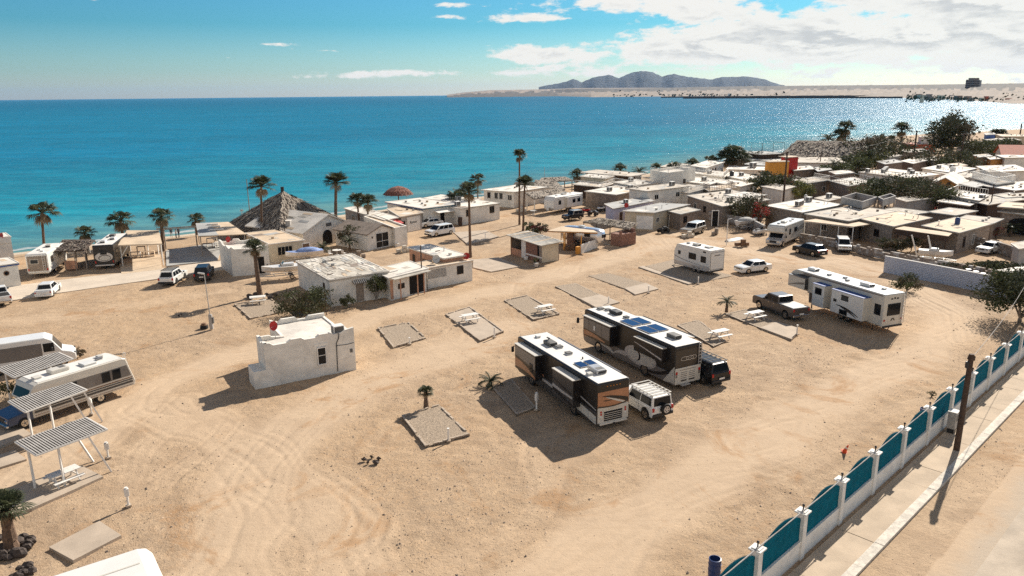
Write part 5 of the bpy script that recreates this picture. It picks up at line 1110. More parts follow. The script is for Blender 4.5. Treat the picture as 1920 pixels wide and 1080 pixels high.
    def ac(s, u, v, dz=.16, sc=1.0, rot=0.6, m='white_paint'):
        p, z = s.onroof(u, v); b = MB(); b.X = Matrix.Translation((p.x, p.y, z + dz)) @ Matrix.Rotation(rot, 4, 'Z') @ Matrix.Scale(sc, 4)
        b.box(-.45, .45, -.4, .4, .12, .85, m, .03); b.box(-.38, .38, -.415, -.39, .2, .78, 'grey_plastic'); b.box(-.465, -.44, -.3, .3, .2, .78, 'grey_plastic')
        for q in (-.38, .38): b.box(q - .04, q + .04, -.35, .35, 0, .13, 'wood_grey')
        b.build('air_conditioner', s.roof); return s
    def tank(s, u, v, r=.5, h=1.0, m='black_plastic', dz=.16):
        p, z = s.onroof(u, v); b = MB(); b.cyl((p.x, p.y, z + dz), (p.x, p.y, z + dz + h), r, m, n=14); b.cyl((p.x, p.y, z + dz + h), (p.x, p.y, z + dz + h + .18), r, m, r * .4, n=14); b.build('water_tank', s.roof); return s
    def pipe(s, u, v, h=.6, r=.05, m='galv', dz=.1):
        p, z = s.onroof(u, v); b = MB(); b.cyl((p.x, p.y, z + dz), (p.x, p.y, z + dz + h), r, m, n=7); b.cyl((p.x, p.y, z + dz + h), (p.x, p.y, z + dz + h + .08), r * 2, m, n=7); b.build('vent_pipe', s.roof); return s
    def dish(s, u, v, r=.42, m='red', dz=.16, up=.7):
        p, z = s.onroof(u, v); b = MB(); b.cyl((p.x, p.y, z + dz), (p.x, p.y, z + dz + up), .03, 'galv', n=6)
        dv = Vector((-.35, -.9, .25)).normalized(); c = Vector((p.x, p.y, z + dz + up + r * .5)); u_ = dv.orthogonal().normalized(); w_ = dv.cross(u_)
        ring = [c + dv * .10 + u_ * (r * math.cos(i * .3927)) + w_ * (r * math.sin(i * .3927)) for i in range(16)]
        for i in range(16): b.raw([c, ring[i], ring[(i + 1) % 16]], [(0, 1, 2)], m)
        b.cyl(c, c + dv * .4 - Vector((0, 0, .15)), .02, 'galv', n=5); b.build('satellite_dish', s.roof); return s
    def rail(s, f_list, z=None, h=.9, m='white_paint', step=.35, ins=.05, rod=.05, solid=False, dz=.16):
        b = MB()
        for f in f_list:
            a, d, n, L = s.fr(f); z0 = (z if z is not None else s.h + dz); a = a - n * ins
            k = max(2, int(L / step))
            for i in range(k + 1):
                q = a + d * (L * i / k); b.box(q.x - rod / 2, q.x + rod / 2, q.y - rod / 2, q.y + rod / 2, z0, z0 + h, m)
            p, q = a, a + d * L; b.beam((p.x, p.y, z0 + h), (q.x, q.y, z0 + h), .08, .07, m); b.beam((p.x, p.y, z0 + .12), (q.x, q.y, z0 + .12), .05, .05, m)
        b.build('railing', s.t); return s
    def posts(s, pts, m='white_paint', r=.07, top=None, z0=0):   # pts as (u, v) on the roof polygon
        for u, v in pts:
            p, z = s.onroof(u, v); b = MB(); b.beam((p.x, p.y, z0 - .05), (p.x, p.y, (top or z) + .01), r * 2, r * 2, m); b.build('post', s.t)
        return s
# ---- B1: white scalloped office in the middle of the lot
z1 = 3.35
q = quadF((502, 724), (668, 691), 2.6); A0, B0 = q[0], q[1]; dn_ = (q[3] - q[0]).normalized(); dd_ = (B0 - A0).normalized(); LL = (B0 - A0).length
poly = [A0, B0, q[2], q[2] - dd_ * LL * .07, q[2] - dd_ * LL * .07 + dn_ * 3.9, A0 + dn_ * 6.5 + dd_ * LL * .27, A0 + dn_ * 2.6 + dd_ * LL * .27, q[3]]
o = Bld('small white scalloped building alone on the sand with one window and a red dish', poly, 2.95, 'stucco', 'roof_white', kind='parapet', para=.12)
W1 = (o.poly[1] - o.poly[0]).length; o.rq = [o.lp[0], o.lp[1], o.lp[2], o.lp[7]]
b = MB()
def scallop(o, f, h0, segs, th=.24, m='stucco'):
    a, d, n, L = o.fr(f); pts = [(0, 0)]
    pts = [(u * L, z) for u, z in segs]
    vs = []
    for u, z in [(0, -.05)] + pts + [(L, -.05)]:
        p = a + d * u; vs.append((p.x, p.y, h0 + z))
    n_ = len(vs); vb = [(v[0] - n.x * th, v[1] - n.y * th, v[2]) for v in vs]
    fr_ = [(0, i, i + 1) for i in range(1, n_ - 1)]
    # quads between consecutive points down to the base keep concave outlines correct
    b = MB()
    for i in range(1, n_ - 2):
        (x0, y0, z0), (x1, y1, z1_) = vs[i], vs[i + 1]; q = [(x0, y0, h0 - .05), (x1, y1, h0 - .05), (x1, y1, z1_), (x0, y0, z0)]
        r = [(p[0] - n.x * th, p[1] - n.y * th, p[2]) for p in q]
        b.raw([(p[0] + n.x * .003, p[1] + n.y * .003, p[2]) for p in q] + r, [(0, 1, 2, 3), (7, 6, 5, 4), (3, 2, 6, 7), (0, 3, 7, 4), (1, 5, 6, 2)], m)
    return b
sc = [(0, .42), (.06, .42), (.10, .20), (.24, .20), (.29, .42), (.40, .42), (.44, .22), (.56, .22), (.60, .42), (.72, .42), (.76, .24), (.86, .30), (.90, .45), (1, .55)]
scallop(o, 0, 3.05, sc).build('parapet_front', o.t); scallop(o, 4, 3.05, [(0, .3), (.3, .3), (.35, .1), (.5, .1), (.55, .35), (.8, .35), (.85, .1), (1, .4)]).build('parapet_back', o.t)
scallop(o, 6, 3.05, [(0, .05), (.4, .15), (.5, .3), (1, .3)]).build('parapet_step', o.t)
scallop(o, 7, 3.05, [(0, .42), (.3, .42), (.4, .22), (.6, .22), (.7, .42), (1, .42)]).build('parapet_side', o.t)
o.win(0, W1 * .57, 1.0, .62, 1.35, 'fence_white', 0, dep=.12); b = MB(); b.X = o.X(0, W1 * .57, 1.68); b.box(0, .62, .016, .05, 0, .05, 'white_paint'); b.build('window_bar', o.t)
b = MB(); b.X = o.X(0, W1 * .57, .8); b.box(-.28, -.1, 0, .04, -.05, 1.9, 'stucco'); b.box(.72, .9, 0, .04, -.05, 1.9, 'stucco'); b.box(-.1, .72, 0, .04, 1.66, 1.9, 'stucco'); b.box(-.1, .72, 0, .04, -.05, .1, 'stucco'); b.build('window_surround', o.t)
b = MB(); b.X = o.X(0, W1 * .78, 0); b.tube([(.15, .06, 3.45), (.3, .1, 3.3), (.25, .06, 2.9), (.06, .04, 2.5), (0, .04, .1)], .035, 'black_plastic'); b.tube([(0, .03, 2.3), (.9, .03, 2.25), (W1 * .21, .03, 2.3)], .02, 'black_plastic'); b.box(W1 * .16, W1 * .16 + .22, 0, .05, 1.5, 1.8, 'grey_plastic'); b.build('cable_conduit', o.t)
o.dish(.20, .9, .40, 'red', .05, .9); o.ac(.84, .22, .06, 1.0, rot=math.atan2(o.fr(0)[1].y, o.fr(0)[1].x))
# low stub wall at the left end
a, d, n, L = o.fr(0); b = MB(); q0 = a - d * .95; b.prism([tuple(q0 - n * 1.3), tuple(q0), tuple(a), tuple(a - n * 1.3)][0:4] if False else [tuple(q0), tuple(a - d * .004), tuple(a - d * .004 - n * 2.0), tuple(q0 - n * 2.0)], -.1, 1.35, 'stucco'); b.build('side_block', o.t, label='low white block against the left wall')
b = MB(); q = a - d * .003 + n * .01
# ---- B2: white scalloped building beside the lane
o = Bld('taller white scalloped building with an open dark doorway beside the concrete lane', quad3((410, 455), (432, 470), (503, 465), 3.3), 3.0, kind='parapet', para=.15)
W2 = o.fr(0)[3]
sc2 = [(0, .6), (.04, .6), (.10, .35), (.3, .32), (.55, .30), (.75, .28), (.86, .34), (.93, .6), (1, .68)]
scallop(o, 0, 3.1, sc2).build('parapet_front', o.t); scallop(o, 3, 3.1, [(0, .6), (.2, .55), (.3, .25), (.5, .25), (.62, .5), (.75, .3), (.9, .3), (1, .6)]).build('parapet_side', o.t)
scallop(o, 2, 3.1, [(0, .5), (.3, .3), (.4, .3), (.45, .6), (.6, .6), (.65, .3), (1, .4)]).build('parapet_back', o.t)
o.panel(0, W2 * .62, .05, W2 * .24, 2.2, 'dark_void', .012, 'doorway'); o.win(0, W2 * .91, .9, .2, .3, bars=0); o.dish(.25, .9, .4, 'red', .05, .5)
# ---- H20 shop with flaking roof
L_, N_, R_q, X_ = P(557, 489, 3.0), P(618, 524, 3.0), P(727, 507.5, 3.0), P(757, 492, 3.0)
XL = L_ + (R_q - N_); XL.z = 0
o = Bld('long white store with a flaking patched roof, tiled door canopy and shrubs in front', [N_.xy, R_q.xy, XL.xy, L_.xy], 2.75, 'stucco', 'roof_old', ov=.12, th=.22)
Wf = o.fr(0)[3]
o.door(0, Wf * .42, .95, 2.0, 'wood_grey'); o.win(3, 9.2, 1.6, .4, .55, 'wood_dark', 0)
b = MB(); b.X = o.X(0, Wf * .42 - .25, 2.15)
b.raw([(-.1, .0, .35), (1.5, 0, .35), (1.5, .5, .05), (-.1, .5, .05), (-.1, 0, .28), (1.5, 0, .28), (1.5, .5, -.02), (-.1, .5, -.02)], [(0, 1, 2, 3), (7, 6, 5, 4), (0, 4, 5, 1), (1, 5, 6, 2), (2, 6, 7, 3), (3, 7, 4, 0)], 'grey_plastic')
for k in range(7): b.cyl((k * .23, .02, .38), (k * .23, .52, .08), .06, 'roof_white', n=6)
b.build('tiled_canopy', o.t)
b = MB()   # loose sheets and debris lying on the flat roof: its own surface
for k in range(70):
    u, v = random.random(), random.random() ** .8; p, z = o.onroof(u, .05 + .9 * v); a0 = math.atan2(o.fr(1)[1].y, o.fr(1)[1].x) + random.uniform(-.15, .15)
    b.X = Matrix.Translation((p.x, p.y, z + .225 + random.random() * .01)) @ Matrix.Rotation(a0, 4, 'Z')
    m_ = random.choice(['roof_white', 'roof_old', 'roof_tan', 'wall_brown', 'roof_grey'] if .25 < u < .75 else ['roof_white', 'roof_old', 'roof_white', 'roof_grey'])
    b.box(-random.uniform(.3, 1.2), random.uniform(.3, 1.2), -random.uniform(.05, .22), random.uniform(.05, .22), 0, .02, m_)
b.X = Matrix.Identity(4); b.build('roof_patches', o.t)
b = MB(); 
for f in (3, 0):
    a, d, n, L = o.fr(f); k = int(L / .6)
    for i in range(k):
        if random.random() < .75:
            q = a + d * ((i + .5) * L / k) - n * .05; b.X = Matrix.Translation((q.x, q.y, 2.98)) @ Matrix.Rotation(math.atan2(d.y, d.x) + random.uniform(-.1, .1), 4, 'Z'); b.box(-.3, .3, -.08, .08, 0, random.uniform(.04, .12), random.choice(['roof_white', 'roof_old']))
b.X = Matrix.Identity(4); b.build('roof_edge', o.t)
# middle part with red beam and pillars
A_, B_ = P(733, 563), P(800, 545)
o = Bld('small white lean-to shop with a rust red fascia and thin poles beside the store', [A_.xy, B_.xy, (B_ + Vector((-2.4, 3.6, 0))).xy, (A_ + Vector((-2.4, 3.6, 0))).xy], 2.5, 'stucco', 'roof_white', ov=.3)
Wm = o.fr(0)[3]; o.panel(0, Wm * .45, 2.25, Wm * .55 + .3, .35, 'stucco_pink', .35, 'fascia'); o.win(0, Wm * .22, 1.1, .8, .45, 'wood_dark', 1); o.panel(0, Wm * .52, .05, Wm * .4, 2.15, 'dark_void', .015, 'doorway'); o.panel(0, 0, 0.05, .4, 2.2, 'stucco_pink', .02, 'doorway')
for u in (.15, .62, .80): 
    b = MB(); b.X = o.X(0, Wm * u, 0); b.box(-.05, .05, .75, .85, 0, 2.5, 'stucco_pink'); b.build('post', o.t)
b = MB(); b.X = o.X(0, 0, 2.5); b.raw([(-.1, 0, .02), (Wm, 0, .02), (Wm, .95, -.05), (-.1, .95, -.05), (-.1, 0, .10), (Wm, 0, .10), (Wm, .95, .03), (-.1, .95, .03)], [(0, 1, 2, 3), (7, 6, 5, 4), (0, 4, 5, 1), (1, 5, 6, 2), (2, 6, 7, 3), (3, 7, 4, 0)], 'roof_old'); b.build('awning', o.t)
# H21 right room + stone-pink room
q = quadF((802, 541), (886, 525), 3.2)
o = Bld('white end room with one dark window and a pierced lattice wall, a palm behind it', q, 2.35, 'stucco', 'roof_tan', ov=.1, th=.14)
Wr = o.fr(0)[3]; o.win(0, Wr * .66, 1.1, .8, .9, 'wood_dark', 0); o.dish(.95, .2, .42, 'red', .14, .25); o.dish(.32, .35, .5, 'galv', .14, .35)
b = MB(); b.X = o.X(0, .05, 0); 
for i in range(13):
    for j in range(7): b.box(.05 + i * .2, .17 + i * .2, .0, .07, 1.15 + j * .15, 1.24 + j * .15, 'stucco_grey')
b.box(0, Wr * .42, 0, .05, .05, 1.1, 'stucco'); b.box(0, Wr * .42, .0, .075, 2.2, 2.33, 'stucco'); b.build('lattice_screen', o.t)
l, n, r = P(767, 463, 3.1), P(833, 483, 3.1), P(872, 480, 2.9)
o = Bld('pink walled house with a white tilted roof and dark doors behind the lattice wall', [n.xy, r.xy, (r + (l - n)).xy, l.xy], 2.9, 'stucco_pink', 'roof_white', ov=.2)
o.win(3, .9, 1.2, .5, 1.0, 'wood_dark', 0); o.door(3, 3.4, .9, 2.0, 'wood_dark', 'wood'); o.win(3, 5.6, 1.2, .6, .9, 'wood_dark', 0); o.pipe(.4, .6); o.pipe(.7, .4)
# H15 main gabled house: gable end faces the camera
E1, E2 = P(570, 467), P(662, 447); d = (E2 - E1).normalized(); nn = Vector((-d.y, d.x, 0))
o = Bld('large white gabled house with an arched door and patched white roof beside the thatched pyramid', [E1.xy, E2.xy, (E2 + nn * 13).xy, (E1 + nn * 13).xy], 2.3, 'stucco', 'roof_white', kind='gable', axis=1, rise=2.1, ov=.3)
Wg = o.fr(0)[3]; b = MB(); b.X = o.X(0, Wg * .47, .02)
pts = [(-.95, 0), (.95, 0)] + [(.95 * math.cos(t), 1.25 + .95 * math.sin(t)) for t in [math.pi * i / 10 for i in range(11)]]
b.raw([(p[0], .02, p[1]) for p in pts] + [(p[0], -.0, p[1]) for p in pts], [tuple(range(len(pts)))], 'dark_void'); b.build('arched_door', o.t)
o.win(0, Wg * .46, 2.75, 1.0, .45, 'stucco_grey', 4); b = MB(); b.X = o.X(0, .9, .5)
for k in range(18):
    pass
p, z = o.onroof(.12, .35)
b = MB(); b.box(p.x - .35, p.x + .35, p.y - .35, p.y + .35, 2.9, 3.7, 'stucco_grey'); b.box(p.x - .42, p.x + .42, p.y - .42, p.y + .42, 3.7, 3.78, 'roof_white'); b.build('chimney', o.roof)
b = MB()
for k in range(9):
    u = random.uniform(.05, .45); v = random.uniform(.1, .9); p, z = o.onroof(u, v); zz = 2.3 + 2.1 * u * 2 + .215; sl = math.atan2(2.1, Wg / 2)
    b.X = Matrix.Translation((p.x, p.y, zz)) @ Matrix.Rotation(math.atan2(d.y, d.x), 4, 'Z') @ Matrix.Rotation(-sl, 4, 'Y'); b.box(-.25, .25, -1.0, 1.0, 0, .02, random.choice(['roof_grey', 'roof_tan', 'roof_old'])); b.X = Matrix.Identity(4); b.build('roof_patch', o.roof); b = MB()
# H16 tan flat roof
o = Bld('open tan roofed terrace room in front of the thatched pyramid', quad3((461, 437), (506, 457.5), (569, 450), 2.6), 2.45, 'stucco_cream', 'roof_tan', ov=.1); o.win(0, 1.0, .9, 2.0, 1.1, 'stucco_cream', 3); o.door(0, 4.5)
# H17 small gabled house with glazed door
E1, E2 = P(690, 470), P(743, 459); d = (E2 - E1).normalized(); nn = Vector((-d.y, d.x, 0))
o = Bld('small white gabled house with tall glazed doors and a dark mossy roof', [E1.xy, E2.xy, (E2 + nn * 7.5).xy, (E1 + nn * 7.5).xy], 2.35, 'stucco', 'wall_brown', kind='gable', axis=1, rise=1.0, ov=.3)
Wg = o.fr(0)[3]; o.win(0, Wg * .30, .15, Wg * .42, 2.1, 'white_paint', 1); b = MB(); b.X = o.X(0, Wg * .30, 1.0); b.box(0, Wg * .42, .02, .05, 0, .07, 'white_paint'); b.build('glazing_bar', o.t)
for u in (.15, .88): b = MB(); b.X = o.X(0, Wg * u, 1.7); b.box(0, .15, 0, .12, 0, .25, 'wood_dark'); b.build('wall_lamp', o.t)
# walls right of it
o = Bld('plain white flat box house behind the small gabled house', quad3((682, 407), (740, 429), (763, 425), 2.7), 2.6, 'stucco', 'roof_tan', kind='parapet', para=.25)
o = Bld('low white house with a sunlit roof and a red awning, two short palms in front', quad3((647, 391), (722, 413), (746, 408), 2.7), 2.6, 'stucco_grey', 'roof_white', ov=.2); o.win(3, 3, 1, 1.2, 1); o.win(3, 8, 1, 1.2, 1)
b = MB(); b.X = o.X(0, .6, 2.3); b.raw([(0, 0, .2), (2.4, 0, .2), (2.4, 1.3, -.35), (0, 1.3, -.35), (0, 0, .15), (2.4, 0, .15), (2.4, 1.3, -.4), (0, 1.3, -.4)], [(0, 1, 2, 3), (7, 6, 5, 4), (0, 4, 5, 1), (1, 5, 6, 2), (2, 6, 7, 3), (3, 7, 4, 0)], 'red'); b.build('red_awning', o.t)
# garage with script lettering
o = Bld('garage with a pink flat roof and a white door lettered in black script', quad3((729, 391), (752, 405), (790, 398), 2.9), 2.7, 'stucco_grey', 'roof_tan', ov=.3)
Wg = o.fr(0)[3]; o2 = o.panel(0, Wg * .28, .05, Wg * .62, 2.4, 'white_paint', .04, 'garage_door'); a, d, n, L = o.fr(0); q = a + d * (Wg * .56) + n * .06
text_part(o2, 'Ramos', .62, (q.x, q.y, 1.35), (R_(90), 0, math.atan2(d.y, d.x)), 'black_plastic', shear=.45)
o.win(0, .25, .9, .5, 1.0, 'wood_dark', 0)
# H12 blue trim
o = Bld('white house with a blue trimmed flat roof and a side canopy behind the minivan', quad3((726, 379.5), (793, 391.5), (856, 383.5), 3.1), 3.0, 'stucco', 'roof_white', ov=.3, th=.2)
Wf = o.fr(0)[3]
b = MB(); op = off_poly([tuple(p) for p in o.lp], .31); 
for i in (0, 3): j = (i + 1) % 4; b.beam((op[i][0], op[i][1], 3.07), (op[j][0], op[j][1], 3.07), .06, .17, 'teal' if i == 0 else 'blue_paint')
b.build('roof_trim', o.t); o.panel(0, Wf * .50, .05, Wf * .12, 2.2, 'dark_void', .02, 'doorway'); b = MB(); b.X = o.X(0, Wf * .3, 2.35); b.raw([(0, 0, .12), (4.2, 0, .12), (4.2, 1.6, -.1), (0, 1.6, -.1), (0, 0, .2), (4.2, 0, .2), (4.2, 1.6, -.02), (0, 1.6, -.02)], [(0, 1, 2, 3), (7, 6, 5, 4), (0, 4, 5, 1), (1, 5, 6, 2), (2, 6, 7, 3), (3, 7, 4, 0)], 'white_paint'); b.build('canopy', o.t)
b = MB(); b.X = o.X(0, Wf * .1, .9); b.box(0, .9, 0, .4, 0, .8, 'white_paint', .03); b.cyl((.45, .4, .4), (.45, .42, .4), .28, 'grey_plastic', n=12); b.build('wall_air_conditioner', o.t)
# H11
o = Bld('long plain white house with two small windows behind the tall palm', quadF((864, 421.5), (937, 410.5), 8.5), 2.75, 'stucco', 'roof_white', ov=.12, th=.14)
Wf = o.fr(0)[3]; o.win(0, Wf * .14, 1.35, .85, 1.1, 'wood_grey', 1); o.win(0, Wf * .74, 1.35, 1.0, 1.15, 'wood_grey', 1, 'glass'); o.ac(.15, .3); o.ac(.6, .9); o.panel(0, -.6, 0, .55, 1.4, 'wood_dark', .5, 'meter_box'); b = MB(); a, d, n, L = o.fr(0); b.beam((a.x, a.y, 2.82), (a.x + d.x * L, a.y + d.y * L, 2.82), .3, .1, 'teal'); b.build('roof_trim', o.t)
# big mid palm shack roof behind (830-860,365)
o = Bld('low white seafront house with a long pale roof behind the blue trimmed house', quad3((795, 372), (868, 381), (900, 374), 2.8), 2.7, 'stucco', 'roof_white', ov=.2); o.ac(.5, .5)
# H10 white flat with windows
o = Bld('white house with dark windows and a flat overhanging roof near the twin tall palms', quad3((907, 356), (964, 360), (1024, 351), 3.1), 3.0, 'stucco', 'roof_white', ov=.35, th=.14)
Wl = o.fr(3)[3]; o.win(3, Wl * .12, 1.5, .8, 1.2, bars=0); o.win(3, Wl * .36, 1.5, .8, 1.2, bars=0); o.win(3, Wl * .52, 1.5, .8, 1.2, bars=0); o.win(3, Wl * .8, 1.4, .9, 1.0); o.posts([(.12, -.02), (.3, -.02)])
# left sheds
o = Bld('small white shed with a round porthole at the left edge', quadF((-22, 545), (40, 535), 4.5), 2.7, 'stucco', 'roof_white', ov=.15, th=.12)
b = MB(); b.X = o.X(0, o.fr(0)[3] * .62, 1.75); b.cyl((0, 0, 0), (0, .06, 0), .30, 'wood', n=18); b.cyl((0, .05, 0), (0, .07, 0), .2, 'glass', n=18); b.build('porthole', o.t); b = MB(); b.X = o.X(0, 0, 2.6); b.box(-.2, o.fr(0)[3] + .15, .14, .19, -.02, .12, 'blue_paint'); b.build('roof_trim', o.t)
o = Bld('white cabin behind the porthole shed with a red dish on its raised wall', quadF((-40, 505), (29, 496), 4.5), 3.7, 'stucco', 'roof_white', ov=.05); o.panel(0, o.fr(0)[3] - 3.6, 3.1, 3.6, .9, 'stucco', .12, 'sign_board'); o.dish(.78, .02, .4, 'red', .1, .15)
def thatch_skin(b, quads, n, mats=('thatch', 'thatch_dark', 'thatch'), L=.7, w=.09, drop=None):
    """short palm-frond strips laid over roof faces: each quad is a,b (top edge) c,d (bottom edge), c under b"""
    for (A, B, C, D) in quads:
        A, B, C, D = Vector(A), Vector(B), Vector(C), Vector(D); ar = ((B - A).cross(D - A)).length + ((C - B).cross(C - D)).length; k = int(n * ar / 2 / 10)
        nr = (B - A).cross(D - A) if (B - A).length > .1 else (C - D).cross(A - D); nr.normalize(); nr = nr if nr.z > 0 else -nr
        for i in range(k):
            v = math.sqrt(random.random()) if (B - A).length < (C - D).length * .5 else random.random(); u = random.random()
            p = (A * (1 - u) + B * u) * (1 - v) + (D * (1 - u) + C * u) * v; dn = ((D - A) * (1 - u) + (C - B) * u).normalized()
            sd_ = dn.cross(nr); dn = (dn + sd_ * random.uniform(-.5, .5) + nr * random.uniform(-.08, .22)).normalized(); sd_ = dn.cross(nr).normalized()
            l = L * random.uniform(.6, 1.4); w_ = w * random.uniform(.6, 1.5); o_ = p + nr * random.uniform(.02, .10)
            b.raw([o_ - sd_ * w_, o_ + sd_ * w_, o_ + dn * l + sd_ * w_ * .4, o_ + dn * l - sd_ * w_ * .4], [(0, 1, 2, 3)], random.choice(mats))
def thatch_roof(t, quads, n=60, th=.28, mats=('thatch', 'thatch_dark', 'thatch'), base='thatch', L=.7, w=.09, name='thatched_roof'):
    b = MB()
    for q in quads:
        q = [tuple(p) for p in q]; lo = [(p[0], p[1], p[2] - th) for p in q]
        if (Vector(q[0]) - Vector(q[1])).length < .02: b.raw([q[0], q[2], q[3], lo[0], lo[2], lo[3]], [(0, 1, 2), (5, 4, 3), (1, 4, 5, 2), (0, 3, 4, 1), (2, 5, 3, 0)], base)
        else: b.raw(q + lo, [(0, 1, 2, 3), (7, 6, 5, 4), (0, 4, 5, 1), (1, 5, 6, 2), (2, 6, 7, 3), (3, 7, 4, 0)], base)
    thatch_skin(b, quads, n, mats, L, w); return b.build(name, t)
def L3(p, c, z): return (p.x - c.x, p.y - c.y, z)
# big pyramid palapa
ap = P(524, 362, 6.6); cpt = Vector((ap.x, ap.y, 0)); t = thing('thatched_pavilion', 'huge thatched pyramid roof by the sea behind the gabled house', 'pavilion', cpt)
z = 1.9; nW, nE, nS = P(424, 417, z), P(627, 407, z), P(462, 436, z)
c4 = [P(424, 418, z), P(470, 438, z), P(630, 418, z), None]; ctr = cpt; a0 = c4[1]; a1 = c4[2]; c4 = [P(428, 420, z), P(545, 448, z), P(655, 418, z)]
LL_, FF_, RR_ = P(424, 420, 1.8), P(524, 449, 1.8), P(642, 411, 1.8); c_ = (LL_ + RR_) / 2; t.location = (c_.x, c_.y, 0); ring = [Vector((p.x - c_.x, p.y - c_.y, 1.7)) for p in (FF_, RR_, LL_ + RR_ - FF_, LL_)]; top = Vector((0, 0, 6.9)); quads = [(top, top, ring[(k + 1) % 4], ring[k]) for k in range(4)]
thatch_roof(t, quads, 95, .35, L=.95, w=.11)
b = MB(); b.cyl((0, 0, 6.3), (0, 0, 7.6), .28, 'black_plastic', n=10); b.build('roof_finial', t)
for k in range(4):
    for s_ in (.05, .35, .65):
        p = (ring[k] * (1 - s_) + ring[(k + 1) % 4] * s_) * .86; b = MB(); b.cyl((p.x, p.y, -.1), (p.x, p.y, 2.2), .14, 'wood', n=8); b.build('post', t)
# small red round palapa by the sea
c = P(748, 388); t = thing('thatched_umbrella', 'small domed red brown thatch by the sea behind the blue trimmed house', 'umbrella', c); b = MB(); b.cyl((0, 0, -.1), (0, 0, 3.2), .12, 'wood', n=8); b.build('pole', t)
b = MB(); rr = [(0, 4.3), (1.2, 4.0), (2.3, 3.4), (3.1, 2.6)]; n = 14
for (r0, z0), (r1, z1_) in zip(rr, rr[1:]):
    for i in range(n):
        a, e = 2 * math.pi * i / n, 2 * math.pi * (i + 1) / n; q = [(r0 * math.cos(a), r0 * math.sin(a), z0), (r0 * math.cos(e), r0 * math.sin(e), z0), (r1 * math.cos(e), r1 * math.sin(e), z1_), (r1 * math.cos(a), r1 * math.sin(a), z1_)]; b.raw(q, [(3, 2, 1, 0)], 'thatch_red'); thatch_skin(b, [q], 60, ('thatch_red',), .5, .08)
b.build('thatch', t)
# palapa lean-to left
q = [P(99, 471, 2.7), P(158, 468, 2.7), P(178, 449, 3.0), P(118, 449, 3.0)]; c = sum(q, Vector()) / 4; c.z = 0
t = thing('lean_to', 'dark thatched lean-to with a rust red gate between the two beach motorhomes', 'shelter', c); Q = [Vector((p.x - c.x, p.y - c.y, p.z)) for p in q]
thatch_roof(t, [(Q[3], Q[2], Q[1], Q[0])], 110, .2, ('thatch_dark', 'thatch_dark', 'thatch'), 'thatch_dark')
for s_ in (0, .33, .66, 1):
    for e in ((0, 1), (3, 2)):
        p = Q[e[0]] * (1 - s_) + Q[e[1]] * s_; b = MB(); b.beam((p.x, p.y, -.1), (p.x, p.y, p.z - .2), .12, .12, 'wood_grey'); b.build('post', t)
u = (Q[1] - Q[0]).normalized(); b = MB(); p, q_ = Q[0] * .7 + Q[1] * .3, Q[0] * .3 + Q[1] * .7; b.X = Matrix(((u.x, -u.y, 0, p.x), (u.y, u.x, 0, p.y), (0, 0, 1, 0), (0, 0, 0, 1))); Lg = (q_ - p).length
b.box(0, Lg, -.03, .03, .2, 1.25, 'stucco_pink'); [b.box(k * .14, k * .14 + .11, -.05, .05, .15, 1.3, 'stucco_pink') for k in range(int(Lg / .14))]; b.build('gate', t)
b = MB(); b.X = Matrix(((u.x, -u.y, 0, Q[3].x), (u.y, u.x, 0, Q[3].y), (0, 0, 1, 0), (0, 0, 0, 1))); b.box(.3, 3.2, 0, .1, .9, 2.3, 'white_paint'); b.box(.7, 2.9, -.02, .0, 1.2, 2.0, 'glass'); b.build('back_screen', t)
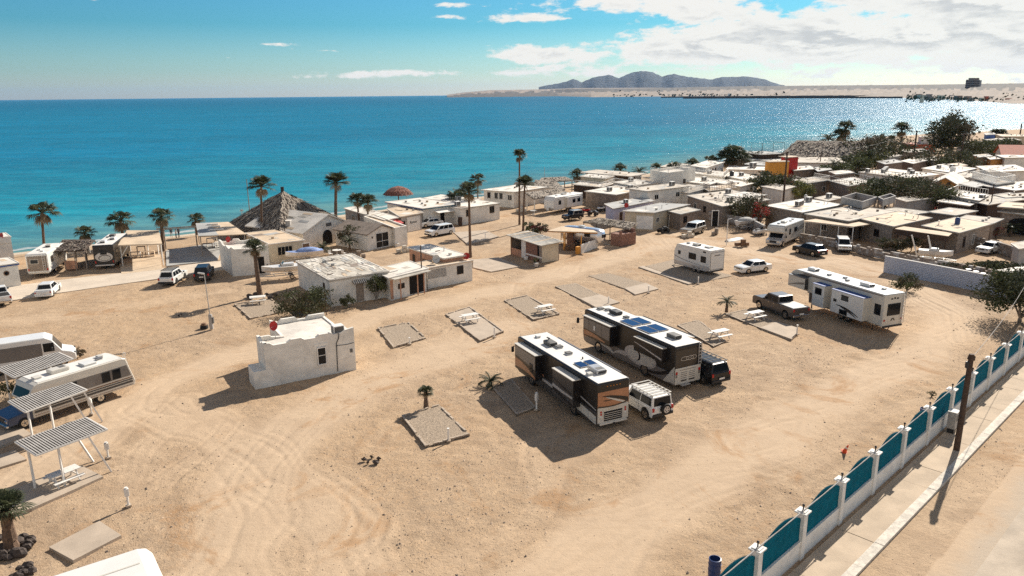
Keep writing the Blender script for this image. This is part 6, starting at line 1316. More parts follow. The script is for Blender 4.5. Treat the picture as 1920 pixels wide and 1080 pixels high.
# shade shelters on the beach row
def shade(label, pts, z, roofm, postm='wood_grey', slats=0, extra=None, nm='shade_shelter', posts=((0, 0), (1, 0), (0, 1), (1, 1)), zb=None, brace=False):
    q = [P(*p, z if zb is None or i < 2 else zb) for i, p in enumerate(pts)]; c = sum(q, Vector()) / 4; c.z = 0   # NL, NR, FR, FL
    t = thing(nm, label, 'shelter', c); Q = [Vector((p.x - c.x, p.y - c.y, p.z)) for p in q]; at_ = lambda u, v: (Q[0] * (1 - u) + Q[1] * u) * (1 - v) + (Q[3] * (1 - u) + Q[2] * u) * v
    b = MB()
    if slats:
        dn = Vector((0, 0, -.012)); b.raw([p + dn for p in Q] + [p + dn * 2.5 for p in Q], [(0, 1, 2, 3), (7, 6, 5, 4), (0, 4, 5, 1), (1, 5, 6, 2), (2, 6, 7, 3), (3, 7, 4, 0)], 'wood_dark')
        for k in range(slats):
            u0, u1 = (k + .2) / slats, (k + .72) / slats; a_, b_, c_, d_ = at_(u0, 0), at_(u1, 0), at_(u1, 1), at_(u0, 1); up = Vector((0, 0, .03)); b.raw([a_ + up, b_ + up, c_ + up, d_ + up, a_, b_, c_, d_], [(0, 1, 2, 3), (7, 6, 5, 4), (0, 4, 5, 1), (1, 5, 6, 2), (2, 6, 7, 3), (3, 7, 4, 0)], roofm)
        for v in (0, .5, 1): b.beam(at_(0, v) - Vector((0, 0, .05)), at_(1, v) - Vector((0, 0, .05)), .07, .09, postm)
        for u_ in (0, 1): b.beam(at_(u_, 0) - Vector((0, 0, .05)), at_(u_, 1) - Vector((0, 0, .05)), .07, .09, postm)
    else:
        up = Vector((0, 0, .10)); b.raw([p + up for p in Q] + Q, [(0, 1, 2, 3), (7, 6, 5, 4), (0, 4, 5, 1), (1, 5, 6, 2), (2, 6, 7, 3), (3, 7, 4, 0)], roofm)
        for v in (.03, .5, .97): b.beam(at_(0, v) - Vector((0, 0, .06)), at_(1, v) - Vector((0, 0, .06)), .08, .12, postm)
    b.build('roof', t)
    for pp in posts:
        u_, v = pp[:2]; p = at_(u_, v); f = pp[2] if len(pp) > 2 else (0, 0); g = at_(u_ + f[0], v + f[1]); b = MB(); b.beam((g.x, g.y, -.1), (p.x, p.y, p.z - .02), .1, .1, postm); b.build('post', t)
    if brace:
        p = at_(.02, .02); g = at_(.22, .02); b = MB(); b.beam((p.x, p.y, 1.2), (g.x, g.y, g.z - .05), .08, .08, postm); b.build('brace', t)
    return t, Q, at_
shade('flat plywood coloured shade roof over clutter beside the black beach motorhome', [(221, 461), (304, 458), (298, 433), (238, 433)], 2.9, 'roof_tan', 'white_paint', posts=((.04, .04), (.97, .04), (.04, .96), (.97, .96), (.97, .5)), brace=True)
t, Q, at_ = shade('half tan half grey shade roof with bundled poles on top beside the scalloped building', [(372, 444), (462, 440), (428, 417), (367, 420)], 3.0, 'roof_tan', 'wood_grey', posts=((.04, .04), (.97, .04), (.04, .96), (.97, .96), (.5, .96)))
b = MB(); q = [at_(0, 0), at_(.42, 0), at_(.42, 1), at_(0, 1)]; b.raw([p + Vector((0, 0, .125)) for p in q] + [p + Vector((0, 0, .1)) for p in q], [(0, 1, 2, 3), (7, 6, 5, 4), (0, 4, 5, 1), (1, 5, 6, 2), (2, 6, 7, 3), (3, 7, 4, 0)], 'roof_grey'); b.build('grey_sheet', t)
for k, v in enumerate((.35, .6, .78)):
    a_, b_ = at_(.3, v), at_(.62, v); o = MB(); o.cyl((a_.x, a_.y, 3.24), (b_.x, b_.y, 3.24), .12, 'white_paint', n=8); r = o.build('rolled_mat'); r.location = t.location
    tag(r, ['rolled white mat on the shade roof nearest its front edge', 'rolled white mat in the middle of the shade roof', 'rolled white mat at the back of the shade roof'][k], 'rolled mat', 'rolled mats on the tan shade roof')
# pergola frame
t = thing('pergola_frame', 'bare pole frame standing between the two shade roofs with beach behind', 'frame', P(311.5, 467)); b0 = P(311.5, 467)
p1 = P(297, 489) ; 
b = MB(); b.beam((0, 0, 0), (0, 0, 3.1), .14, .14, 'wood_grey'); b.build('post', t); pr = P(370, 462) - b0; b = MB(); b.beam((pr.x, pr.y, 0), (pr.x, pr.y, 3.1), .14, .14, 'wood_grey'); b.build('post', t); b = MB(); b.beam((-1, -.2, 3.1), (pr.x, pr.y, 3.1), .1, .16, 'wood_grey'); b.beam((-.8, -.4, 2.95), (pr.x, pr.y - .3, 2.95), .08, .1, 'wood_grey'); b.build('beam', t)
# clutter under the shelters: bench, cabinets
def clutter(pt, label, items, cat='furniture', nm='shelving'):
    t = thing(nm, label, cat, P(*pt), .3)
    for i, (x, y, w, d_, h, m_) in enumerate(items):
        b = MB(); b.box(x, x + w, y, y + d_, h - .06, h, m_); b.box(x, x + .06, y, y + d_, 0, h - .06, m_); b.box(x + w - .06, x + w, y, y + d_, 0, h - .06, m_); b.box(x + .06, x + w - .06, y, y + .04, h * .4, h * .4 + .05, m_); b.build('shelf', t)
clutter((262, 484), 'white slatted workbench and shelves under the plywood shade roof', [(-1.2, 0, 1.3, .6, .9, 'white_paint'), (.3, .4, 1.6, .6, .8, 'roof_tan'), (-.5, 1.4, 1.1, .5, 1.4, 'wood_grey'), (.9, 1.5, 1.4, .5, 1.6, 'white_paint')], nm='workbench')
clutter((400, 466), 'stacked tables and chairs under the grey and tan shade roof', [(-1.5, 0, 1.4, .7, .8, 'wood_grey'), (.2, .5, 1.2, .7, .8, 'white_paint'), (-1.0, 1.5, 1.5, .7, 1.3, 'cream_paint')], nm='table_stack')
# kiosks
A_, B_, C_ = P(957.5, 476), P(1016, 492.5), P(1048, 487.5)
pl = [B_.xy, C_.xy, (C_ + (A_ - B_)).xy, A_.xy]
o = Bld('small brown kiosk with a tilted patched roof and open counter, alone by the sand road', pl, 2.5, 'wood_grey', 'roof_old', ov=.45, th=.1, hs=[2.35, 2.55, 2.85, 2.65], solid=False, name='kiosk', cat='kiosk')
lp = o.lp; b = MB(); h_ = 2.35
for i, f in enumerate((0, 1, 2)):
    a, d, n, L = o.fr(f); b.X = o.X(f, 0, 0); b.box(0, L, -.12, 0, -.05, 2.45, 'stucco_cream' if f == 0 else 'wood_grey')
b.X = o.X(3, 0, 0); L = o.fr(3)[3]; b.box(0, L * .5, -.12, 0, -.05, .95, 'stucco_pink'); b.box(L * .5, L * .85, -.12, 0, -.05, 2.3, 'brick'); b.box(L * .36, L * .5, -.14, .02, -.05, 2.45, 'white_paint'); b.box(L * .92, L, -.12, 0, -.05, 2.4, 'wood_grey'); b.box(L * .5, L, -.14, .02, .55, .75, 'white_paint'); b.X = Matrix.Identity(4); b.build('wall', o.t); o.posts([(0.02, .98)], 'wood', .09)
b = MB(); b.X = o.X(3, L * .6, 0); b.cyl((0, .5, 0), (0, .5, .45), .28, 'white_paint', .34, n=12); r = b.build('flower_tub'); r.location = o.t.location; tag(r, 'white tub on the ground under the kiosk counter', 'tub')
b = MB(); a, d, n, L = o.fr(1)
for k in range(13):
    u0 = k / 13; 
    p0, z0 = o.onroof(-.12, u0); p1, z1_ = o.onroof(1.12, u0 + random.uniform(-.01, .01)); b.beam((p0.x, p0.y, z0 + .13), (p1.x, p1.y, z1_ + .13 + .0), .30, .02, random.choice(['roof_grey', 'roof_old', 'roof_grey', 'roof_tan']))
b.build('roof_sheets', o.roof)
t, Q, at_ = shade('yellow framed shelter with a cream roof and a white side wall beside the brown kiosk', [(1027, 435), (1120, 437), (1100, 424), (1055, 426)], 2.5, 'roof_tan', 'stucco_yellow', posts=((.42, .05), (.70, .05), (.98, .05), (.1, .95), (.6, .95)), nm='market_shelter') if False else shade('yellow framed shelter with a cream roof and a white side wall beside the brown kiosk', [(1027, 434), (1121, 437), (1100, 425.5), (1052, 425.5)], 2.5, 'roof_tan', 'stucco_yellow', posts=((.05, .9), (.35, .1), (.98, .9), (.6, .9)), nm='market_shelter')
c = t.location; a_, b_ = P(1090, 475) - c, P(1121, 463.5) - c; u = (b_ - a_); Lw = u.length; u.normalize(); b = MB(); b.X = Matrix(((u.x, -u.y, 0, a_.x), (u.y, u.x, 0, a_.y), (0, 0, 1, 0), (0, 0, 0, 1))); b.box(0, Lw, 0, .12, -.05, 1.25, 'white_paint'); b.box(0, .1, 0, .12, 1.25, 2.5, 'stucco_yellow'); b.box(Lw - .1, Lw, 0, .12, 1.25, 2.5, 'white_paint'); b.box(-.65, -.02, .1, .6, -.05, 1.0, 'stucco_yellow'); b.build('side_wall', t)
b = MB(); a_, b_ = P(1063, 462) - c, P(1112, 452) - c; b.beam((a_.x, a_.y, 1.1), (b_.x, b_.y, 1.1), .1, 2.0, 'stucco_pink'); b.build('back_wall', t); b = MB(); a_ = P(1057.5, 469) - c; b.beam((a_.x, a_.y, 0), (a_.x, a_.y, 2.5), .2, .2, 'stucco_yellow'); b.build('post', t)
# brick hut with thatch
q = [P(1093, 415, 2.4), P(1180, 428, 2.4), P(1196, 418, 2.5), P(1125, 408, 2.5)]; c = sum(q, Vector()) / 4; c.z = 0; t = thing('thatched_hut', 'brick walled hut under a long low thatch beside the silver caravan', 'hut', c); Q = [Vector((p.x - c.x, p.y - c.y, p.z)) for p in q]
thatch_roof(t, [(Q[3], Q[2], Q[1], Q[0])], 90, .25, ('thatch', 'thatch_dark', 'leaf_dry'), 'thatch', .6)
a_, b_ = P(1163, 462) - c, P(1192, 456.5) - c; u = (b_ - a_); Lw = u.length; u.normalize(); b = MB(); b.X = Matrix(((u.x, -u.y, 0, a_.x), (u.y, u.x, 0, a_.y), (0, 0, 1, 0), (0, 0, 0, 1))); b.box(0, Lw, 0, 2.0, -.05, 1.75, 'brick'); b.box(0, .3, 0, .3, 1.75, 2.3, 'brick'); b.box(Lw - .3, Lw, .2, 2.0, 1.75, 2.3, 'brick'); b.build('brick_wall', t)
b = MB(); 
for s_ in (0.02, .3, .6): p = Q[0] * (1 - s_) + Q[1] * s_; b = MB(); b.beam((p.x, p.y, 0), (p.x, p.y, 2.2), .12, .12, 'wood_dark'); b.build('post', t)
# ---------------------------------------------------------------- concrete lane, pads
def padw(pts, z=.03, m='concrete', name='patio_slab', th=.3, bev=0):
    q = [P(*p).xy for p in pts]; ar = sum(q[i].x * q[(i + 1) % len(q)].y - q[(i + 1) % len(q)].x * q[i].y for i in range(len(q)))
    if ar < 0: q = q[::-1]
    b = MB(); b.prism([tuple(p) for p in q], z - th, z, m); return struct(b.build(name)), q
def kerbed(pts, name='picnic_pad', fill='gravel_fill', front=None, m='concrete', h=.10, w=.14):
    o, q = padw(pts, .012, fill, name, .2); b = MB(); lp = [tuple(p) for p in q]; ip = off_poly(lp, -w)
    for i in range(len(lp)): j = (i + 1) % len(lp); [b.prism([tuple(Vector(lp[i]).lerp(Vector(lp[j]), u)), tuple(Vector(lp[i]).lerp(Vector(lp[j]), u + .095)), tuple(Vector(ip[i]).lerp(Vector(ip[j]), u + .095)), tuple(Vector(ip[i]).lerp(Vector(ip[j]), u))], -.2, h * random.choice([1, 1, .9, 1.15, .6, .1]), m) for u in [k_ / 10 for k_ in range(10)]]
    struct(b.build('pad_kerb')); return q
padw([(-60, 545), (18, 537), (162, 519), (250, 510), (410, 489), (520, 474), (524, 492), (410, 507), (252, 529), (105, 550), (38, 561), (-60, 575)], .02, 'concrete_lane', 'lane')
padw([(311, 470), (420, 452), (408, 488), (312, 499)], .035, 'roof_grey', 'carport_floor')
padw([(222, 487), (300, 478), (304, 505), (228, 514)], .03, 'roof_tan', 'shelter_floor')
kerbed([(753, 781), (824, 759), (881, 815), (797, 838)]); kerbed([(708, 615.5), (766, 604.5), (799, 634), (737, 652)])
kerbed([(835, 590), (881, 575.5), (944.5, 621.5), (900, 640)], fill='concrete'); kerbed([(945, 564), (989, 554), (1049, 589), (1000, 600)])
kerbed([(1041, 537), (1079, 531), (1125, 552.5), (1088, 561)], h=.03); padw([(1088, 561), (1125, 552.5), (1162, 567), (1120, 578)], .05)
padw([(1103, 517), (1140, 512), (1211, 531), (1171, 541)], .01, 'gravel_fill', 'gravel_pad'); padw([(1171, 541), (1211, 531), (1235, 542), (1191, 553)], .06)
padw([(1197, 501), (1206, 499), (1300, 531), (1291, 533.5)], .06); padw([(1210, 499), (1262, 487), (1375, 517), (1303, 531)], .012, 'gravel_fill', 'gravel_pad')
kerbed([(1360, 589), (1398, 580), (1458, 604), (1427, 616)], h=.05); padw([(1427, 616), (1458, 604), (1494, 615), (1492, 629), (1484, 637)], .07)
kerbed([(1270, 610), (1310, 600), (1362, 640), (1338, 650)], h=.05)
kerbed([(439, 571), (505, 559), (548, 582), (469, 598)]); kerbed([(921.5, 726), (960, 711), (1005, 764), (969, 778)], h=.06)
padw([(154, 875), (194, 895), (60, 955), (-40, 985), (-60, 960), (60, 905)], .07); padw([(92, 1028), (187, 979), (228, 1006), (138, 1053)], .08)
padw([(887, 487), (935, 483), (975, 500), (921, 510), (887, 502)], .05); padw([(850, 436), (910, 432), (935, 444), (877, 458.5)], .05); padw([(-40, 806), (30, 795), (60, 815), (-30, 850)], .06); padw([(-30, 862), (28, 845), (50, 862), (-25, 885)], .05)
def text_patch(pt, r): pass
# water / power stand pipes
def standpipe(px, top, label, m='white_paint', r=.06, box=False):
    h = .55; t = thing('stand_pipe', label, 'stand pipe', P(*px), random.random(), 'utility stand pipes at the pads')
    b = MB(); b.box(-.14, .14, -.14, .14, -.05, .06, 'concrete'); b.build('base', t); b = MB(); b.cyl((0, 0, .05), (0, 0, top), r, m, n=10); b.cyl((0, 0, top), (0, 0, top + .03), r * 1.5, m, n=10); b.build('pipe', t)
    if box: b = MB(); b.box(-.12, .12, -.09, .09, top * .55, top * .95, m, .01); b.build('meter_box', t)
for p, h, l in [((841, 826), .85, 'white stand pipe at the front kerb of the large gravel pad'), ((768, 645), .6, 'stand pipe at the pad nearest the scalloped office'), ((927, 632), .95, 'tall stand pipe at the picnic pad left of the dark motorhomes'),
                ((1141, 569), .7, 'stand pipe behind the second dark motorhome'), ((1216, 549), .8, 'stand pipe on the slab left of the box caravan'), ((1494, 627), .9, 'stand pipe at the slab corner below the brown pickup'), ((1006, 768), 1.3, 'thick white stand pipe in the shade of the first dark motorhome'),
                ((203, 858), 1.05, 'white stand pipe right of the nearest striped shade'), ((172, 776), 1.2, 'white stand pipe between the old beige motorhome and its shade'), ((1309, 532), .8, 'stand pipe beneath the box caravan'), ((910, 447), .9, 'stand pipe on the sand by the tall palm'), ((241, 948), 1.1, 'grey hooded stand pipe above the broken slab')]:
    standpipe(p, h, l, box=h > 1)
# lamp post with meter box
t = thing('lamp_post', 'tall thin pale lamp post standing alone left of the scalloped office', 'lamp post', P(397, 617)); b = MB(); b.cyl((0, 0, 0), (-.15, .1, 5.6), .06, 'galv', .04, n=8); b.build('pole', t)
b = MB(); b.beam((-.15, .1, 5.55), (-.75, .1, 5.65), .22, .12, 'galv'); b.build('lamp_head', t); b = MB(); b.box(-.16, .16, -.12, .12, .0, 1.5, 'stucco_grey', .02); b.box(.14, .3, -.1, .1, .6, 1.2, 'grey_plastic'); b.build('meter_box', t)
b = MB(); b.cyl((0, 0, 0), (0, 0, .3), .4, 'rubber', .34, n=14); b.cyl((0, 0, .3), (0, 0, .5), .3, 'wood', .2, n=10); r = b.build('stone_pot'); r.location = P(383, 615); tag(r, 'dark round pot on the sand at the foot of the lamp post', 'pot')
# picnic tables
def picnic(root=None):
    t = thing('picnic_table', 'x', 'picnic table', (0, 0, 0)); w = 'white_paint'
    b = MB(); [b.box(-.85, .85, -.36 + k * .15, -.36 + k * .15 + .135, .72, .76, w) for k in range(5)]; b.build('table_top', t)
    for s in (1, -1):
        b = MB(); [b.box(-.85, .85, s * .68 - .13 + k * .14, s * .68 - .13 + k * .14 + .125, .42, .46, w) for k in range(2)]; b.build('bench', t)
        b = MB(); x = s * .6; b.beam((x, -.2, .72), (x, -.6, 0), .06, .09, w); b.build('leg', t); b = MB(); b.beam((x, .2, .72), (x, .6, 0), .06, .09, w); b.build('leg', t)
        b = MB(); b.beam((x, -.8, .39), (x, .8, .39), .05, .09, w); b.build('cross_beam', t)
    return t
pt = None
for p, a, l in [((881, 603), 60, 'white picnic table on the pad left of the first dark motorhome'), ((1022, 586), 60, 'white picnic table on the gravel pad behind the first dark motorhome'), ((1350, 634), 62, 'white picnic table right of the solar panel motorhome'),
                ((1416, 598), 62, 'white picnic table in front of the brown grey pickup'), ((484, 568), 70, 'white picnic table under the leaning palm by the bush'), ((122, 905), 35, 'white picnic table under the nearest striped shade'), ((1404, 640), 62, None)]:
    if l is None: continue
    if pt is None: pt = picnic(); pt['group'] = 'white picnic tables on the pads'; pt.location = P(*p); pt.rotation_euler.z = az2rz(a); pt['label'] = l
    else: copy_thing(pt, P(*p), az2rz(a), l)
# striped picnic shades
for pts, posts, l, sl in [([(67, 853), (201, 804), (161.5, 782), (28, 828)], ((.30, .02), (.02, .45), (.72, .02, (.22, -.10)), (.72, .95, (.2, -.25))), 'nearest striped white slat shade with a picnic table beneath it', 26),
                      ([(47, 772), (163, 730), (133, 717), (15, 752)], ((.05, .05), (.38, .02), (.72, .02, (.22, -.10)), (.95, .1, (.22, -.1))), 'striped white slat shade in front of the old beige motorhome', 24),
                      ([(25, 707), (137, 672), (110, 660), (-6, 690)], ((.05, .05), (.4, .05), (.1, .95), (.8, .9)), 'striped white slat shade between the old motorhome and the panel van', 24)]:
    shade(l, pts, 2.6, 'stucco_grey', 'white_paint', slats=sl, nm='picnic_shelter', posts=posts)
# white roof at the bottom edge
o = P(245, 1060, 3.0); t = thing('caravan', 'white rounded caravan roof cut off by the bottom edge of the picture', 'caravan', (P(190, 1130, 3.1).x, P(190, 1130, 3.1).y, 0), R_(27))
rf = [P(284, 1019, 3.05), P(316, 1066, 3.0), P(80, 1085, 3.05)]
t.location = (rf[0].x, rf[0].y, 0); t.rotation_euler.z = math.atan2(rf[0].y - rf[2].y, rf[0].x - rf[2].x)
b = MB(); b.prof([(-8, .5), (-.1, .5), (0, .9), (0, 2.6), (-.25, 2.95), (-.6, 3.05), (-8, 3.05)], -2.5, 0.0, 'rv_white', .12, 3); b.build('body', t); b = MB(); b.box(-7.8, -.7, -1.3, -1.22, 3.05, 3.07, 'rv_beige'); b.build('roof_seam', t)
for xx in (-3.5, -4.4): wheel(t, xx, -.15, .36, .24, out=1); wheel(t, xx, -2.35, .36, .24, out=-1)
rwin(t, -3.2, -2.0, 1.5, 2.2, 0.0, 1)
# ---------------------------------------------------------------- street fence
t = thing('boundary_fence', 'long teal picket fence with arched panels between white pillars on a low white wall', 'fence', (F0.x, F0.y, 0), math.atan2(FDIR.y, FDIR.x)); sp_ = 4.33
n0, n1 = -3, 12
b = MB(); b.box(n0 * sp_, n1 * sp_, .08, .28, -.1, .95, 'fence_white'); b.box(n0 * sp_, n1 * sp_, .06, .30, .95, 1.0, 'fence_white'); b.build('low_wall', t)
for k in range(n0, n1 + 1):
    x = k * sp_; b = MB(); b.box(x - .19, x + .19, -.01, .37, -.1, 2.45, 'fence_white', .015); o = b.build('pillar', t); b = MB(); b.box(x - .30, x + .30, -.12, .48, 2.45, 2.53, 'fence_white', .01); b.box(x - .2, x + .2, -.02, .38, 2.53, 2.57, 'fence_white'); b.build('cap', o)
    b = MB(); b.cyl((x, .18, 2.57), (x, .18, 2.78), .035, 'black_plastic', n=6); b.sph((x, .18, 2.82), .07, 'black_plastic', 8, 6); b.build('finial', o)
    if k == n1: break
    b = MB(); m_ = 46; L = sp_ - .34; x0 = x + .17
    for i in range(m_):
        u = (i + .5) / m_; hx = 2.12 + .68 * math.sin(math.pi * u) ** .8; xx = x0 + u * L; b.box(xx - .034, xx + .034, .17, .20, 1.0, hx, 'teal'); b.raw([(xx - .034, .185, hx), (xx + .034, .185, hx), (xx, .185, hx + .08)], [(0, 1, 2)], 'teal')
    b.box(x0, x0 + L, .16, .22, 1.05, 1.10, 'teal'); b.box(x0, x0 + L, .16, .22, 2.05, 2.10, 'teal'); b.build('panel', t)
    b = MB(); b.cyl((x, .12, 2.60), (x + sp_, .12, 2.60), .03, 'stucco_grey', n=6, cap=False); b.build('rail', t)
# meter cabinet on the pavement
q = P(1783, 812); t = thing('meter_cabinet', 'pale electric meter cabinet on the pavement beside the leaning power pole', 'cabinet', q, math.atan2(FDIR.y, FDIR.x)); b = MB(); b.box(-.3, .3, -.25, .25, .4, 1.55, 'stucco_grey', .02); b.build('cabinet', t); b = MB(); b.box(-.25, .25, -.2, .2, 0, .4, 'black_plastic'); b.build('base', t); b = MB(); b.box(-.33, .33, -.28, .28, 1.55, 1.6, 'fence_white'); b.build('lid', t); b = MB(); b.box(-.2, .2, -.265, -.25, .95, 1.35, 'grey_plastic'); b.build('door', t)
# leaning timber pole
q = P(1793, 845); tp = P(1823, 664, 6.4); t = thing('power_pole', 'thick dark leaning timber power pole on the pavement by the teal fence', 'power pole', q); d = Vector((.1, .08, 6.4)); b = MB(); b.cyl((0, 0, -.1), d, .19, 'wood_dark', .15, n=12); b.build('pole', t)
b = MB(); b.cyl(d - Vector((0, 0, .35)), d - Vector((-.1, -.1, .15)), .22, 'wood_dark', .2, n=8); b.box(d.x - .25, d.x + .1, d.y - .1, d.y + .1, d.z - .9, d.z - .5, 'black_plastic'); b.build('clamp', t)
top = q + d
for k, (e, l) in enumerate([((55, 75, 7.2), 'power cable running from the leaning pole away to the right')]):
    b = MB(); e = Vector(e); a = top - Vector((0, 0, .3)); pts = [a.lerp(e, i / 12) - Vector((0, 0, 1.2 * math.sin(math.pi * i / 12))) for i in range(13)]; b.tube(pts, .018, 'stucco_grey', 4); tag(b.build('power_cable'), l, 'cable')
# blue barrels
for p, l in [((1339, 1078), 'dark blue open barrel at the near end of the teal fence'), ((1731, 788), 'dark blue barrel behind the teal fence halfway along'), ((1322, 1000), None)]:
    if l is None: continue
    t = thing('barrel', l, 'barrel', P(*p), 0, 'blue barrels along the fence'); b = MB(); b.cyl((0, 0, 0), (0, 0, .88), .29, 'blue_barrel', n=18, cap=False); b.cyl((0, 0, .3), (0, 0, .33), .305, 'blue_barrel', n=18); b.cyl((0, 0, .6), (0, 0, .63), .305, 'blue_barrel', n=18); b.cyl((0, 0, 0), (0, 0, .6), .27, 'dark_void', n=18); b.build('body', t)
    b = MB(); n = 18; [b.raw([(.29 * math.cos(2 * math.pi * i / n), .29 * math.sin(2 * math.pi * i / n), .88), (.29 * math.cos(2 * math.pi * (i + 1) / n), .29 * math.sin(2 * math.pi * (i + 1) / n), .88), (.25 * math.cos(2 * math.pi * (i + 1) / n), .25 * math.sin(2 * math.pi * (i + 1) / n), .89), (.25 * math.cos(2 * math.pi * i / n), .25 * math.sin(2 * math.pi * i / n), .89)], [(0, 1, 2, 3)], 'blue_barrel') for i in range(n)]; b.build('rim', t)
# traffic cone
t = thing('traffic_cone', 'small orange cone fallen aslant on the sand before the fence', 'cone', P(1583, 847), .5); t.rotation_euler = (.35, .2, 0); b = MB(); b.box(-.18, .18, -.18, .18, 0, .03, 'orange_cone'); b.build('base', t); b = MB(); b.cyl((0, 0, .03), (0, 0, .62), .13, 'orange_cone', .03, n=12); b.build('cone', t); b = MB(); b.cyl((0, 0, .32), (0, 0, .42), .088, 'white_paint', .068, n=12); b.build('band', t)
# white block wall at right, stone rubble walls
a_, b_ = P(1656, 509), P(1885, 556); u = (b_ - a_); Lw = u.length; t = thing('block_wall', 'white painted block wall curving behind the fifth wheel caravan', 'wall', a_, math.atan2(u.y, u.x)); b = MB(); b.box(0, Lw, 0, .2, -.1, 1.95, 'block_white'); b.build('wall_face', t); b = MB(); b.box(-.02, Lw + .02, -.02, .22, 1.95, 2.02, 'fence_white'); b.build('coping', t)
def rubble(pts, h, label, m='stone', th=.4):
    q = [P(*p) for p in pts]; c = q[0]; t = thing('stone_wall', label, 'wall', c); b = MB()
    for a, e in zip(q, q[1:]):
        L = (e - a).length; k = max(1, int(L / .45))
        for i in range(k):
            for j in range(int(h / .3)):
                if j * .3 > h - .5 and random.random() < .3: continue
                p = a.lerp(e, (i + .5) / k) - c; an = math.atan2((e - a).y, (e - a).x); b.X = Matrix.Translation((p.x, p.y, j * .3)) @ Matrix.Rotation(an, 4, 'Z'); s = random.uniform(.85, 1.12)
                b.box(-.24 * s, .24 * s, -th / 2 * s, th / 2 * s, -.02, .30, random.choice([m, m, 'wall_brown', 'stucco_grey']))
    b.X = Matrix.Identity(4); b.build('stones', t)
rubble([(1800, 458), (1860, 470), (1920, 490)], 1.6, 'dark rubble wall running past the pale car at the right edge')
rubble([(1500, 452), (1560, 462), (1640, 482), (1730, 500), (1800, 512), (1890, 530)], 1.2, 'low dark rubble wall behind the white block wall')
rubble([(1330, 412), (1372, 420), (1410, 428), (1432, 440)], 1.7, 'grey stone wall behind the old off road wagon and boats', 'stucco_grey')
# boats and things on trailers
def boat(px, az, L, label, tarp=None, trailer=True, z=.75, m='hull', nm='boat', flip=False):
    t = thing(nm, label, 'boat', P(*px), az2rz(az)); b = MB(); st = [(-.5, .34, .0), (-.3, .40, .0), (0, .42, .0), (.25, .34, .03), (.42, .16, .10), (.5, .02, .16)]; vs_ = []
    for u, w, kz in st:
        k = L / 5.5
        vs_ += [(u * L, -w * 2.4 * k * .5 * 2.0, z + .85 + kz), (u * L, -w * 1.5 * k, z + .35 + kz), (u * L, 0, z + kz * 2.2), (u * L, w * 1.5 * k, z + .35 + kz), (u * L, w * 2.4 * k, z + .85 + kz)]
    if flip: vs_ = [(x, y, 2 * z + .8 - q - .6) for x, y, q in vs_]
    b.raw(vs_, [(i * 5 + j, (i + 1) * 5 + j, (i + 1) * 5 + j + 1, i * 5 + j + 1) for i in range(5) for j in range(4)] + [(4, 3, 2, 1, 0)], m, False); b.build('hull', t)
    if not flip:
        b = MB(); b.raw([v for i in range(6) for v in (vs_[i * 5], vs_[i * 5 + 4])] , [(0, 1, 3, 2), (2, 3, 5, 4), (4, 5, 7, 6), (6, 7, 9, 8), (8, 9, 11, 10)], tarp or 'hull'); b.build('deck', t)
        if tarp: b = MB(); b.sph((-.1 * L, 0, z + .8), .9, tarp, 12, 5, (L * .38, .95, .6), True); b.build('cover', t)
        else:
            b = MB(); b.box(-.2 * L, .08 * L, -.5, .5, z + .86, z + 1.15, 'hull', .05); b.build('console', t); b = MB(); b.raw([(.1 * L, -.55, z + .9), (.1 * L, .55, z + .9), (.02 * L, .5, z + 1.35), (.02 * L, -.5, z + 1.35)], [(0, 1, 2, 3)], 'glass'); b.build('windscreen', t)
    if trailer:
        tt = thing('boat_trailer', 'galvanised trailer under the ' + label.split(' on ')[0].split(' under ')[0], 'trailer', P(*px), az2rz(az)); b = MB()
        for s in (1, -1): b.beam((-.45 * L, s * .6, .5), (.3 * L, s * .6, .5), .08, .1, 'galv'); b.beam((.3 * L, s * .6, .5), (.62 * L, 0, .48), .08, .1, 'galv')
        for x in (-.35, 0, .25): b.beam((x * L, -.6, .55), (x * L, .6, .55), .07, .08, 'galv')
        b.beam((.6 * L, 0, 0), (.6 * L, 0, .5), .06, .06, 'black_plastic'); b.build('frame', tt)
        for s in (1, -1): wheel(tt, -.12 * L, s * .95, .3, .18)
boat((536, 521), -112, 5.6, 'white motor boat on a trailer by the leaning palm')
boat((572, 492), -115, 5.0, 'blue tarpaulin covered boat behind the store', 'blue_tarp')
boat((1400, 430), 60, 4.6, 'grey skiff on a trailer before the stone wall', 'roof_grey')
boat((1379, 449), 55, 4.2, 'upturned white dinghy on the sand before the stone wall', trailer=False, z=.1, flip=True, nm='dinghy')
for px, az, l in [((1425, 440), 60, 'jet ski under a white cover beside the coachbuilt motorhome')]:
    t = thing('jet_ski', l, 'jet ski', P(*px), az2rz(az)); b = MB(); b.prof([(-1.3, .3), (1.2, .3), (1.5, .7), (.6, .95), (-.2, .9), (-1.3, .8)], -.5, .5, 'rv_white', .12); b.build('hull', t); b = MB(); b.prof([(-1.0, .8), (.3, .85), (.4, 1.2), (.1, 1.2), (-.1, 1.0), (-1.0, 1.0)], -.22, .22, 'black_plastic', .05); b.build('seat', t)
def atv(px, az, label, col='paint_black'):
    t = thing('quad_bike', label, 'quad bike', P(*px), az2rz(az), 'quad bikes parked by the town houses'); b = MB(); b.prof([(-.8, .45), (.85, .45), (.95, .7), (.5, .85), (.2, .75), (-.5, .85), (-.9, .75)], -.3, .3, col, .06); b.build('body', t); b = MB(); b.prof([(-.6, .82), (.15, .8), (.1, .95), (-.55, .98)], -.16, .16, 'black_plastic', .03); b.build('seat', t)
    b = MB(); b.beam((.35, 0, .8), (.25, 0, 1.15), .06, .06, 'black_plastic'); b.beam((.25, -.35, 1.15), (.25, .35, 1.15), .05, .05, 'black_plastic'); b.build('handlebar', t)
    for x in (-.6, .65):
        for s in (1, -1): wheel(t, x, s * .42, .3, .24, 'black_plastic')
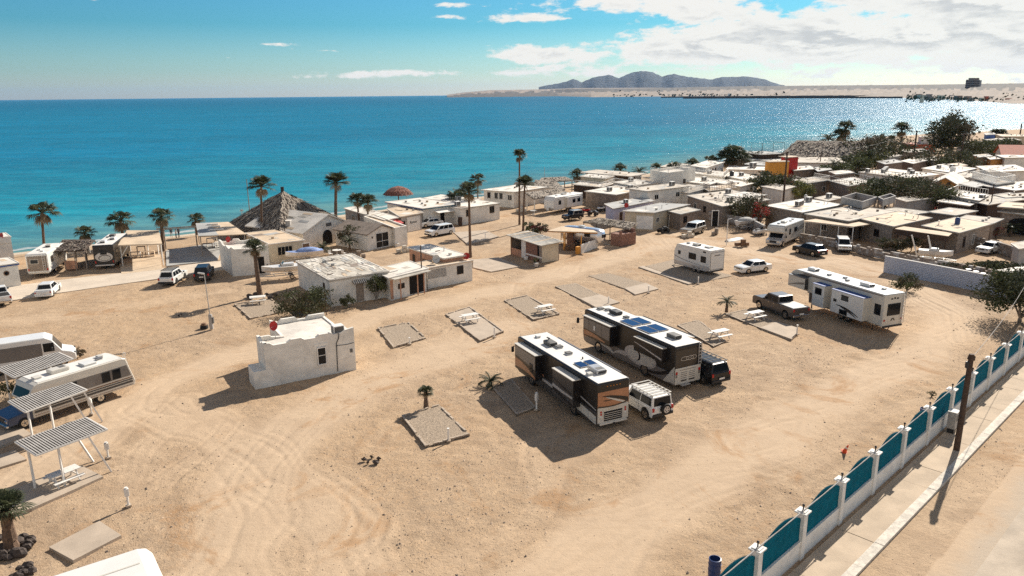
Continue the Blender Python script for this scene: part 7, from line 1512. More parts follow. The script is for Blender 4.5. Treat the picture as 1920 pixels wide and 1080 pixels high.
atv((1244, 436), -120, 'black quad bike beside the white lean-to garage'); atv((1098, 400), -100, 'red quad bike among the clutter behind the silver caravan', 'red'); atv((1112, 404), -60, 'grey quad bike nearest the lavender house', 'paint_grey'); atv((1127, 396), -130, 'white quad bike by the lavender house wall', 'paint_white')
for px, h, l in [((1362, 460), 3.9, 'thin white lamp post in front of the skiff'), ((1340, 424), 2.6, 'white door frame propped by the stone wall')]:
    t = thing('lamp_post', l, 'lamp post', P(*px)) if h > 3 else thing('door_frame', l, 'door frame', P(*px))
    if h > 3: b = MB(); b.cyl((0, 0, 0), (0, 0, h), .06, 'white_paint', n=8); b.build('pole', t); b = MB(); b.beam((0, 0, h), (.6, 0, h + .1), .12, .08, 'galv'); b.build('lamp_head', t)
    else:
        b = MB(); [b.box(x, x + .12, 0, .1, 0, h, 'white_paint') for x in (-.6, .5)]; b.box(-.6, .62, 0, .1, h, h + .1, 'white_paint'); b.box(-.48, .5, .04, .06, 0, h, 'dark_void'); b.build('frame', t)
# sawn poles / white A-frame posts behind the block wall
for a, tpx, l in [((1721, 489), (1713, 452), 'left leaning white pole of the pair behind the block wall'), ((1722, 489), (1720, 452), 'upright white pole of the left pair behind the block wall'), ((1750, 490), (1760, 454), 'right leaning white pole beside the white skiff trailer'), ((1752, 490), (1766, 460), 'rightmost leaning white pole behind the block wall')]:
    p = P(*a); hh = 3.6; e = P(*tpx, hh * .9); v = e - p; v.y = min(max(v.y, -.6), .6); v.x = min(max(v.x, -1.6), 1.6); b = MB(); b.cyl((0, 0, 0), (v.x, v.y, hh), .06, 'white_paint', n=7); o = b.build('leaning_pole'); o.location = p; tag(o, l, 'pole', 'white poles behind the block wall')
boat((1752, 492), 120, 4.0, 'white skiff on a low trailer behind the block wall')
for k, x in enumerate((1814, 1828, 1842)):
    b = MB(); b.cyl((0, 0, 0), (0, 0, .9), .3, 'blue_barrel', n=14); b.cyl((0, 0, .9), (0, 0, .97), .31, 'white_paint', n=14); o = b.build('drum'); p = P(x, 519 + k * 4); o.location = p; tag(o, ['left', 'middle', 'right'][k] + ' one of three blue drums with white lids behind the block wall', 'drum', 'blue drums with white lids')
b = MB(); b.box(-2.4, 2.4, -1.2, 1.2, 0, 2.2, 'stucco_pink'); o = b.build('wall'); t = thing('shed', 'small red brown shed half hidden by the tree at the right edge', 'shed', P(1905, 545), .4); o.parent = t; b = MB(); b.box(-2.6, 2.6, -1.4, 1.4, 2.2, 2.3, 'roof_white'); b.build('roof', t)
# people on the beach
def person(px, label, h=1.7, shirt='cloth_dark', pants='cloth_light', az=0, sit=False):
    t = bpy.data.meshes.new('person'); bm = bmesh.new(); k = h / 1.75
    J = {'pel': (0, 0, .95), 'ch': (0, 0, 1.28), 'nk': (0, 0, 1.48), 'hd': (0, .01, 1.60), 'hp': (0, .01, 1.72), 'sl': (-.19, 0, 1.42), 'el': (-.27, .02, 1.15), 'wl': (-.26, .10, .92), 'sr': (.19, 0, 1.42), 'er': (.28, .0, 1.15), 'wr': (.27, .08, .90),
         'hl': (-.1, 0, .90), 'kl': (-.11, .03, .5), 'al': (-.12, -.02, .08), 'tl': (-.13, .14, .04), 'hr': (.1, 0, .90), 'kr': (.12, .06, .5), 'ar': (.12, .03, .08), 'tr': (.13, .19, .04)}
    E = [('pel', 'ch'), ('ch', 'nk'), ('nk', 'hd'), ('hd', 'hp'), ('nk', 'sl'), ('sl', 'el'), ('el', 'wl'), ('nk', 'sr'), ('sr', 'er'), ('er', 'wr'), ('pel', 'hl'), ('hl', 'kl'), ('kl', 'al'), ('al', 'tl'), ('pel', 'hr'), ('hr', 'kr'), ('kr', 'ar'), ('ar', 'tr')]
    Rr = {'pel': .15, 'ch': .16, 'nk': .06, 'hd': .10, 'hp': .09, 'sl': .06, 'el': .045, 'wl': .035, 'sr': .06, 'er': .045, 'wr': .035, 'hl': .09, 'kl': .065, 'al': .045, 'tl': .04, 'hr': .09, 'kr': .065, 'ar': .045, 'tr': .04}
    ks = list(J); V = {n: bm.verts.new([c * k for c in J[n]]) for n in ks}; [bm.edges.new((V[a], V[c])) for a, c in E]; bm.to_mesh(t); bm.free()
    o = bpy.data.objects.new('person', t); COL.objects.link(o); md = o.modifiers.new('skin', 'SKIN'); 
    if not t.skin_vertices: t.skin_vertices.new()
    for i, n in enumerate(ks): t.skin_vertices[0].data[i].radius = (Rr[n], Rr[n] * .8); t.skin_vertices[0].data[i].use_root = (n == 'pel')
    o.modifiers.new('sub', 'SUBSURF').levels = 1; bpy.context.view_layer.update(); me = bpy.data.meshes.new_from_object(o.evaluated_get(bpy.context.evaluated_depsgraph_get())); o.modifiers.clear(); o.data = me
    me.materials.clear(); [me.materials.append(MATS[m_]) for m_ in ('skin', shirt, pants)]
    for f in me.polygons: z = f.center.z / k; f.material_index = 1 if (.95 < z < 1.5 and abs(f.center.x) < .24 * k) else (2 if .12 < z <= .95 and abs(f.center.x) < .2 * k else 0); f.use_smooth = True
    o.location = P(*px, -1.1) if px[1] < 430 else P(*px, -.6); o.rotation_euler.z = az; tag(o, label, 'person', 'people standing on the beach')
    b = MB(); b.sph((0, .0, 1.66 * k), .115 * k, 'cloth_dark', 10, 6, (1, 1, 1), True); b.build('hair', o)
person((322, 446), 'person in dark top and pale trousers standing left on the beach', shirt='cloth_dark', az=.5); person((331, 447), 'person in pale top crouched height standing in the middle of the beach group'.replace(' crouched height', ''), 1.5, 'cloth_light', 'cloth_dark', 2.2); person((336, 446), 'person all in dark clothes standing right on the beach', 1.78, 'cloth_dark', 'cloth_dark', 1.2)
# stones: ring of rocks under the palm bottom left, fire ring
def rocks(pts, label, nm='rock_pile', s0=.25):
    q = [P(*p) for p in pts]; c = sum(q, Vector()) / len(q); t = thing(nm, label, 'rocks', c)
    for p in q:
        b = MB(); r = s0 * random.uniform(.7, 1.5); b.sph((p.x - c.x, p.y - c.y, r * .3), r, 'rock', 7, 5, (1.2, .8, .7)); o = b.build('rock', t)
        for v in o.data.vertices: v.co += Vector([random.uniform(-.05, .05) for _ in range(3)])
        for f in o.data.polygons: f.use_smooth = False
rocks([(-2, 1010), (8, 1030), (20, 1038), (35, 1040), (50, 1028), (56, 1015), (45, 1008), (0, 1045), (52, 1022), (15, 1048), (30, 1020), (-8, 1048)], 'dark lava rocks ringed round the foot of the bottom left palm', s0=.28)
rocks([(40, 1068), (52, 1064), (46, 1075), (60, 1072), (35, 1080)], 'dark rock clump just below the ringed palm')
rocks([(683, 862), (697, 857), (710, 860), (704, 868), (690, 868)], 'small charred heap on the sand below the large gravel pad', 'fire_ring', .13)
rocks([(468, 556), (480, 553), (500, 552), (515, 555), (508, 560), (470, 560)], 'planter of dark stones at the foot of the leaning palm', s0=.25)
rocks([(335, 592), (340, 590)], 'two small dark stones on the gravel near the lamp post', s0=.1)
# ---------------------------------------------------------------- scattered gravel (real stones)
def scatter(n, name):
    # stones lie thickest off the tracks
    X = np.random.uniform(-45, 58, n * 3); Y = np.random.uniform(26, 92, n * 3); _, T, _ = ground_fields(X, Y); keep = (np.random.random(n * 3) < (1 - T * .93) * np.clip(vnoise(X, Y, 5, 21) * 1.8 - .45, .08, 1)) & (np.hypot(X, Y) < 95) & ((road_side(X, Y) < 0) | (road_side(X, Y) > 2.5)); X, Y = X[keep][:n], Y[keep][:n]
    Zg, _, _ = ground_fields(X, Y); n = len(X); r = np.random.uniform(.02, .055, n) * np.where(np.random.random(n) < .04, 2.0, 1); base = np.array([(1, 0, 0), (0, 1, 0), (-1, 0, 0), (0, -1, 0), (.1, .1, .9)], float)
    an = np.random.uniform(0, 6.28, n); c, s = np.cos(an), np.sin(an); v = np.zeros((n, 5, 3)); bx = base[:, 0][None] * r[:, None] * 1.3; by = base[:, 1][None] * r[:, None] * .85
    v[:, :, 0] = X[:, None] + bx * c[:, None] - by * s[:, None]; v[:, :, 1] = Y[:, None] + bx * s[:, None] + by * c[:, None]; v[:, :, 2] = Zg[:, None] - .01 + base[:, 2][None] * r[:, None]
    f = np.array([(0, 1, 4), (1, 2, 4), (2, 3, 4), (3, 0, 4)]); F = (np.arange(n) * 5)[:, None, None] + f[None]; F = F.reshape(-1, 3); me = bpy.data.meshes.new(name); me.vertices.add(n * 5); me.vertices.foreach_set('co', v.ravel().astype(np.float32)); me.loops.add(F.size); me.loops.foreach_set('vertex_index', F.ravel().astype(np.int32)); me.polygons.add(len(F)); me.polygons.foreach_set('loop_start', (np.arange(len(F)) * 3).astype(np.int32)); me.polygons.foreach_set('loop_total', np.full(len(F), 3, np.int32)); me.update(calc_edges=True)
    me.materials.append(MATS['pebble']); me.materials.append(MATS['rock']); mi = (np.random.random(n) < .10).astype(np.int32); me.polygons.foreach_set('material_index', np.repeat(mi, 4)); o = bpy.data.objects.new(name, me); COL.objects.link(o); tag(o, 'loose pale gravel scattered over the sand between the tyre tracks', 'gravel', kind='stuff')
mat('pebble', (.42, .31, .22), .95, var=.5, scale=6); scatter(60000, 'gravel')
# ---------------------------------------------------------------- palms
def fan_crown(rad, n, seed, droop=.6, m='leaf_palm', dead=6, up=.35):
    rnd = random.Random(seed); b = MB()
    for k in range(n + dead):
        dd = k >= n; az = rnd.uniform(0, 6.28); el = rnd.uniform(-.35, 1.35) if not dd else rnd.uniform(-1.4, -.9); mm = m if not dd else 'palm_dry'
        d = Vector((math.cos(az) * math.cos(el), math.sin(az) * math.cos(el), math.sin(el))); L = rad * rnd.uniform(.45, .62) * (1 if not dd else .6); tip = d * L; s = d.cross(Vector((0, 0, 1))).normalized(); u = s.cross(d)
        b.beam((0, 0, 0), tip, .05, .03, mm); nb = 13; R = rad * rnd.uniform(.48, .6)
        for i in range(nb):
            a = -1.75 + 3.5 * i / (nb - 1); dr = d * math.cos(a) + s * math.sin(a); w_ = s * math.cos(a) - d * math.sin(a); ln = R * (1 - .25 * abs(a) / 1.75); mid = tip + dr * ln * .6 + u * .02 * (i % 2); end = tip + dr * ln + Vector((0, 0, -droop * ln * (.3 + rnd.random() * .5)))
            ww = ln * .075; b.raw([tip, mid + w_ * ww, end, mid - w_ * ww], [(0, 1, 2, 3)], mm)
    return b
def feather_crown(rad, n, seed, m='leaf_palm'):
    rnd = random.Random(seed); b = MB()
    for k in range(n):
        az = 2 * math.pi * k / n + rnd.uniform(-.2, .2); el = rnd.uniform(.2, 1.25); p = Vector((0, 0, 0)); d = Vector((math.cos(az) * math.cos(el), math.sin(az) * math.cos(el), math.sin(el))); st = rad / 9
        for i in range(9):
            q = p + d * st; s = d.cross(Vector((0, 0, 1))).normalized(); b.beam(p, q, .05, .03, m)
            for sg in (1, -1):
                for e in (0, .5): o = p.lerp(q, e); tp_ = o + (s * sg * .8 + d * .5).normalized() * rad * .28 * math.sin(math.pi * (i + 1.5) / 11) + Vector((0, 0, -.06)); b.raw([o, o + d * st * .35, tp_], [(0, 1, 2)], m)
            p = q; d = (d + Vector((0, 0, -.17))).normalized()
    return b
def trunk(h, r, lean=(0, 0), m='bark', seed=0):
    b = MB(); k = max(4, int(h / .5)); pts = [Vector((lean[0] * (i / k) ** 1.3, lean[1] * (i / k) ** 1.3, h * i / k)) for i in range(k + 1)]; rnd = random.Random(seed)
    for i in range(k): b.cyl(pts[i], pts[i + 1] + Vector((0, 0, .02)), r * (1.25 - .35 * i / k if i > 1 else 1.5 - .1 * i) * rnd.uniform(.94, 1.06), m, r * (1.2 - .35 * (i + 1) / k) * rnd.uniform(.94, 1.06), n=9, smooth=False, cap=False)
    return b, pts[-1]
CROWN = [fan_crown(1.0, 34, 1), fan_crown(1.0, 26, 2, .8, dead=12), fan_crown(1.0, 40, 3, .5, dead=3), feather_crown(1.0, 20, 4)]
CMESH = []
for c_ in CROWN:
    o = c_.build('crown'); CMESH.append(o.data); COL.objects.unlink(o); bpy.data.objects.remove(o)
PGROUP = 'fan palms along the shore and in the town'
def palm(base, top_y, rad, label, kind=0, tx=None, r=.2, z0=0, hh=None, skirt=0):
    q = P(*base, z0); 
    if hh is None:
        lo, hi = .3, 22.0
        for _ in range(40):
            m_ = (lo + hi) / 2; v = Vector((q.x, q.y, m_ + z0)) - Vector((0, 0, CH)); y = 540 - FPX * v.dot(_U2) / v.dot(_F)
            if y > top_y: lo = m_
            else: hi = m_
        hh = lo
    lean = (0, 0)
    if tx is not None:
        v = Vector((q.x, q.y, hh)) - Vector((0, 0, CH)); dep = v.dot(_F); x0 = 960 + FPX * v.dot(_R2) / dep; lean = ((tx - x0) * dep / FPX, 0)
    t = thing('palm_tree', label, 'palm tree', q, 0, PGROUP); b, tp_ = trunk(hh, r, lean, 'bark', int(base[0])); b.build('trunk', t)
    o = bpy.data.objects.new('crown', CMESH[kind]); COL.objects.link(o); o.parent = t; o.location = tp_; o.scale = (rad * 1.3, rad * 1.3, rad * 1.1); o.rotation_euler = (0, 0, base[0] * .7)
    if skirt:
        b = MB(); rnd = random.Random(int(base[0]))
        for k in range(90 if skirt > 2 else 45): a = rnd.uniform(0, 6.28); z_ = rnd.uniform(0, skirt); rr = r * 1.3 + .35 * rnd.random() * (1 - .4 * z_ / skirt); p = tp_ + Vector((math.cos(a) * r, math.sin(a) * r, -z_)); b.raw([p, p + Vector((-math.sin(a) * .12, math.cos(a) * .12, 0)), p + Vector((math.cos(a) * rr, math.sin(a) * rr, -.8))], [(0, 1, 2)], 'palm_dry')
        b.build('dead_fronds', t)
palm((487, 553), 466, 1.15, 'leaning palm with a thick trunk beside the boat trailer', 0, 477, .24)
palm((882, 482), 360, 1.5, 'tall straight palm in the middle rising over the long white house', 0, 879, .17)
palm((981, 432), 345, 1.5, 'shorter of the twin palms before the thatched porch', 2, 984, .16); palm((974, 421), 292, 1.25, 'tallest slender palm rising over the sea beside its shorter twin', 0, 974, .15)
palm((630, 428), 342, 1.9, 'thick trunked tall palm right of the thatched pyramid', 2, 630, .25); palm((492, 452), 350, 1.8, 'tall palm rising before the left slope of the thatched pyramid', 0, 490, .17)
palm((674, 428), 376, 1.5, 'left one of two short palms behind the gabled houses', 2, 670, .16); palm((690, 432), 380, 1.5, 'right one of two short palms behind the gabled houses', 0, 690, .16)
palm((84, 472), 399, 1.9, 'lone tall palm on the shore at the far left', 1, 79, .17); palm((163, 470), 438, 1.4, 'low palm crown peeping over the dark lean-to', 1, None, .16); palm((233, 462), 414, 1.8, 'dry fronded palm behind the plywood shade roof', 1, None, .24); palm((306, 470), 407, 1.6, 'upright palm beside the bare pole frame', 1, 302, .22)
palm((370, 440), 412, 1.3, 'small palm top behind the tan and grey shade roof', 1); palm((896, 400), 336, 1.4, 'palm behind the long white house with windblown crown', 1, 896, .13)
palm((799, 764), 735, .5, 'young palm at the corner of the large gravel pad', 2, None, .14); palm((22, 1030), 955, .95, 'stout palm with lava rocks at its foot, bottom left', 2, 10, .26)
palm((1362, 585), 567, .9, 'young spiky palm left of the brown grey pickup', 3, None, .12); palm((920, 722), 716, .9, 'stubby shrub palm in the shade behind the first dark motorhome', 3, None, .1)
palm((860, 400), 372, 2.2, 'dark bent palm at the sea behind the blue trimmed house', 1)
# town palms
palm((1583, 292), 240, 3.0, 'double crowned tall palm over the long thatched roof', 1, 1586, .3, skirt=3); palm((1577, 293), 252, 2.6, 'lower twin of the double crowned palm', 1, 1577, .3, skirt=3); palm((1551, 283), 262, 3.6, 'squat spreading palm on the long thatched roof ridge', 3, None, .3); palm((1690, 290), 244, 3.0, 'palm with a thick skirt left of the tall crossarm pole', 0, 1691, .3, skirt=4)
palm((1646, 290), 266, 3.0, 'bushy palm above the right end of the long thatched roof', 1); palm((1669, 285), 262, 1.8, 'thin little palm between two bushy ones', 0); palm((1372, 330), 290, 3.2, 'broad bushy palm clump at the shore', 1); palm((1362, 330), 296, 2.8, 'left trunk of the broad shore palm clump', 1); palm((1384, 332), 298, 2.8, 'right trunk of the broad shore palm clump', 1); palm((1414, 320), 292, 2.2, 'palm between the shore clump and the orange wall', 3)
palm((1330, 330), 302, 1.9, 'small palm over the white columned seafront house', 1); palm((1297, 338), 308, 1.8, 'small palm on the white terrace roofs', 1); palm((1264, 344), 315, 2.0, 'dry palm beside the white balustrades', 1); palm((1198, 345), 322, 1.9, 'leaning dry palm behind the white balcony', 3); palm((1163, 338), 318, 1.9, 'dark palm at the edge of the dark seafront roof', 1); palm((1082, 345), 328, 1.8, 'palm behind the white railed deck', 1); palm((1230, 330), 316, 1.8, 'palm over the tall white wall', 1)
palm((1562, 336), 308, 2.0, 'short palm in front of the long thatched roof', 3); palm((1864, 262), 252, 2.6, 'left of two small umbrella palms on the far shore', 0); palm((1877, 262), 252, 2.6, 'right of two small umbrella palms on the far shore', 0); palm((1775, 262), 228, 3.4, 'dark palm rising out of the big feathery tree', 1, 1779, .3); palm((1894, 442), 428, 1.3, 'spiky pale yucca beside the arched stone house', 3)
palm((656, 470), 452, 1.2, 'spiky green plant between the two gabled houses', 3, None, .12); palm((605, 478), 466, 1.3, 'dark agave before the arched door', 3, None, .1)
# ---------------------------------------------------------------- bushes and trees
def leafcloud(R3, n, seed, mats, size=.16, clumps=14, flat=0.0):
    rnd = random.Random(seed); b = MB(); cl = []
    for k in range(clumps):
        a = rnd.uniform(0, 6.28); e = math.asin(rnd.uniform(-.85, 1)); rr = rnd.uniform(.35, .85); cl.append((Vector((math.cos(a) * math.cos(e) * rr * R3[0], math.sin(a) * math.cos(e) * rr * R3[1], R3[2] + math.sin(e) * rr * R3[2])), rnd.uniform(.28, .48), rnd.choice(mats)))
    for i in range(n):
        c, s, m_ = rnd.choice(cl); g = Vector([rnd.gauss(0, .42) for _ in range(3)]); 
        if g.length > 1.05: g = g.normalized() * rnd.uniform(.5, 1.1)
        p = c + Vector((g.x * s * R3[0], g.y * s * R3[1], g.z * s * R3[2])); p.z = max(.02, p.z)
        d1 = Vector([rnd.gauss(0, 1) for _ in range(3)]).normalized(); d2 = d1.orthogonal().normalized(); z_ = size * rnd.uniform(.5, 1.4); mm = m_ if rnd.random() < .8 else rnd.choice(mats)
        b.raw([p - d1 * z_, p + d2 * z_ * .45, p + d1 * z_, p - d2 * z_ * .45], [(0, 1, 2, 3)], mm)
    return b, cl
TREEM = {}
def tree(px, w, h, label, mats=('leaf_dark', 'leaf_green'), n=1600, size=.17, seed=1, name='bush', cat='bush', z0=0, depth=None, trunkm='bark_grey', trunk_h=0.0, clumps=16, group=None):
    q = P(*px, z0); t = thing(name, label, cat, q, 0, group); dp = depth or w; b, cl = leafcloud((w / 2, dp / 2, (h - trunk_h) / 2), n, seed, list(mats), size, clumps); b.X = Matrix.Identity(4)
    b.v = [(x, y, z_ + trunk_h) for x, y, z_ in b.v]; b.build('crown' if trunk_h else 'foliage', t)
    b = MB(); r0 = max(.04, h * .022)
    for c, s, _ in cl[:9]:
        c = c + Vector((0, 0, trunk_h)); m_ = Vector((c.x * .35, c.y * .35, trunk_h + (c.z - trunk_h) * .4)); b.cyl((0, 0, -.05) if not trunk_h else (0, 0, trunk_h * .8), m_, r0, trunkm, r0 * .7, n=6); b.cyl(m_, c, r0 * .7, trunkm, r0 * .3, n=5)
    if trunk_h: b.cyl((0, 0, -.1), (0, 0, trunk_h), r0 * 1.8, trunkm, r0 * 1.2, n=8)
    b.build('trunk', t); return t
tree((572, 590), 6.6, 2.9, 'wide pale stemmed bush in front of the store and scalloped office', ('leaf_dark', 'leaf_green', 'leaf_dry'), 4600, .13, 11, clumps=30)
tree((651, 578), 2.0, 1.5, 'small dark round bush left of the store door', ('leaf_dark',), 900, .1, 12); tree((706, 563), 2.6, 3.0, 'climbing dark bush right of the store door', ('leaf_dark', 'leaf_dark', 'leaf_green'), 1500, .12, 13)
tree((1700, 545), 3.4, 2.2, 'olive green bush behind the fifth wheel caravan', ('leaf_green', 'leaf_dark', 'leaf_dry'), 1700, .12, 14); tree((1912, 600), 8.0, 5.2, 'large dense tree at the right edge behind the teal fence', ('leaf_dark', 'leaf_green', 'leaf_dark'), 11000, .16, 15, 'broadleaf_tree', 'tree', trunk_h=.25, clumps=44)
tree((1012, 442), 3.6, 2.3, 'dark bush with magenta flowers behind the brown kiosk', ('leaf_dark', 'flower_magenta', 'flower_magenta', 'leaf_dark'), 1800, .14, 16); tree((992, 436), 2.2, 1.9, 'low green bush beside the magenta flowered bush', ('leaf_dark', 'leaf_green'), 800, .13, 17)
tree((540, 480), 5.5, 2.4, 'dark hedge under the tan terrace roof', ('leaf_dark', 'leaf_dry'), 1800, .14, 18); tree((660, 462), 4.5, 3.4, 'overgrown flowering shrub between the two gabled houses', ('leaf_dark', 'leaf_dry', 'leaf_green'), 2200, .15, 19)
tree((1440, 372), 12, 5.8, 'large dark tree in front of the orange wall', ('leaf_dark', 'leaf_dark', 'leaf_green'), 4200, .28, 20, 'broadleaf_tree', 'tree', trunk_h=1, clumps=26); tree((1497, 378), 6.2, 4.2, 'round yellow green bush beside the big crossarm pole', ('leaf_yellow', 'leaf_green', 'leaf_yellow'), 2200, .2, 21)
tree((1400, 418), 8, 5.4, 'tangled dry bush with dark leaves behind the stone wall', ('leaf_dark', 'leaf_dry', 'leaf_green'), 3200, .2, 22, clumps=24); tree((1424, 424), 3.6, 4.2, 'bush with red orange flowers beside the white flat roof', ('flower_red', 'leaf_dry', 'leaf_dark'), 1500, .17, 23)
tree((1660, 386), 12.5, 6.0, 'big dark tree behind the block parapet', ('leaf_dark', 'leaf_green', 'leaf_dark'), 6500, .27, 24, 'broadleaf_tree', 'tree', trunk_h=.2, clumps=34); tree((1728, 395), 14, 6.4, 'big pale flecked tree right of the block parapet', ('leaf_dark', 'leaf_green', 'leaf_dry'), 7500, .27, 25, 'broadleaf_tree', 'tree', trunk_h=.2, clumps=38)
tree((1788, 404), 6, 2.4, 'row of bright red bougainvillea by the roof terrace', ('flower_red', 'leaf_dark', 'flower_red'), 1600, .18, 26, depth=2.5)
tree((1779, 300), 17, 16, 'tall feathery dark tree above the town at right', ('leaf_dark', 'leaf_dark', 'leaf_dry'), 5200, .5, 27, 'feathery_tree', 'tree', trunk_h=2, clumps=34); tree((1640, 312), 26, 10, 'broad dark thicket right of the long thatched roof', ('leaf_dark', 'leaf_dry', 'leaf_dark'), 4600, .45, 28, clumps=26)
tree((1622, 325), 12, 7, 'yellow green tree in front of the long thatched roof', ('leaf_green', 'leaf_yellow', 'leaf_dark'), 2600, .35, 29, 'broadleaf_tree', 'tree', trunk_h=1); tree((1590, 338), 14, 6, 'dark low tree below the thatched roof', ('leaf_dark', 'leaf_green'), 2800, .35, 30); tree((1740, 318), 20, 7, 'dark thicket below the feathery tree', ('leaf_dark', 'leaf_dry'), 3000, .4, 31); tree((1800, 325), 16, 6, 'light olive tree between two power poles', ('leaf_green', 'leaf_dark', 'leaf_dry'), 2800, .35, 32, clumps=20); tree((1850, 300), 22, 7, 'olive hedge far right above the red roof', ('leaf_dark', 'leaf_green'), 3000, .4, 33); tree((1905, 305), 18, 8, 'tree mass at the far right edge of the town', ('leaf_dark', 'leaf_green'), 2600, .4, 34)
tree((1545, 395), 7, 2.0, 'scrub hedge beside the roof with two box coolers', ('leaf_green', 'leaf_dry'), 1300, .2, 35); tree((1240, 395), 7, 1.8, 'low brown scrub behind the lavender house', ('leaf_dry', 'leaf_green'), 1100, .18, 36); tree((1690, 470), 9, 2.6, 'dark shrubs under the stone house terrace', ('leaf_dark', 'leaf_dry'), 2200, .17, 37, depth=2.5); tree((1850, 512), 11, 1.9, 'dark scrub strip behind the blue drums', ('leaf_dark', 'leaf_dark'), 2400, .16, 38, depth=2.5); tree((1868, 445), 4, 1.6, 'reddish dry bush at the stone wall', ('flower_magenta', 'leaf_dry'), 900, .14, 39)
tree((150, 668), 1.2, .8, 'dry tumbleweed beyond the panel van nose', ('leaf_dry',), 350, .08, 40); tree((25, 742), 3.0, 1.2, 'dark shrub below the second striped shade', ('leaf_dark', 'leaf_dry'), 900, .1, 41); tree((1320, 1003), .9, .3, 'low weed tuft near the fence', ('leaf_dry',), 100, .06, 42) if False else None
tree((1747, 742), .8, .35, 'small green weed by the fence', ('leaf_green', 'leaf_dry'), 120, .06, 43)

def patio(px, rz, label, kind, m='white_paint'):
    q = P(*px)
    if kind == 'chair':
        t = thing('plastic_chair', label, 'chair', q, rz); b = MB(); b.box(-.24, .24, -.24, .24, .42, .45, m); b.build('seat', t); b = MB(); b.box(-.24, .24, .21, .25, .45, .9, m); b.build('backrest', t)
        for x in (-.2, .2):
            for y in (-.2, .2): b = MB(); b.box(x - .02, x + .02, y - .02, y + .02, 0, .42, m); b.build('leg', t)
    elif kind == 'table':
        t = thing('patio_table', label, 'table', q, rz); b = MB(); b.cyl((0, 0, .7), (0, 0, .74), .65, m, n=16); b.build('table_top', t); b = MB(); b.cyl((0, 0, 0), (0, 0, .7), .06, m, .04); b.cyl((0, 0, 0), (0, 0, .04), .3, m); b.build('pedestal', t)
    elif kind == 'crates':
        t = thing('crate_stack', label, 'crates', q, rz)
        for k, (x, y, z) in enumerate(((0, 0, 0), (.7, .1, 0), (.1, 0, .5), (-.7, .3, 0))): b = MB(); b.box(x, x + .6, y, y + .5, z, z + .48, m); b.box(x + .04, x + .56, y - .01, y, z + .1, z + .14, 'wood_dark'); b.build('crate', t)
    else:
        t = thing('planter', label, 'planter', q, rz); b = MB(); b.cyl((0, 0, 0), (0, 0, .5), .26, m, .34, n=12); b.build('pot', t); c_, _ = leafcloud((.5, .5, .35), 120, int(px[0]), ['leaf_dark', 'leaf_green'], .12, 6); c_.v = [(x, y, z + .45) for x, y, z in c_.v]; c_.build('foliage', t)
for a in [((632, 478), .3, 'round white patio table before the arched door', 'table'), ((620, 481), .8, 'white chair left of the round patio table', 'chair'), ((645, 480), 2.5, 'white chair right of the round patio table', 'chair'), ((668, 484), .2, 'wooden crates behind the flaking store roof', 'crates', 'wood_grey'),
          ((590, 476), 0, 'potted plant near the tan terrace room', 'pot', 'stucco_pink'), ((755, 474), .5, 'stack of pale crates by the pink walled house', 'crates', 'cream_paint'), ((745, 462), 1.2, 'white chair beside the tall glazed doors', 'chair'), ((1005, 500), .2, 'small potted plant at the kiosk corner', 'pot', 'stucco_grey'),
          ((1070, 470), .4, 'dark crates inside the yellow framed shelter', 'crates', 'wood'), ((1290, 446), .4, 'pale planks and crates in front of the old wagon', 'crates', 'cream_paint'), ((1345, 440), 1.1, 'grey crates below the propped door frame', 'crates', 'wood_grey'), ((1390, 462), .2, 'wooden crates right of the upturned dinghy', 'crates', 'wood'),
          ((1148, 425), .6, 'metal crates at the lavender porch', 'crates', 'galv'), ((1530, 452), .7, 'crates under the low grey porch roof', 'crates', 'wood_grey'), ((975, 398), .2, 'crates beside the thatched porch wall', 'crates', 'cream_paint'), ((1000, 402), .2, 'round grey table under the thatched porch', 'table', 'stucco_grey')]: patio(*a)
# ---------------------------------------------------------------- the town of flat roofed houses
def T(label, L, N, R, h=2.9, wall='stucco', roof='roof_white', rails=None, rm='white_paint', acs=(), wins=(), kind='flat', base=0.0, ov=.25, tanks=(), rise=1.2, axis=0, rh=.9, name='house', pipes=0, doors=(), step=.4):
    if roof == 'roof_white' and len(label) % 3 == 0: roof = 'roof_dust'
    o = Bld(label, quad3(L, N, R, h + base + (0 if kind == 'gable' else .1)), h, wall, roof, ov=ov, kind=kind, base=base, rise=rise, axis=axis, name=name, cat=name.replace('_', ' '))
    for a in acs: o.ac(*a)
    for a in tanks: o.tank(*a)
    for f, u, z, w, hh in wins: o.win(f, u, z, w, hh, 'white_paint' if random.random() < .6 else 'wood_dark')
    for f, u in doors: o.door(f, u, m='wood_dark')
    if rails: o.rail(rails, m=rm, h=rh, step=step)
    for k in range(pipes): o.pipe(random.uniform(.1, .9), random.uniform(.1, .9), random.uniform(.3, .8))
    return o
W2_ = [(0, 1, 1, 1.1, 1), (0, 4, 1, 1.1, 1), (3, 1.5, 1, 1, 1)]
o = T('cream house with a grey flat roof and boarded wall beside the quad bike', (1172, 396), (1225, 399), (1290, 384), 2.8, 'stucco_cream', 'roof_grey', wins=[(0, 1, 1.2, .8, .7)], pipes=2); o.panel(3, 2, .1, 2.8, 2.2, 'fence_white', .03, 'shutter'); o.panel(3, .3, 0, 1.2, 1.0, 'black_plastic', .5, 'dark_box'); o.dish(.02, .98, .4, 'red')
T('open garage with loose stones on its white roof beside the old wagon', (1243, 393.5), (1276, 401.5), (1310, 394), 2.5, 'wall_brown', 'roof_old', wins=[(0, 1, 1, 1, 1)], doors=[(3, 1.0)])
T('lavender painted house with a white eave and dark porch door', (1136, 383), (1151, 391), (1224, 377), 2.8, 'stucco_lavender', 'roof_grey', doors=[(0, 1.6)], wins=[(0, 3.4, .9, 1.0, 1.1)], acs=[(.4, .5, .16, .8)])
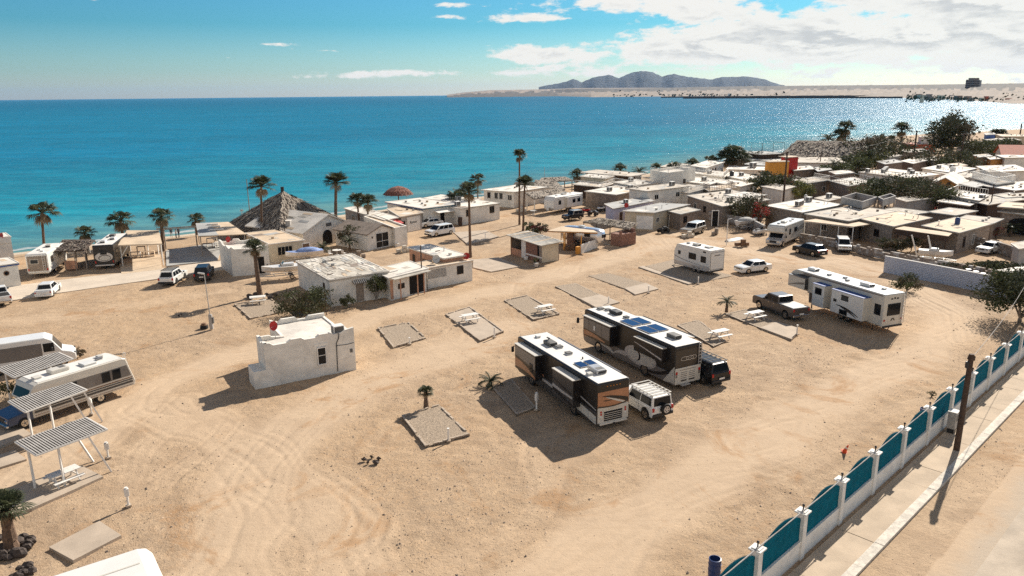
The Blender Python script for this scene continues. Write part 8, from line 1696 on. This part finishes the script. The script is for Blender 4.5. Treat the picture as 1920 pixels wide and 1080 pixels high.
T('long white roofed house with a dark brown wall behind the lavender one', (1099, 359), (1155, 365.5), (1216, 353), 2.9, 'wall_brown', 'roof_white', acs=[(.25, .5), (.7, .3)], pipes=4)
T('white two storey box house beside the brown walled one', (1180, 354), (1214, 358.5), (1292, 349), 4.2, 'stucco', 'roof_white', wins=[(0, 2, 2.6, 1, .8), (0, 8, 2.6, 1, .8)], acs=[(.8, .5)], pipes=2)
T('house topped with a white balustraded sun terrace near the shore', (1150, 342), (1190, 348.5), (1232, 343), 3.3, 'stucco', 'roof_white', [0, 1, 3], acs=[(.5, .7)], wins=W2_)
T('tall blank white walled seafront house', (1219, 322), (1253, 327.5), (1304, 320), 5.2, 'stucco', 'roof_white', [0, 1, 3], wins=[(0, 6, 3, .8, .8)], kind='parapet')
T('seafront house with a long thin dark edged roof over deep shade', (1098, 323), (1181, 330), (1203, 326), 3.4, 'wood_dark', 'roof_white', ov=.9)
T('pale domed roof house above the railed deck', (1089, 331), (1134, 335), (1150, 330.5), 3.6, 'stucco_cream', 'roof_white', [0, 3], wins=W2_)
T('house with a white railed timber deck and a stair facing the town', (1076, 346), (1128, 351), (1152, 343), 2.6, 'wood_dark', 'roof_white', [0, 1, 3], pipes=1)
T('big stone walled house with a broad white roof and brown baluster row', (1290, 367), (1355, 387), (1442, 375), 2.9, 'stone', 'roof_white', pipes=5, acs=[(.3, .2), (.75, .8)], wins=[(3, 3, 1, 1, 1), (3, 7, 1, 1, 1)])
T('low house whose terrace has a dark brown baluster railing', (1318, 352), (1330, 358), (1378, 352), 3.2, 'stucco_cream', 'roof_tan', [0, 3, 1], 'wood_dark', step=.5)
T('white house with faded lattice terrace left of the baluster row', (1252, 356), (1290, 362), (1330, 352), 3.2, 'stucco', 'roof_white', [0, 3], step=.3, pipes=3)
T('small seafront house at the left end of the white column row', (1240, 313), (1292, 318), (1312, 310), 3.6, 'stucco_cream', 'roof_white', wins=W2_)
o = T('white seafront house with tall columns and dark gaps', (1296, 311), (1323, 315), (1357, 304), 4.2, 'stucco', 'roof_white'); [o.panel(0, 1 + k * 2.6, .2, 1.1, 3.4, 'wood_dark', .03, 'dark_bay') for k in range(4)]
T('white flat roofed house below the column house', (1298, 325), (1357, 332), (1366, 324), 3.2, 'stucco', 'roof_white', [0, 3], acs=[(.3, .5)], wins=W2_, pipes=2)
T('wide white roof with vent boxes between the terraces', (1250, 337), (1330, 346), (1358, 338), 3.0, 'stucco', 'roof_white', [1, 2], acs=[(.5, .3), (.2, .8)], pipes=3)
T('white house with a tank and cooler left of the large dark tree', (1360, 330), (1400, 338.5), (1420, 331), 3.0, 'stucco', 'roof_white', acs=[(.5, .5)], tanks=[(.2, .8)], wins=W2_)
T('white walled house half behind the dark tree, with a brown window', (1345, 343), (1388, 350), (1412, 344), 3.0, 'stucco', 'roof_white', wins=[(0, 3, 1, 1.6, 1)], pipes=3)
o = Bld('long white bungalow with a strip of dark windows above the large dark tree', quadF((1363, 317), (1447, 319), 9, 3.2), 3.0, 'stucco', 'roof_white'); [o.win(0, 1.5 + k * 3.4, .9, 2.4, 1.3, bars=2) for k in range(4)]; o.ac(.55, .6, .16, 1.6)
Bld('orange yellow walled house behind the large dark tree', quadF((1443, 303), (1480, 302), 2, 6.2), 6.0, 'stucco_yellow', 'roof_tan', ov=.05); Bld('red painted upper room beside the orange wall', quadF((1479, 294), (1497, 293), 2.5, 6.4), 6.2, 'red', 'roof_tan', ov=.5)
o = Bld('dark timber seafront house with a thin pergola on its roof', quadF((1428, 289), (1470, 287), 9, 5), 4.8, 'wood_dark', 'roof_grey', ov=.6); o.rail([0, 1, 3], m='black_plastic', h=3, step=5)
Bld('grey flat seafront roofs below the dark timber house', quadF((1400, 299), (1470, 302), 12, 3.6), 3.4, 'wall_brown', 'roof_white', ov=.4); Bld('dark gabled roof left of the orange wall', quadF((1395, 308), (1440, 310), 10, 3.4), 3.2, 'wall_brown', 'roof_grey', ov=.6)
# long thatched hall
ez = 3.4; rz_ = 7.4; A_, B_ = P(1462, 291, ez), P(1632, 296, ez); d = (B_ - A_).normalized(); n_ = Vector((-d.y, d.x, 0)); c = (A_ + B_) / 2; c.z = 0; t = thing('thatched_hall', 'very long dark thatched hall roof at the shore above the town', 'hall', c)
A2, B2 = A_ + d * 3 + n_ * 9, B_ - d * 3 + n_ * 9; A2.z = B2.z = rz_; A3, B3 = A_ + n_ * 18, B_ + n_ * 18; f_ = lambda p: p - c
thatch_roof(t, [(f_(A2), f_(B2), f_(B_), f_(A_))], 18, .4, L=1.3, w=.3); thatch_roof(t, [(f_(B2), f_(A2), f_(A3), f_(B3)), (f_(A2), f_(A2), f_(A_), f_(A3)), (f_(B2), f_(B2), f_(B3), f_(B_))], 6, .4, L=1.3, w=.3)
b = MB(); q = [f_(A_ + d + n_), f_(B_ - d + n_), f_(B_ - d + n_ * 17), f_(A_ + d + n_ * 17)]; b.prism([(p.x, p.y) for p in q], 0, 3.2, 'wood_dark'); b.build('wall', t)
R3 = [  # label, L, N, R, h, wall, roof, extra
 ('bright white roof just below the long thatched hall', (1490, 295), (1493, 305), (1584, 306), 3.2, 'stucco', 'roof_white', {}),
 ('brown walled house with a white roof right of the orange wall', (1478, 314), (1490, 320), (1530, 317), 3.0, 'wall_brown', 'roof_white', {}),
 ('small brown gabled hut between the poles', (1528, 315), (1536, 321), (1556, 318), 3.0, 'wall_brown', 'roof_grey', dict(ov=.5)),
 ('dark brick house with a white railed terrace right of the yellow green bush', (1485, 338), (1514, 344), (1556, 338), 3.2, 'wall_brown', 'roof_white', dict(rails=[0, 1, 3], wins=[(0, 6, 1, 1.2, 1.1)])),
 ('house with a black railed terrace beside the white railed one', (1556, 339), (1592, 349), (1637, 342), 3.2, 'wall_brown', 'roof_white', dict(rails=[0, 1, 3, 2], rm='black_plastic', step=.8)),
 ('white roofed house with five box coolers above the big dark trees', (1612, 323), (1704, 334), (1762, 327), 3.2, 'stucco', 'roof_white', dict(acs=[(.1, .9), (.3, .7), (.5, .8), (.7, .9), (.6, .3), (.85, .5)], rails=[3], rm='black_plastic', step=.9, pipes=4)),
 ('broad white flat roof with two box coolers and a stone wall', (1437, 386), (1504, 398.5), (1578, 384), 3.0, 'stone', 'roof_white', dict(acs=[(.45, .55), (.35, .5), (.8, .7)], pipes=2, tanks=[(.9, .9, .3, .8, 'galv')])),
 ('house roof with a lean-to terrace in front of the block parapet', (1512, 402), (1590, 414.5), (1678, 397), 2.9, 'stone', 'roof_white', dict(pipes=4, wins=[(3, 3, 1, 1, 1), (3, 8, 1, 1, 1)])),
 ('tan roofed house right of the lean-to terrace', (1616, 411), (1674, 424.5), (1744, 409), 2.9, 'stone', 'roof_tan', dict(pipes=3, wins=[(3, 3, 1, 1, 1)])),
 ('stone house with a blue drum on its tan roof', (1732, 424), (1797, 436.5), (1857, 420), 2.8, 'stone', 'roof_tan', dict(tanks=[(.55, .55, .35, .8, 'blue_barrel')], pipes=1, wins=[(0, 2, .6, .6, 1.4), (0, 5, .6, .6, 1.4)])),
 ('white house under a curved white stair rail', (1776, 366), (1834, 376), (1852, 366), 3.2, 'stucco_grey', 'roof_white', dict(rails=[2, 1], rh=1.0, step=.6)),
 ('long low white strip roof under the stair rail house', (1760, 378), (1816, 386), (1830, 380), 2.6, 'wood_dark', 'roof_white', {}),
 ('open carport with a cluttered white roof on dark posts', (1812, 374), (1852, 383), (1935, 371), 2.9, 'wood_dark', 'roof_old', dict(ov=.6, acs=[(.2, .7)])),
 ('house with an ornate double white railing terrace', (1822, 333), (1868, 346), (1903, 341), 3.4, 'stucco_grey', 'roof_grey', dict(rails=[0, 1, 2, 3], rh=1.3, step=.28)),
 ('large plain white roof at the right edge', (1849, 349), (1902, 357), (1975, 348), 3.0, 'wall_brown', 'roof_white', dict(ov=.5, wins=[(0, 2, 1.2, .8, .8)])),
 ('big white ribbed roof above the ornate terrace', (1832, 312), (1856, 323), (1930, 320), 3.4, 'stucco', 'roof_white', dict(pipes=3)),
 ('cluttered white roofs beneath the light olive tree', (1730, 316), (1790, 325), (1830, 316), 3.2, 'stucco', 'roof_white', dict(acs=[(.6, .5), (.3, .7)], pipes=5)),
 ('long white house with a dark edge left of the ornate terrace', (1748, 322), (1812, 333), (1838, 326), 3.0, 'stucco_grey', 'roof_white', dict(pipes=3, tanks=[(.5, .6, .6, 1.1, 'fence_white')])),
 ('triangular white roof house beside the crossarm pole', (1690, 302), (1712, 307), (1738, 301), 3.0, 'wall_brown', 'roof_white', {}),
 ('white roof with pale umbrellas behind the crossarm pole', (1712, 296), (1752, 301), (1772, 296), 3.0, 'stucco', 'roof_white', dict(pipes=6)),
 ('stone house with a thin white roof under the terracotta wall', (1688, 281), (1700, 286), (1742, 284), 3.6, 'stone', 'roof_white', {}),
 ('long terracotta red garden building on the far shore', (1688, 268), (1700, 271), (1756, 270), 3.2, 'roof_red', 'roof_red', {}),
 ('white seafront house with green windows behind the terracotta wall', (1722, 255), (1728, 257.5), (1754, 257), 5.5, 'stucco', 'roof_white', dict(wins=[(0, 3, 2, 2, 2), (0, 9, 2, 2, 2), (0, 15, 2, 2, 2)])),
 ('white villa left of the tall thin pole', (1796, 266), (1806, 270), (1850, 269), 4.5, 'stucco_grey', 'roof_white', dict(wins=[(0, 3, 1, 2, 2), (0, 9, 1, 2, 2)])),
 ('blue panelled house on the far shore', (1846, 250), (1850, 253), (1866, 252), 5.5, 'blue_paint', 'roof_grey', {}),
 ('long white boat shed roof at the far shore', (1842, 260), (1856, 264), (1914, 263), 4.0, 'wood_dark', 'roof_white', {}),
 ('low tan house below the tall thin pole on the shore', (1868, 252), (1880, 256), (1930, 256), 4.2, 'stucco_cream', 'roof_tan', dict(wins=[(0, 3, 1, 2, 2)])),
 ('brick red house in the olive hedge', (1826, 291), (1836, 295), (1860, 293), 3.4, 'stucco_pink', 'roof_grey', {}),
 ('house with an orange wall and white roof near the green footed pole', (1850, 295), (1858, 299), (1884, 297), 3.2, 'stucco_orange', 'roof_white', {}),
 ('white roof strip at the right edge beneath the red roof', (1868, 291), (1884, 296), (1940, 295), 3.6, 'stucco', 'roof_white', {}),
 ('brown shed roofs right of the long thatched hall', (1645, 303), (1660, 308), (1692, 304), 3.4, 'wall_brown', 'roof_grey', {}),
 ('white roof peeping over the dark thicket', (1655, 291), (1668, 295), (1690, 292), 3.6, 'stucco', 'roof_white', {}),
 ('dull red flat house beneath the light olive tree', (1770, 309), (1784, 313), (1812, 310), 3.2, 'stucco_pink', 'roof_tan', {}),
 ('low grey roof between the dark low tree and the white terrace', (1556, 322), (1568, 327), (1600, 324), 3.0, 'wall_brown', 'roof_white', {}),
 ('flat tan roofed yard house filling the gap behind the red bougainvillea', (1742, 398), (1790, 404), (1830, 396), 2.6, 'wall_brown', 'roof_dust', {}),
 ('dark walled store with a pale roof at the right edge above the archway house', (1866, 366), (1886, 371), (1960, 366), 3.0, 'wall_brown', 'roof_dust', dict(pipes=2)),
 ('low dusty roof behind the blue drum house', (1796, 412), (1860, 419), (1878, 411), 2.4, 'wall_brown', 'roof_dust', {}),
 ('small pale roof between the two big dark trees and the parapet', (1680, 372), (1700, 378), (1760, 370), 2.8, 'stucco_grey', 'roof_dust', {}),
 ('plain white roof left of the light olive bush on the dark brick house', (1430, 350), (1466, 357), (1490, 350), 3.0, 'stucco', 'roof_white', dict(pipes=2)),
 ('low white roof seen under the dark tree by the propped door', (1360, 366), (1400, 372), (1436, 366), 3.0, 'wall_brown', 'roof_white', {}),
 ('small white roof left of the block parapet', (1530, 372), (1552, 377), (1578, 371), 3.0, 'stucco_grey', 'roof_white', dict(acs=[(.5, .5)])),
 ('tan roof strip with a blue sheet in front of the big dark trees', (1640, 396), (1700, 404), (1742, 398), 2.6, 'wall_brown', 'roof_old', {}),
 ('dark roofed house below the ornate terrace railing', (1800, 345), (1828, 351), (1858, 345), 3.0, 'wood_dark', 'roof_grey', {}),
]
for l, L, N, R, h, w_, r_, k in R3: T(l, L, N, R, h, w_, r_, **k)
o = Bld('orange gabled house with a grey and white roof behind the big trees', quadF((1743, 347), (1800, 350), 14, 2.6), 2.6, 'stucco_orange', 'roof_white', kind='gable', axis=1, rise=1.6, ov=.5); o.panel(0, 3.2, 2.9, .6, .5, 'wood_dark', .1, 'attic_vent')
o = Bld('white house with a red tiled roof at the far right', quadF((1881, 291), (1935, 292), 12, 3.6), 3.6, 'stucco', 'roof_red', kind='gable', axis=0, rise=2.4, ov=.6)
for l, L, N, R in (('grey block parapet box on the white roof, larger left half', (1577, 369), (1618, 378), (1645, 369)), ('smaller right half of the grey block parapet', (1646, 369), (1656, 374), (1680, 367))):
    q = quad3(L, N, R, 4.4); c = sum(q, Vector((0, 0))) / 4; t = thing('roof_parapet', l, 'parapet', (c.x, c.y, 3.15)); lp = [tuple(p - c) for p in q]; ip = off_poly(lp, -.2); b = MB(); [b.prism([lp[i], lp[(i + 1) % 4], ip[(i + 1) % 4], ip[i]], .15, 1.25, 'stucco_grey') for i in range(4)]; b.build('wall', t); b = MB(); b.prism(lp, .05, .148, 'concrete'); b.build('floor', t)
    for p in lp: b = MB(); b.box(p[0] * .9 - .12, p[0] * .9 + .12, p[1] * .9 - .12, p[1] * .9 + .12, -3.2, .05, 'stucco_grey'); b.build('post', t)
# stone house terrace strip + arch house
t, Q, at_ = shade('long tan terrace roof with a deep dark fascia along the stone house', [(1678, 430), (1778, 444), (1786, 438), (1690, 425)], 2.7, 'roof_tan', 'wood_dark', nm='terrace_roof', posts=((.05, .2), (.35, .1), (.65, .1), (.95, .2)))
b = MB(); b.beam(Q[0] - Vector((0, 0, .35)), Q[1] - Vector((0, 0, .35)), .12, .75, 'wood_dark'); b.build('fascia', t)
t, Q, at_ = shade('low grey porch roof on white posts along the stone house behind the minivan', [(1505, 415), (1600, 426), (1640, 420), (1560, 407)], 2.6, 'roof_tan', 'white_paint', nm='porch_roof', posts=((.02, .05), (.35, .05), (.7, .05), (.98, .05)))
T('stone wall front of the terrace house behind the parked minivan', (1560, 412), (1600, 424), (1690, 436), 2.3, 'wall_brown', 'roof_grey', name='house', wins=[(0, 2, .9, 1, 1), (0, 6, .9, 1, 1)]) if False else None
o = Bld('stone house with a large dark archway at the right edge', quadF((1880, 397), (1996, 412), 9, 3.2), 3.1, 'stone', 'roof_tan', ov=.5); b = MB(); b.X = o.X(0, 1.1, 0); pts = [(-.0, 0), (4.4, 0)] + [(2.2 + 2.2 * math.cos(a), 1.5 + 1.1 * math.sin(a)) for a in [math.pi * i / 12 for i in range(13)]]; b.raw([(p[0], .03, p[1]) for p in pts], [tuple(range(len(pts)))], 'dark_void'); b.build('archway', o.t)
Bld('upper tan roof behind the archway house', quadF((1878, 388), (1985, 396), 6, 3.9), 3.8, 'wall_brown', 'roof_tan', ov=.5)
T('pale tiled patio house corner by the pale car', (1900, 458), (1912, 466), (1990, 452), 2.6, 'stucco_grey', 'roof_white')
# thatched porch by the caravan, corrugated fence
for pts, l in (([(1000, 372), (1068, 362), (1050, 353), (985, 361)], 'brown thatched porch joining the white house behind the travel caravan'), ([(1000, 352), (1060, 354), (1042, 339), (1003, 337)], 'pale thatched roof nearer the sea behind the porch'), ([(962, 347), (1012, 347), (1000, 341), (966, 341)], 'thin dark thatch edge over the sea wall'), ([(1010, 340), (1075, 338), (1060, 331), (1015, 333)], 'long low brown seafront thatch by the thin mast')):
    q = [P(*p, 2.7 if i < 2 else 3.3) for i, p in enumerate(pts)]; c = sum(q, Vector()) / 4; c.z = 0; t = thing('thatched_porch', l, 'porch', c); Q = [p - c for p in q]; thatch_roof(t, [(Q[3], Q[2], Q[1], Q[0])], 26, .25, L=.7, w=.14)
    for i, p in enumerate(Q): b = MB(); b.beam((p.x * .93, p.y * .93, -.1), (p.x * .93, p.y * .93, p.z - .2), .2, .2, 'stucco' if 'brown thatched' in l else 'wood_grey'); b.build('post', t)
a_, b_ = P(1098, 378), P(1124, 384); u = b_ - a_; t = thing('panel_fence', 'pale corrugated panel fence beside the lavender house', 'fence', a_, math.atan2(u.y, u.x)); L = u.length
for k in range(3): b = MB(); b.box(k * L / 3 + .05, (k + 1) * L / 3 - .05, 0, .08, 0, 2.3, 'stucco_cream'); b.build('panel', t); b = MB(); b.beam((k * L / 3, .04, 0), (k * L / 3, .04, 2.6), .09, .09, 'wood_dark'); b.build('post', t)
# power poles and wires
PT = []
def pole(base, top_y, label, arms=((0, 1.6),), m='wood_dark', r=.14, ang=.6, name='power_pole', hmax=30):
    q = P(*base); lo, hi = 1, hmax
    for _ in range(40):
        m_ = (lo + hi) / 2; v = Vector((q.x, q.y, m_)) - Vector((0, 0, CH)); y = 540 - FPX * v.dot(_U2) / v.dot(_F)
        if y > top_y: lo = m_
        else: hi = m_
    h = lo; t = thing(name, label, 'pole', q, ang); b = MB(); b.cyl((0, 0, -.1), (0, 0, h), r, m, r * .7, n=8); b.build('pole', t)
    for dz, w in arms:
        b = MB(); b.beam((-w, 0, h - .3 - dz), (w, 0, h - .3 - dz), .12, .14, m)
        for x in (-w + .15, -w * .4, w * .4, w - .15): b.cyl((x, 0, h - .25 - dz), (x, 0, h - .05 - dz), .05, 'galv', n=5)
        b.build('crossarm', t)
    PT.append((q.x, q.y, h - .1)); return t
pole((1467, 398), 284, 'tallest dark crossarm pole in front of the orange wall', ((0, 1.7), (1.0, .6)), r=.2); pole((1536, 326), 282, 'slim dark pole before the long thatched hall', ()); pole((1711, 312), 245, 'tall dark pole with two crossarms above the white roofs', ((0, 3.2), (3.2, 2.0)), r=.3)
pole((1798, 322), 250, 'dark leaning pole left of the light olive tree', ((0, 1.5),), r=.25); pole((1813, 282), 235, 'tall pole with a small crossarm right of the feathery tree', ((0, 2.0),), r=.3); pole((1852, 312), 287, 'short dark pole in the olive hedge', ((0, 1.8),), r=.25); pole((1879, 302), 270, 'dark pole with a green painted foot', ((0, 3.0),), r=.28); pole((1911, 262), 231, 'tall thin pole on the far shore', (), r=.35)
pole((1322, 346), 327, 'small pole with a stubby arm on the white roofs', ((0, .7),), r=.15); pole((1173, 372), 342, 'thin pole before the white two storey box', ((0, .5),), r=.12); pole((1854, 410), 345, 'thin dark pole at the open carport', (), r=.13); pole((1094, 368), 352, 'short dark fence pole behind the travel caravan', (), r=.12)
pole((1021, 350), 313, 'thin bare mast at the shore above the thatched porch', (), 'galv', .07, name='mast'); pole((470, 416), 336, 'thin mast left of the thatched pyramid peak', (), 'wood_grey', .09, name='mast'); pole((457, 434), 392, 'thin white light pole at the thatched pyramid edge', ((0, .3),), 'white_paint', .07, name='mast'); pole((792, 544), 460, 'dark thin pole before the pink walled house', (), 'wood_dark', .09, name='mast'); pole((612, 590), 548, 'small lantern post at the store corner', ((0, .12),), 'wood_dark', .05, name='lantern_post')
def wire(i, j, l, off=0):
    a, e = Vector(PT[i]), Vector(PT[j]); s = Vector((0, off, 0)); b = MB(); b.tube([a.lerp(e, k / 10) + s - Vector((0, 0, 1.4 * math.sin(math.pi * k / 10))) for k in range(11)], .03, 'black_plastic', 3); tag(b.build('power_cable'), l, 'cable')
wire(0, 1, 'cable between the tallest crossarm pole and the slim dark pole'); wire(1, 2, 'cable between the slim dark pole and the double crossarm pole'); wire(2, 3, 'cable from the double crossarm pole to the leaning pole'); wire(3, 4, 'cable between the leaning pole and the pole by the feathery tree'); wire(3, 6, 'cable from the leaning pole to the green footed pole')
# far shore hotel, trees, houses on the coast strip
def fp(x, d, z=0): return at_dist(x, d, z)
dH = 3400; p = fp(1822, dH); t = thing('hotel', 'dark block of a hotel tower on the far shore at right', 'hotel', p, .5); s_ = dH / FPX
b = MB(); b.box(-10 * s_, 6 * s_, -6 * s_, 6 * s_, 0, 24 * s_, 'wall_brown'); b.box(6 * s_, 13 * s_, -5 * s_, 5 * s_, 0, 23 * s_, 'stucco_grey'); b.build('wall', t)
b = MB(); [b.box((-9 + k * 5) * s_, (-6 + k * 5) * s_, -3 * s_, 3 * s_, 24 * s_ if k < 3 else 23 * s_, 26.5 * s_, 'wall_brown') for k in range(4)]; b.build('roof_tower', t); b = MB(); [b.box(-10.1 * s_, 6.1 * s_, -6.1 * s_, 6.1 * s_, (6 + k * 3) * s_, (7 + k * 3) * s_, 'dark_void') for k in range(6)]; b.build('window_band', t)
b = MB(); rnd = random.Random(5)
for k in range(90):
    x = rnd.uniform(1640, 1935) if k > 12 else rnd.uniform(1360, 1640); D_ = rnd.uniform(1700, 3300) if x > 1700 else rnd.uniform(4200, 5600); q = fp(x, D_); s_ = D_ / FPX; w = rnd.uniform(2, 6) * s_; hh = rnd.uniform(1.5, 4) * s_ + 3; b.X = Matrix.Translation(q) @ Matrix.Rotation(rnd.uniform(0, 1.5), 4, 'Z'); b.box(-w, w, -w * .5, w * .5, -2, hh, rnd.choice(['stucco', 'stucco_grey', 'wall_brown', 'stucco_cream', 'roof_red']))
b.X = Matrix.Identity(4); tag(b.build('far_town'), 'tiny pale houses strewn along the far shore', 'distant town', kind='stuff')
b = MB()
for k in range(1500):
    x = rnd.uniform(1640, 1940) if k % 4 else rnd.uniform(1150, 1640); D_ = rnd.uniform(1650, 3500) if x > 1700 else rnd.uniform(4300, 6500); q = fp(x, D_); s_ = D_ / FPX; r = rnd.uniform(.8, 2.4) * s_; big_ = (1880 < x < 1935) or (x < 1800 and rnd.random() < .1)
    z_ = rnd.uniform(0, 9 if big_ else 3.5) * s_; b.raw([(q.x - r, q.y, z_), (q.x, q.y - r * .4, z_ + r), (q.x + r, q.y, z_ + r * .2), (q.x, q.y + r * .4, z_ - r * .5)], [(0, 1, 2, 3), (3, 2, 1, 0)], 'leaf_dark')
tag(b.build('far_scrub'), 'dark scrub and trees strewn along the far shore', 'distant scrub', kind='stuff')
# ---------------------------------------------------------------- air
b = MB(); b.box(-42500, 42500, -42500, 42500, -16, 1500, 'haze_air') if False else None
m = bpy.data.materials.new('haze_air'); m.use_nodes = True; MATS['haze_air'] = m; m.node_tree.nodes.clear(); ov_ = m.node_tree.nodes.new('ShaderNodeOutputMaterial'); pv = m.node_tree.nodes.new('ShaderNodeVolumePrincipled'); pv.inputs['Color'].default_value = (.26, .52, .92, 1); pv.inputs['Density'].default_value = 1.0e-5; pv.inputs['Anisotropy'].default_value = .2; m.node_tree.links.new(pv.outputs[0], ov_.inputs['Volume'])
b = MB(); b.box(-42500, 42500, -42500, 42500, -17, 560, 'haze_air'); tag(b.build('haze'), 'thin pale sea haze over the whole bay', 'haze', kind='stuff')
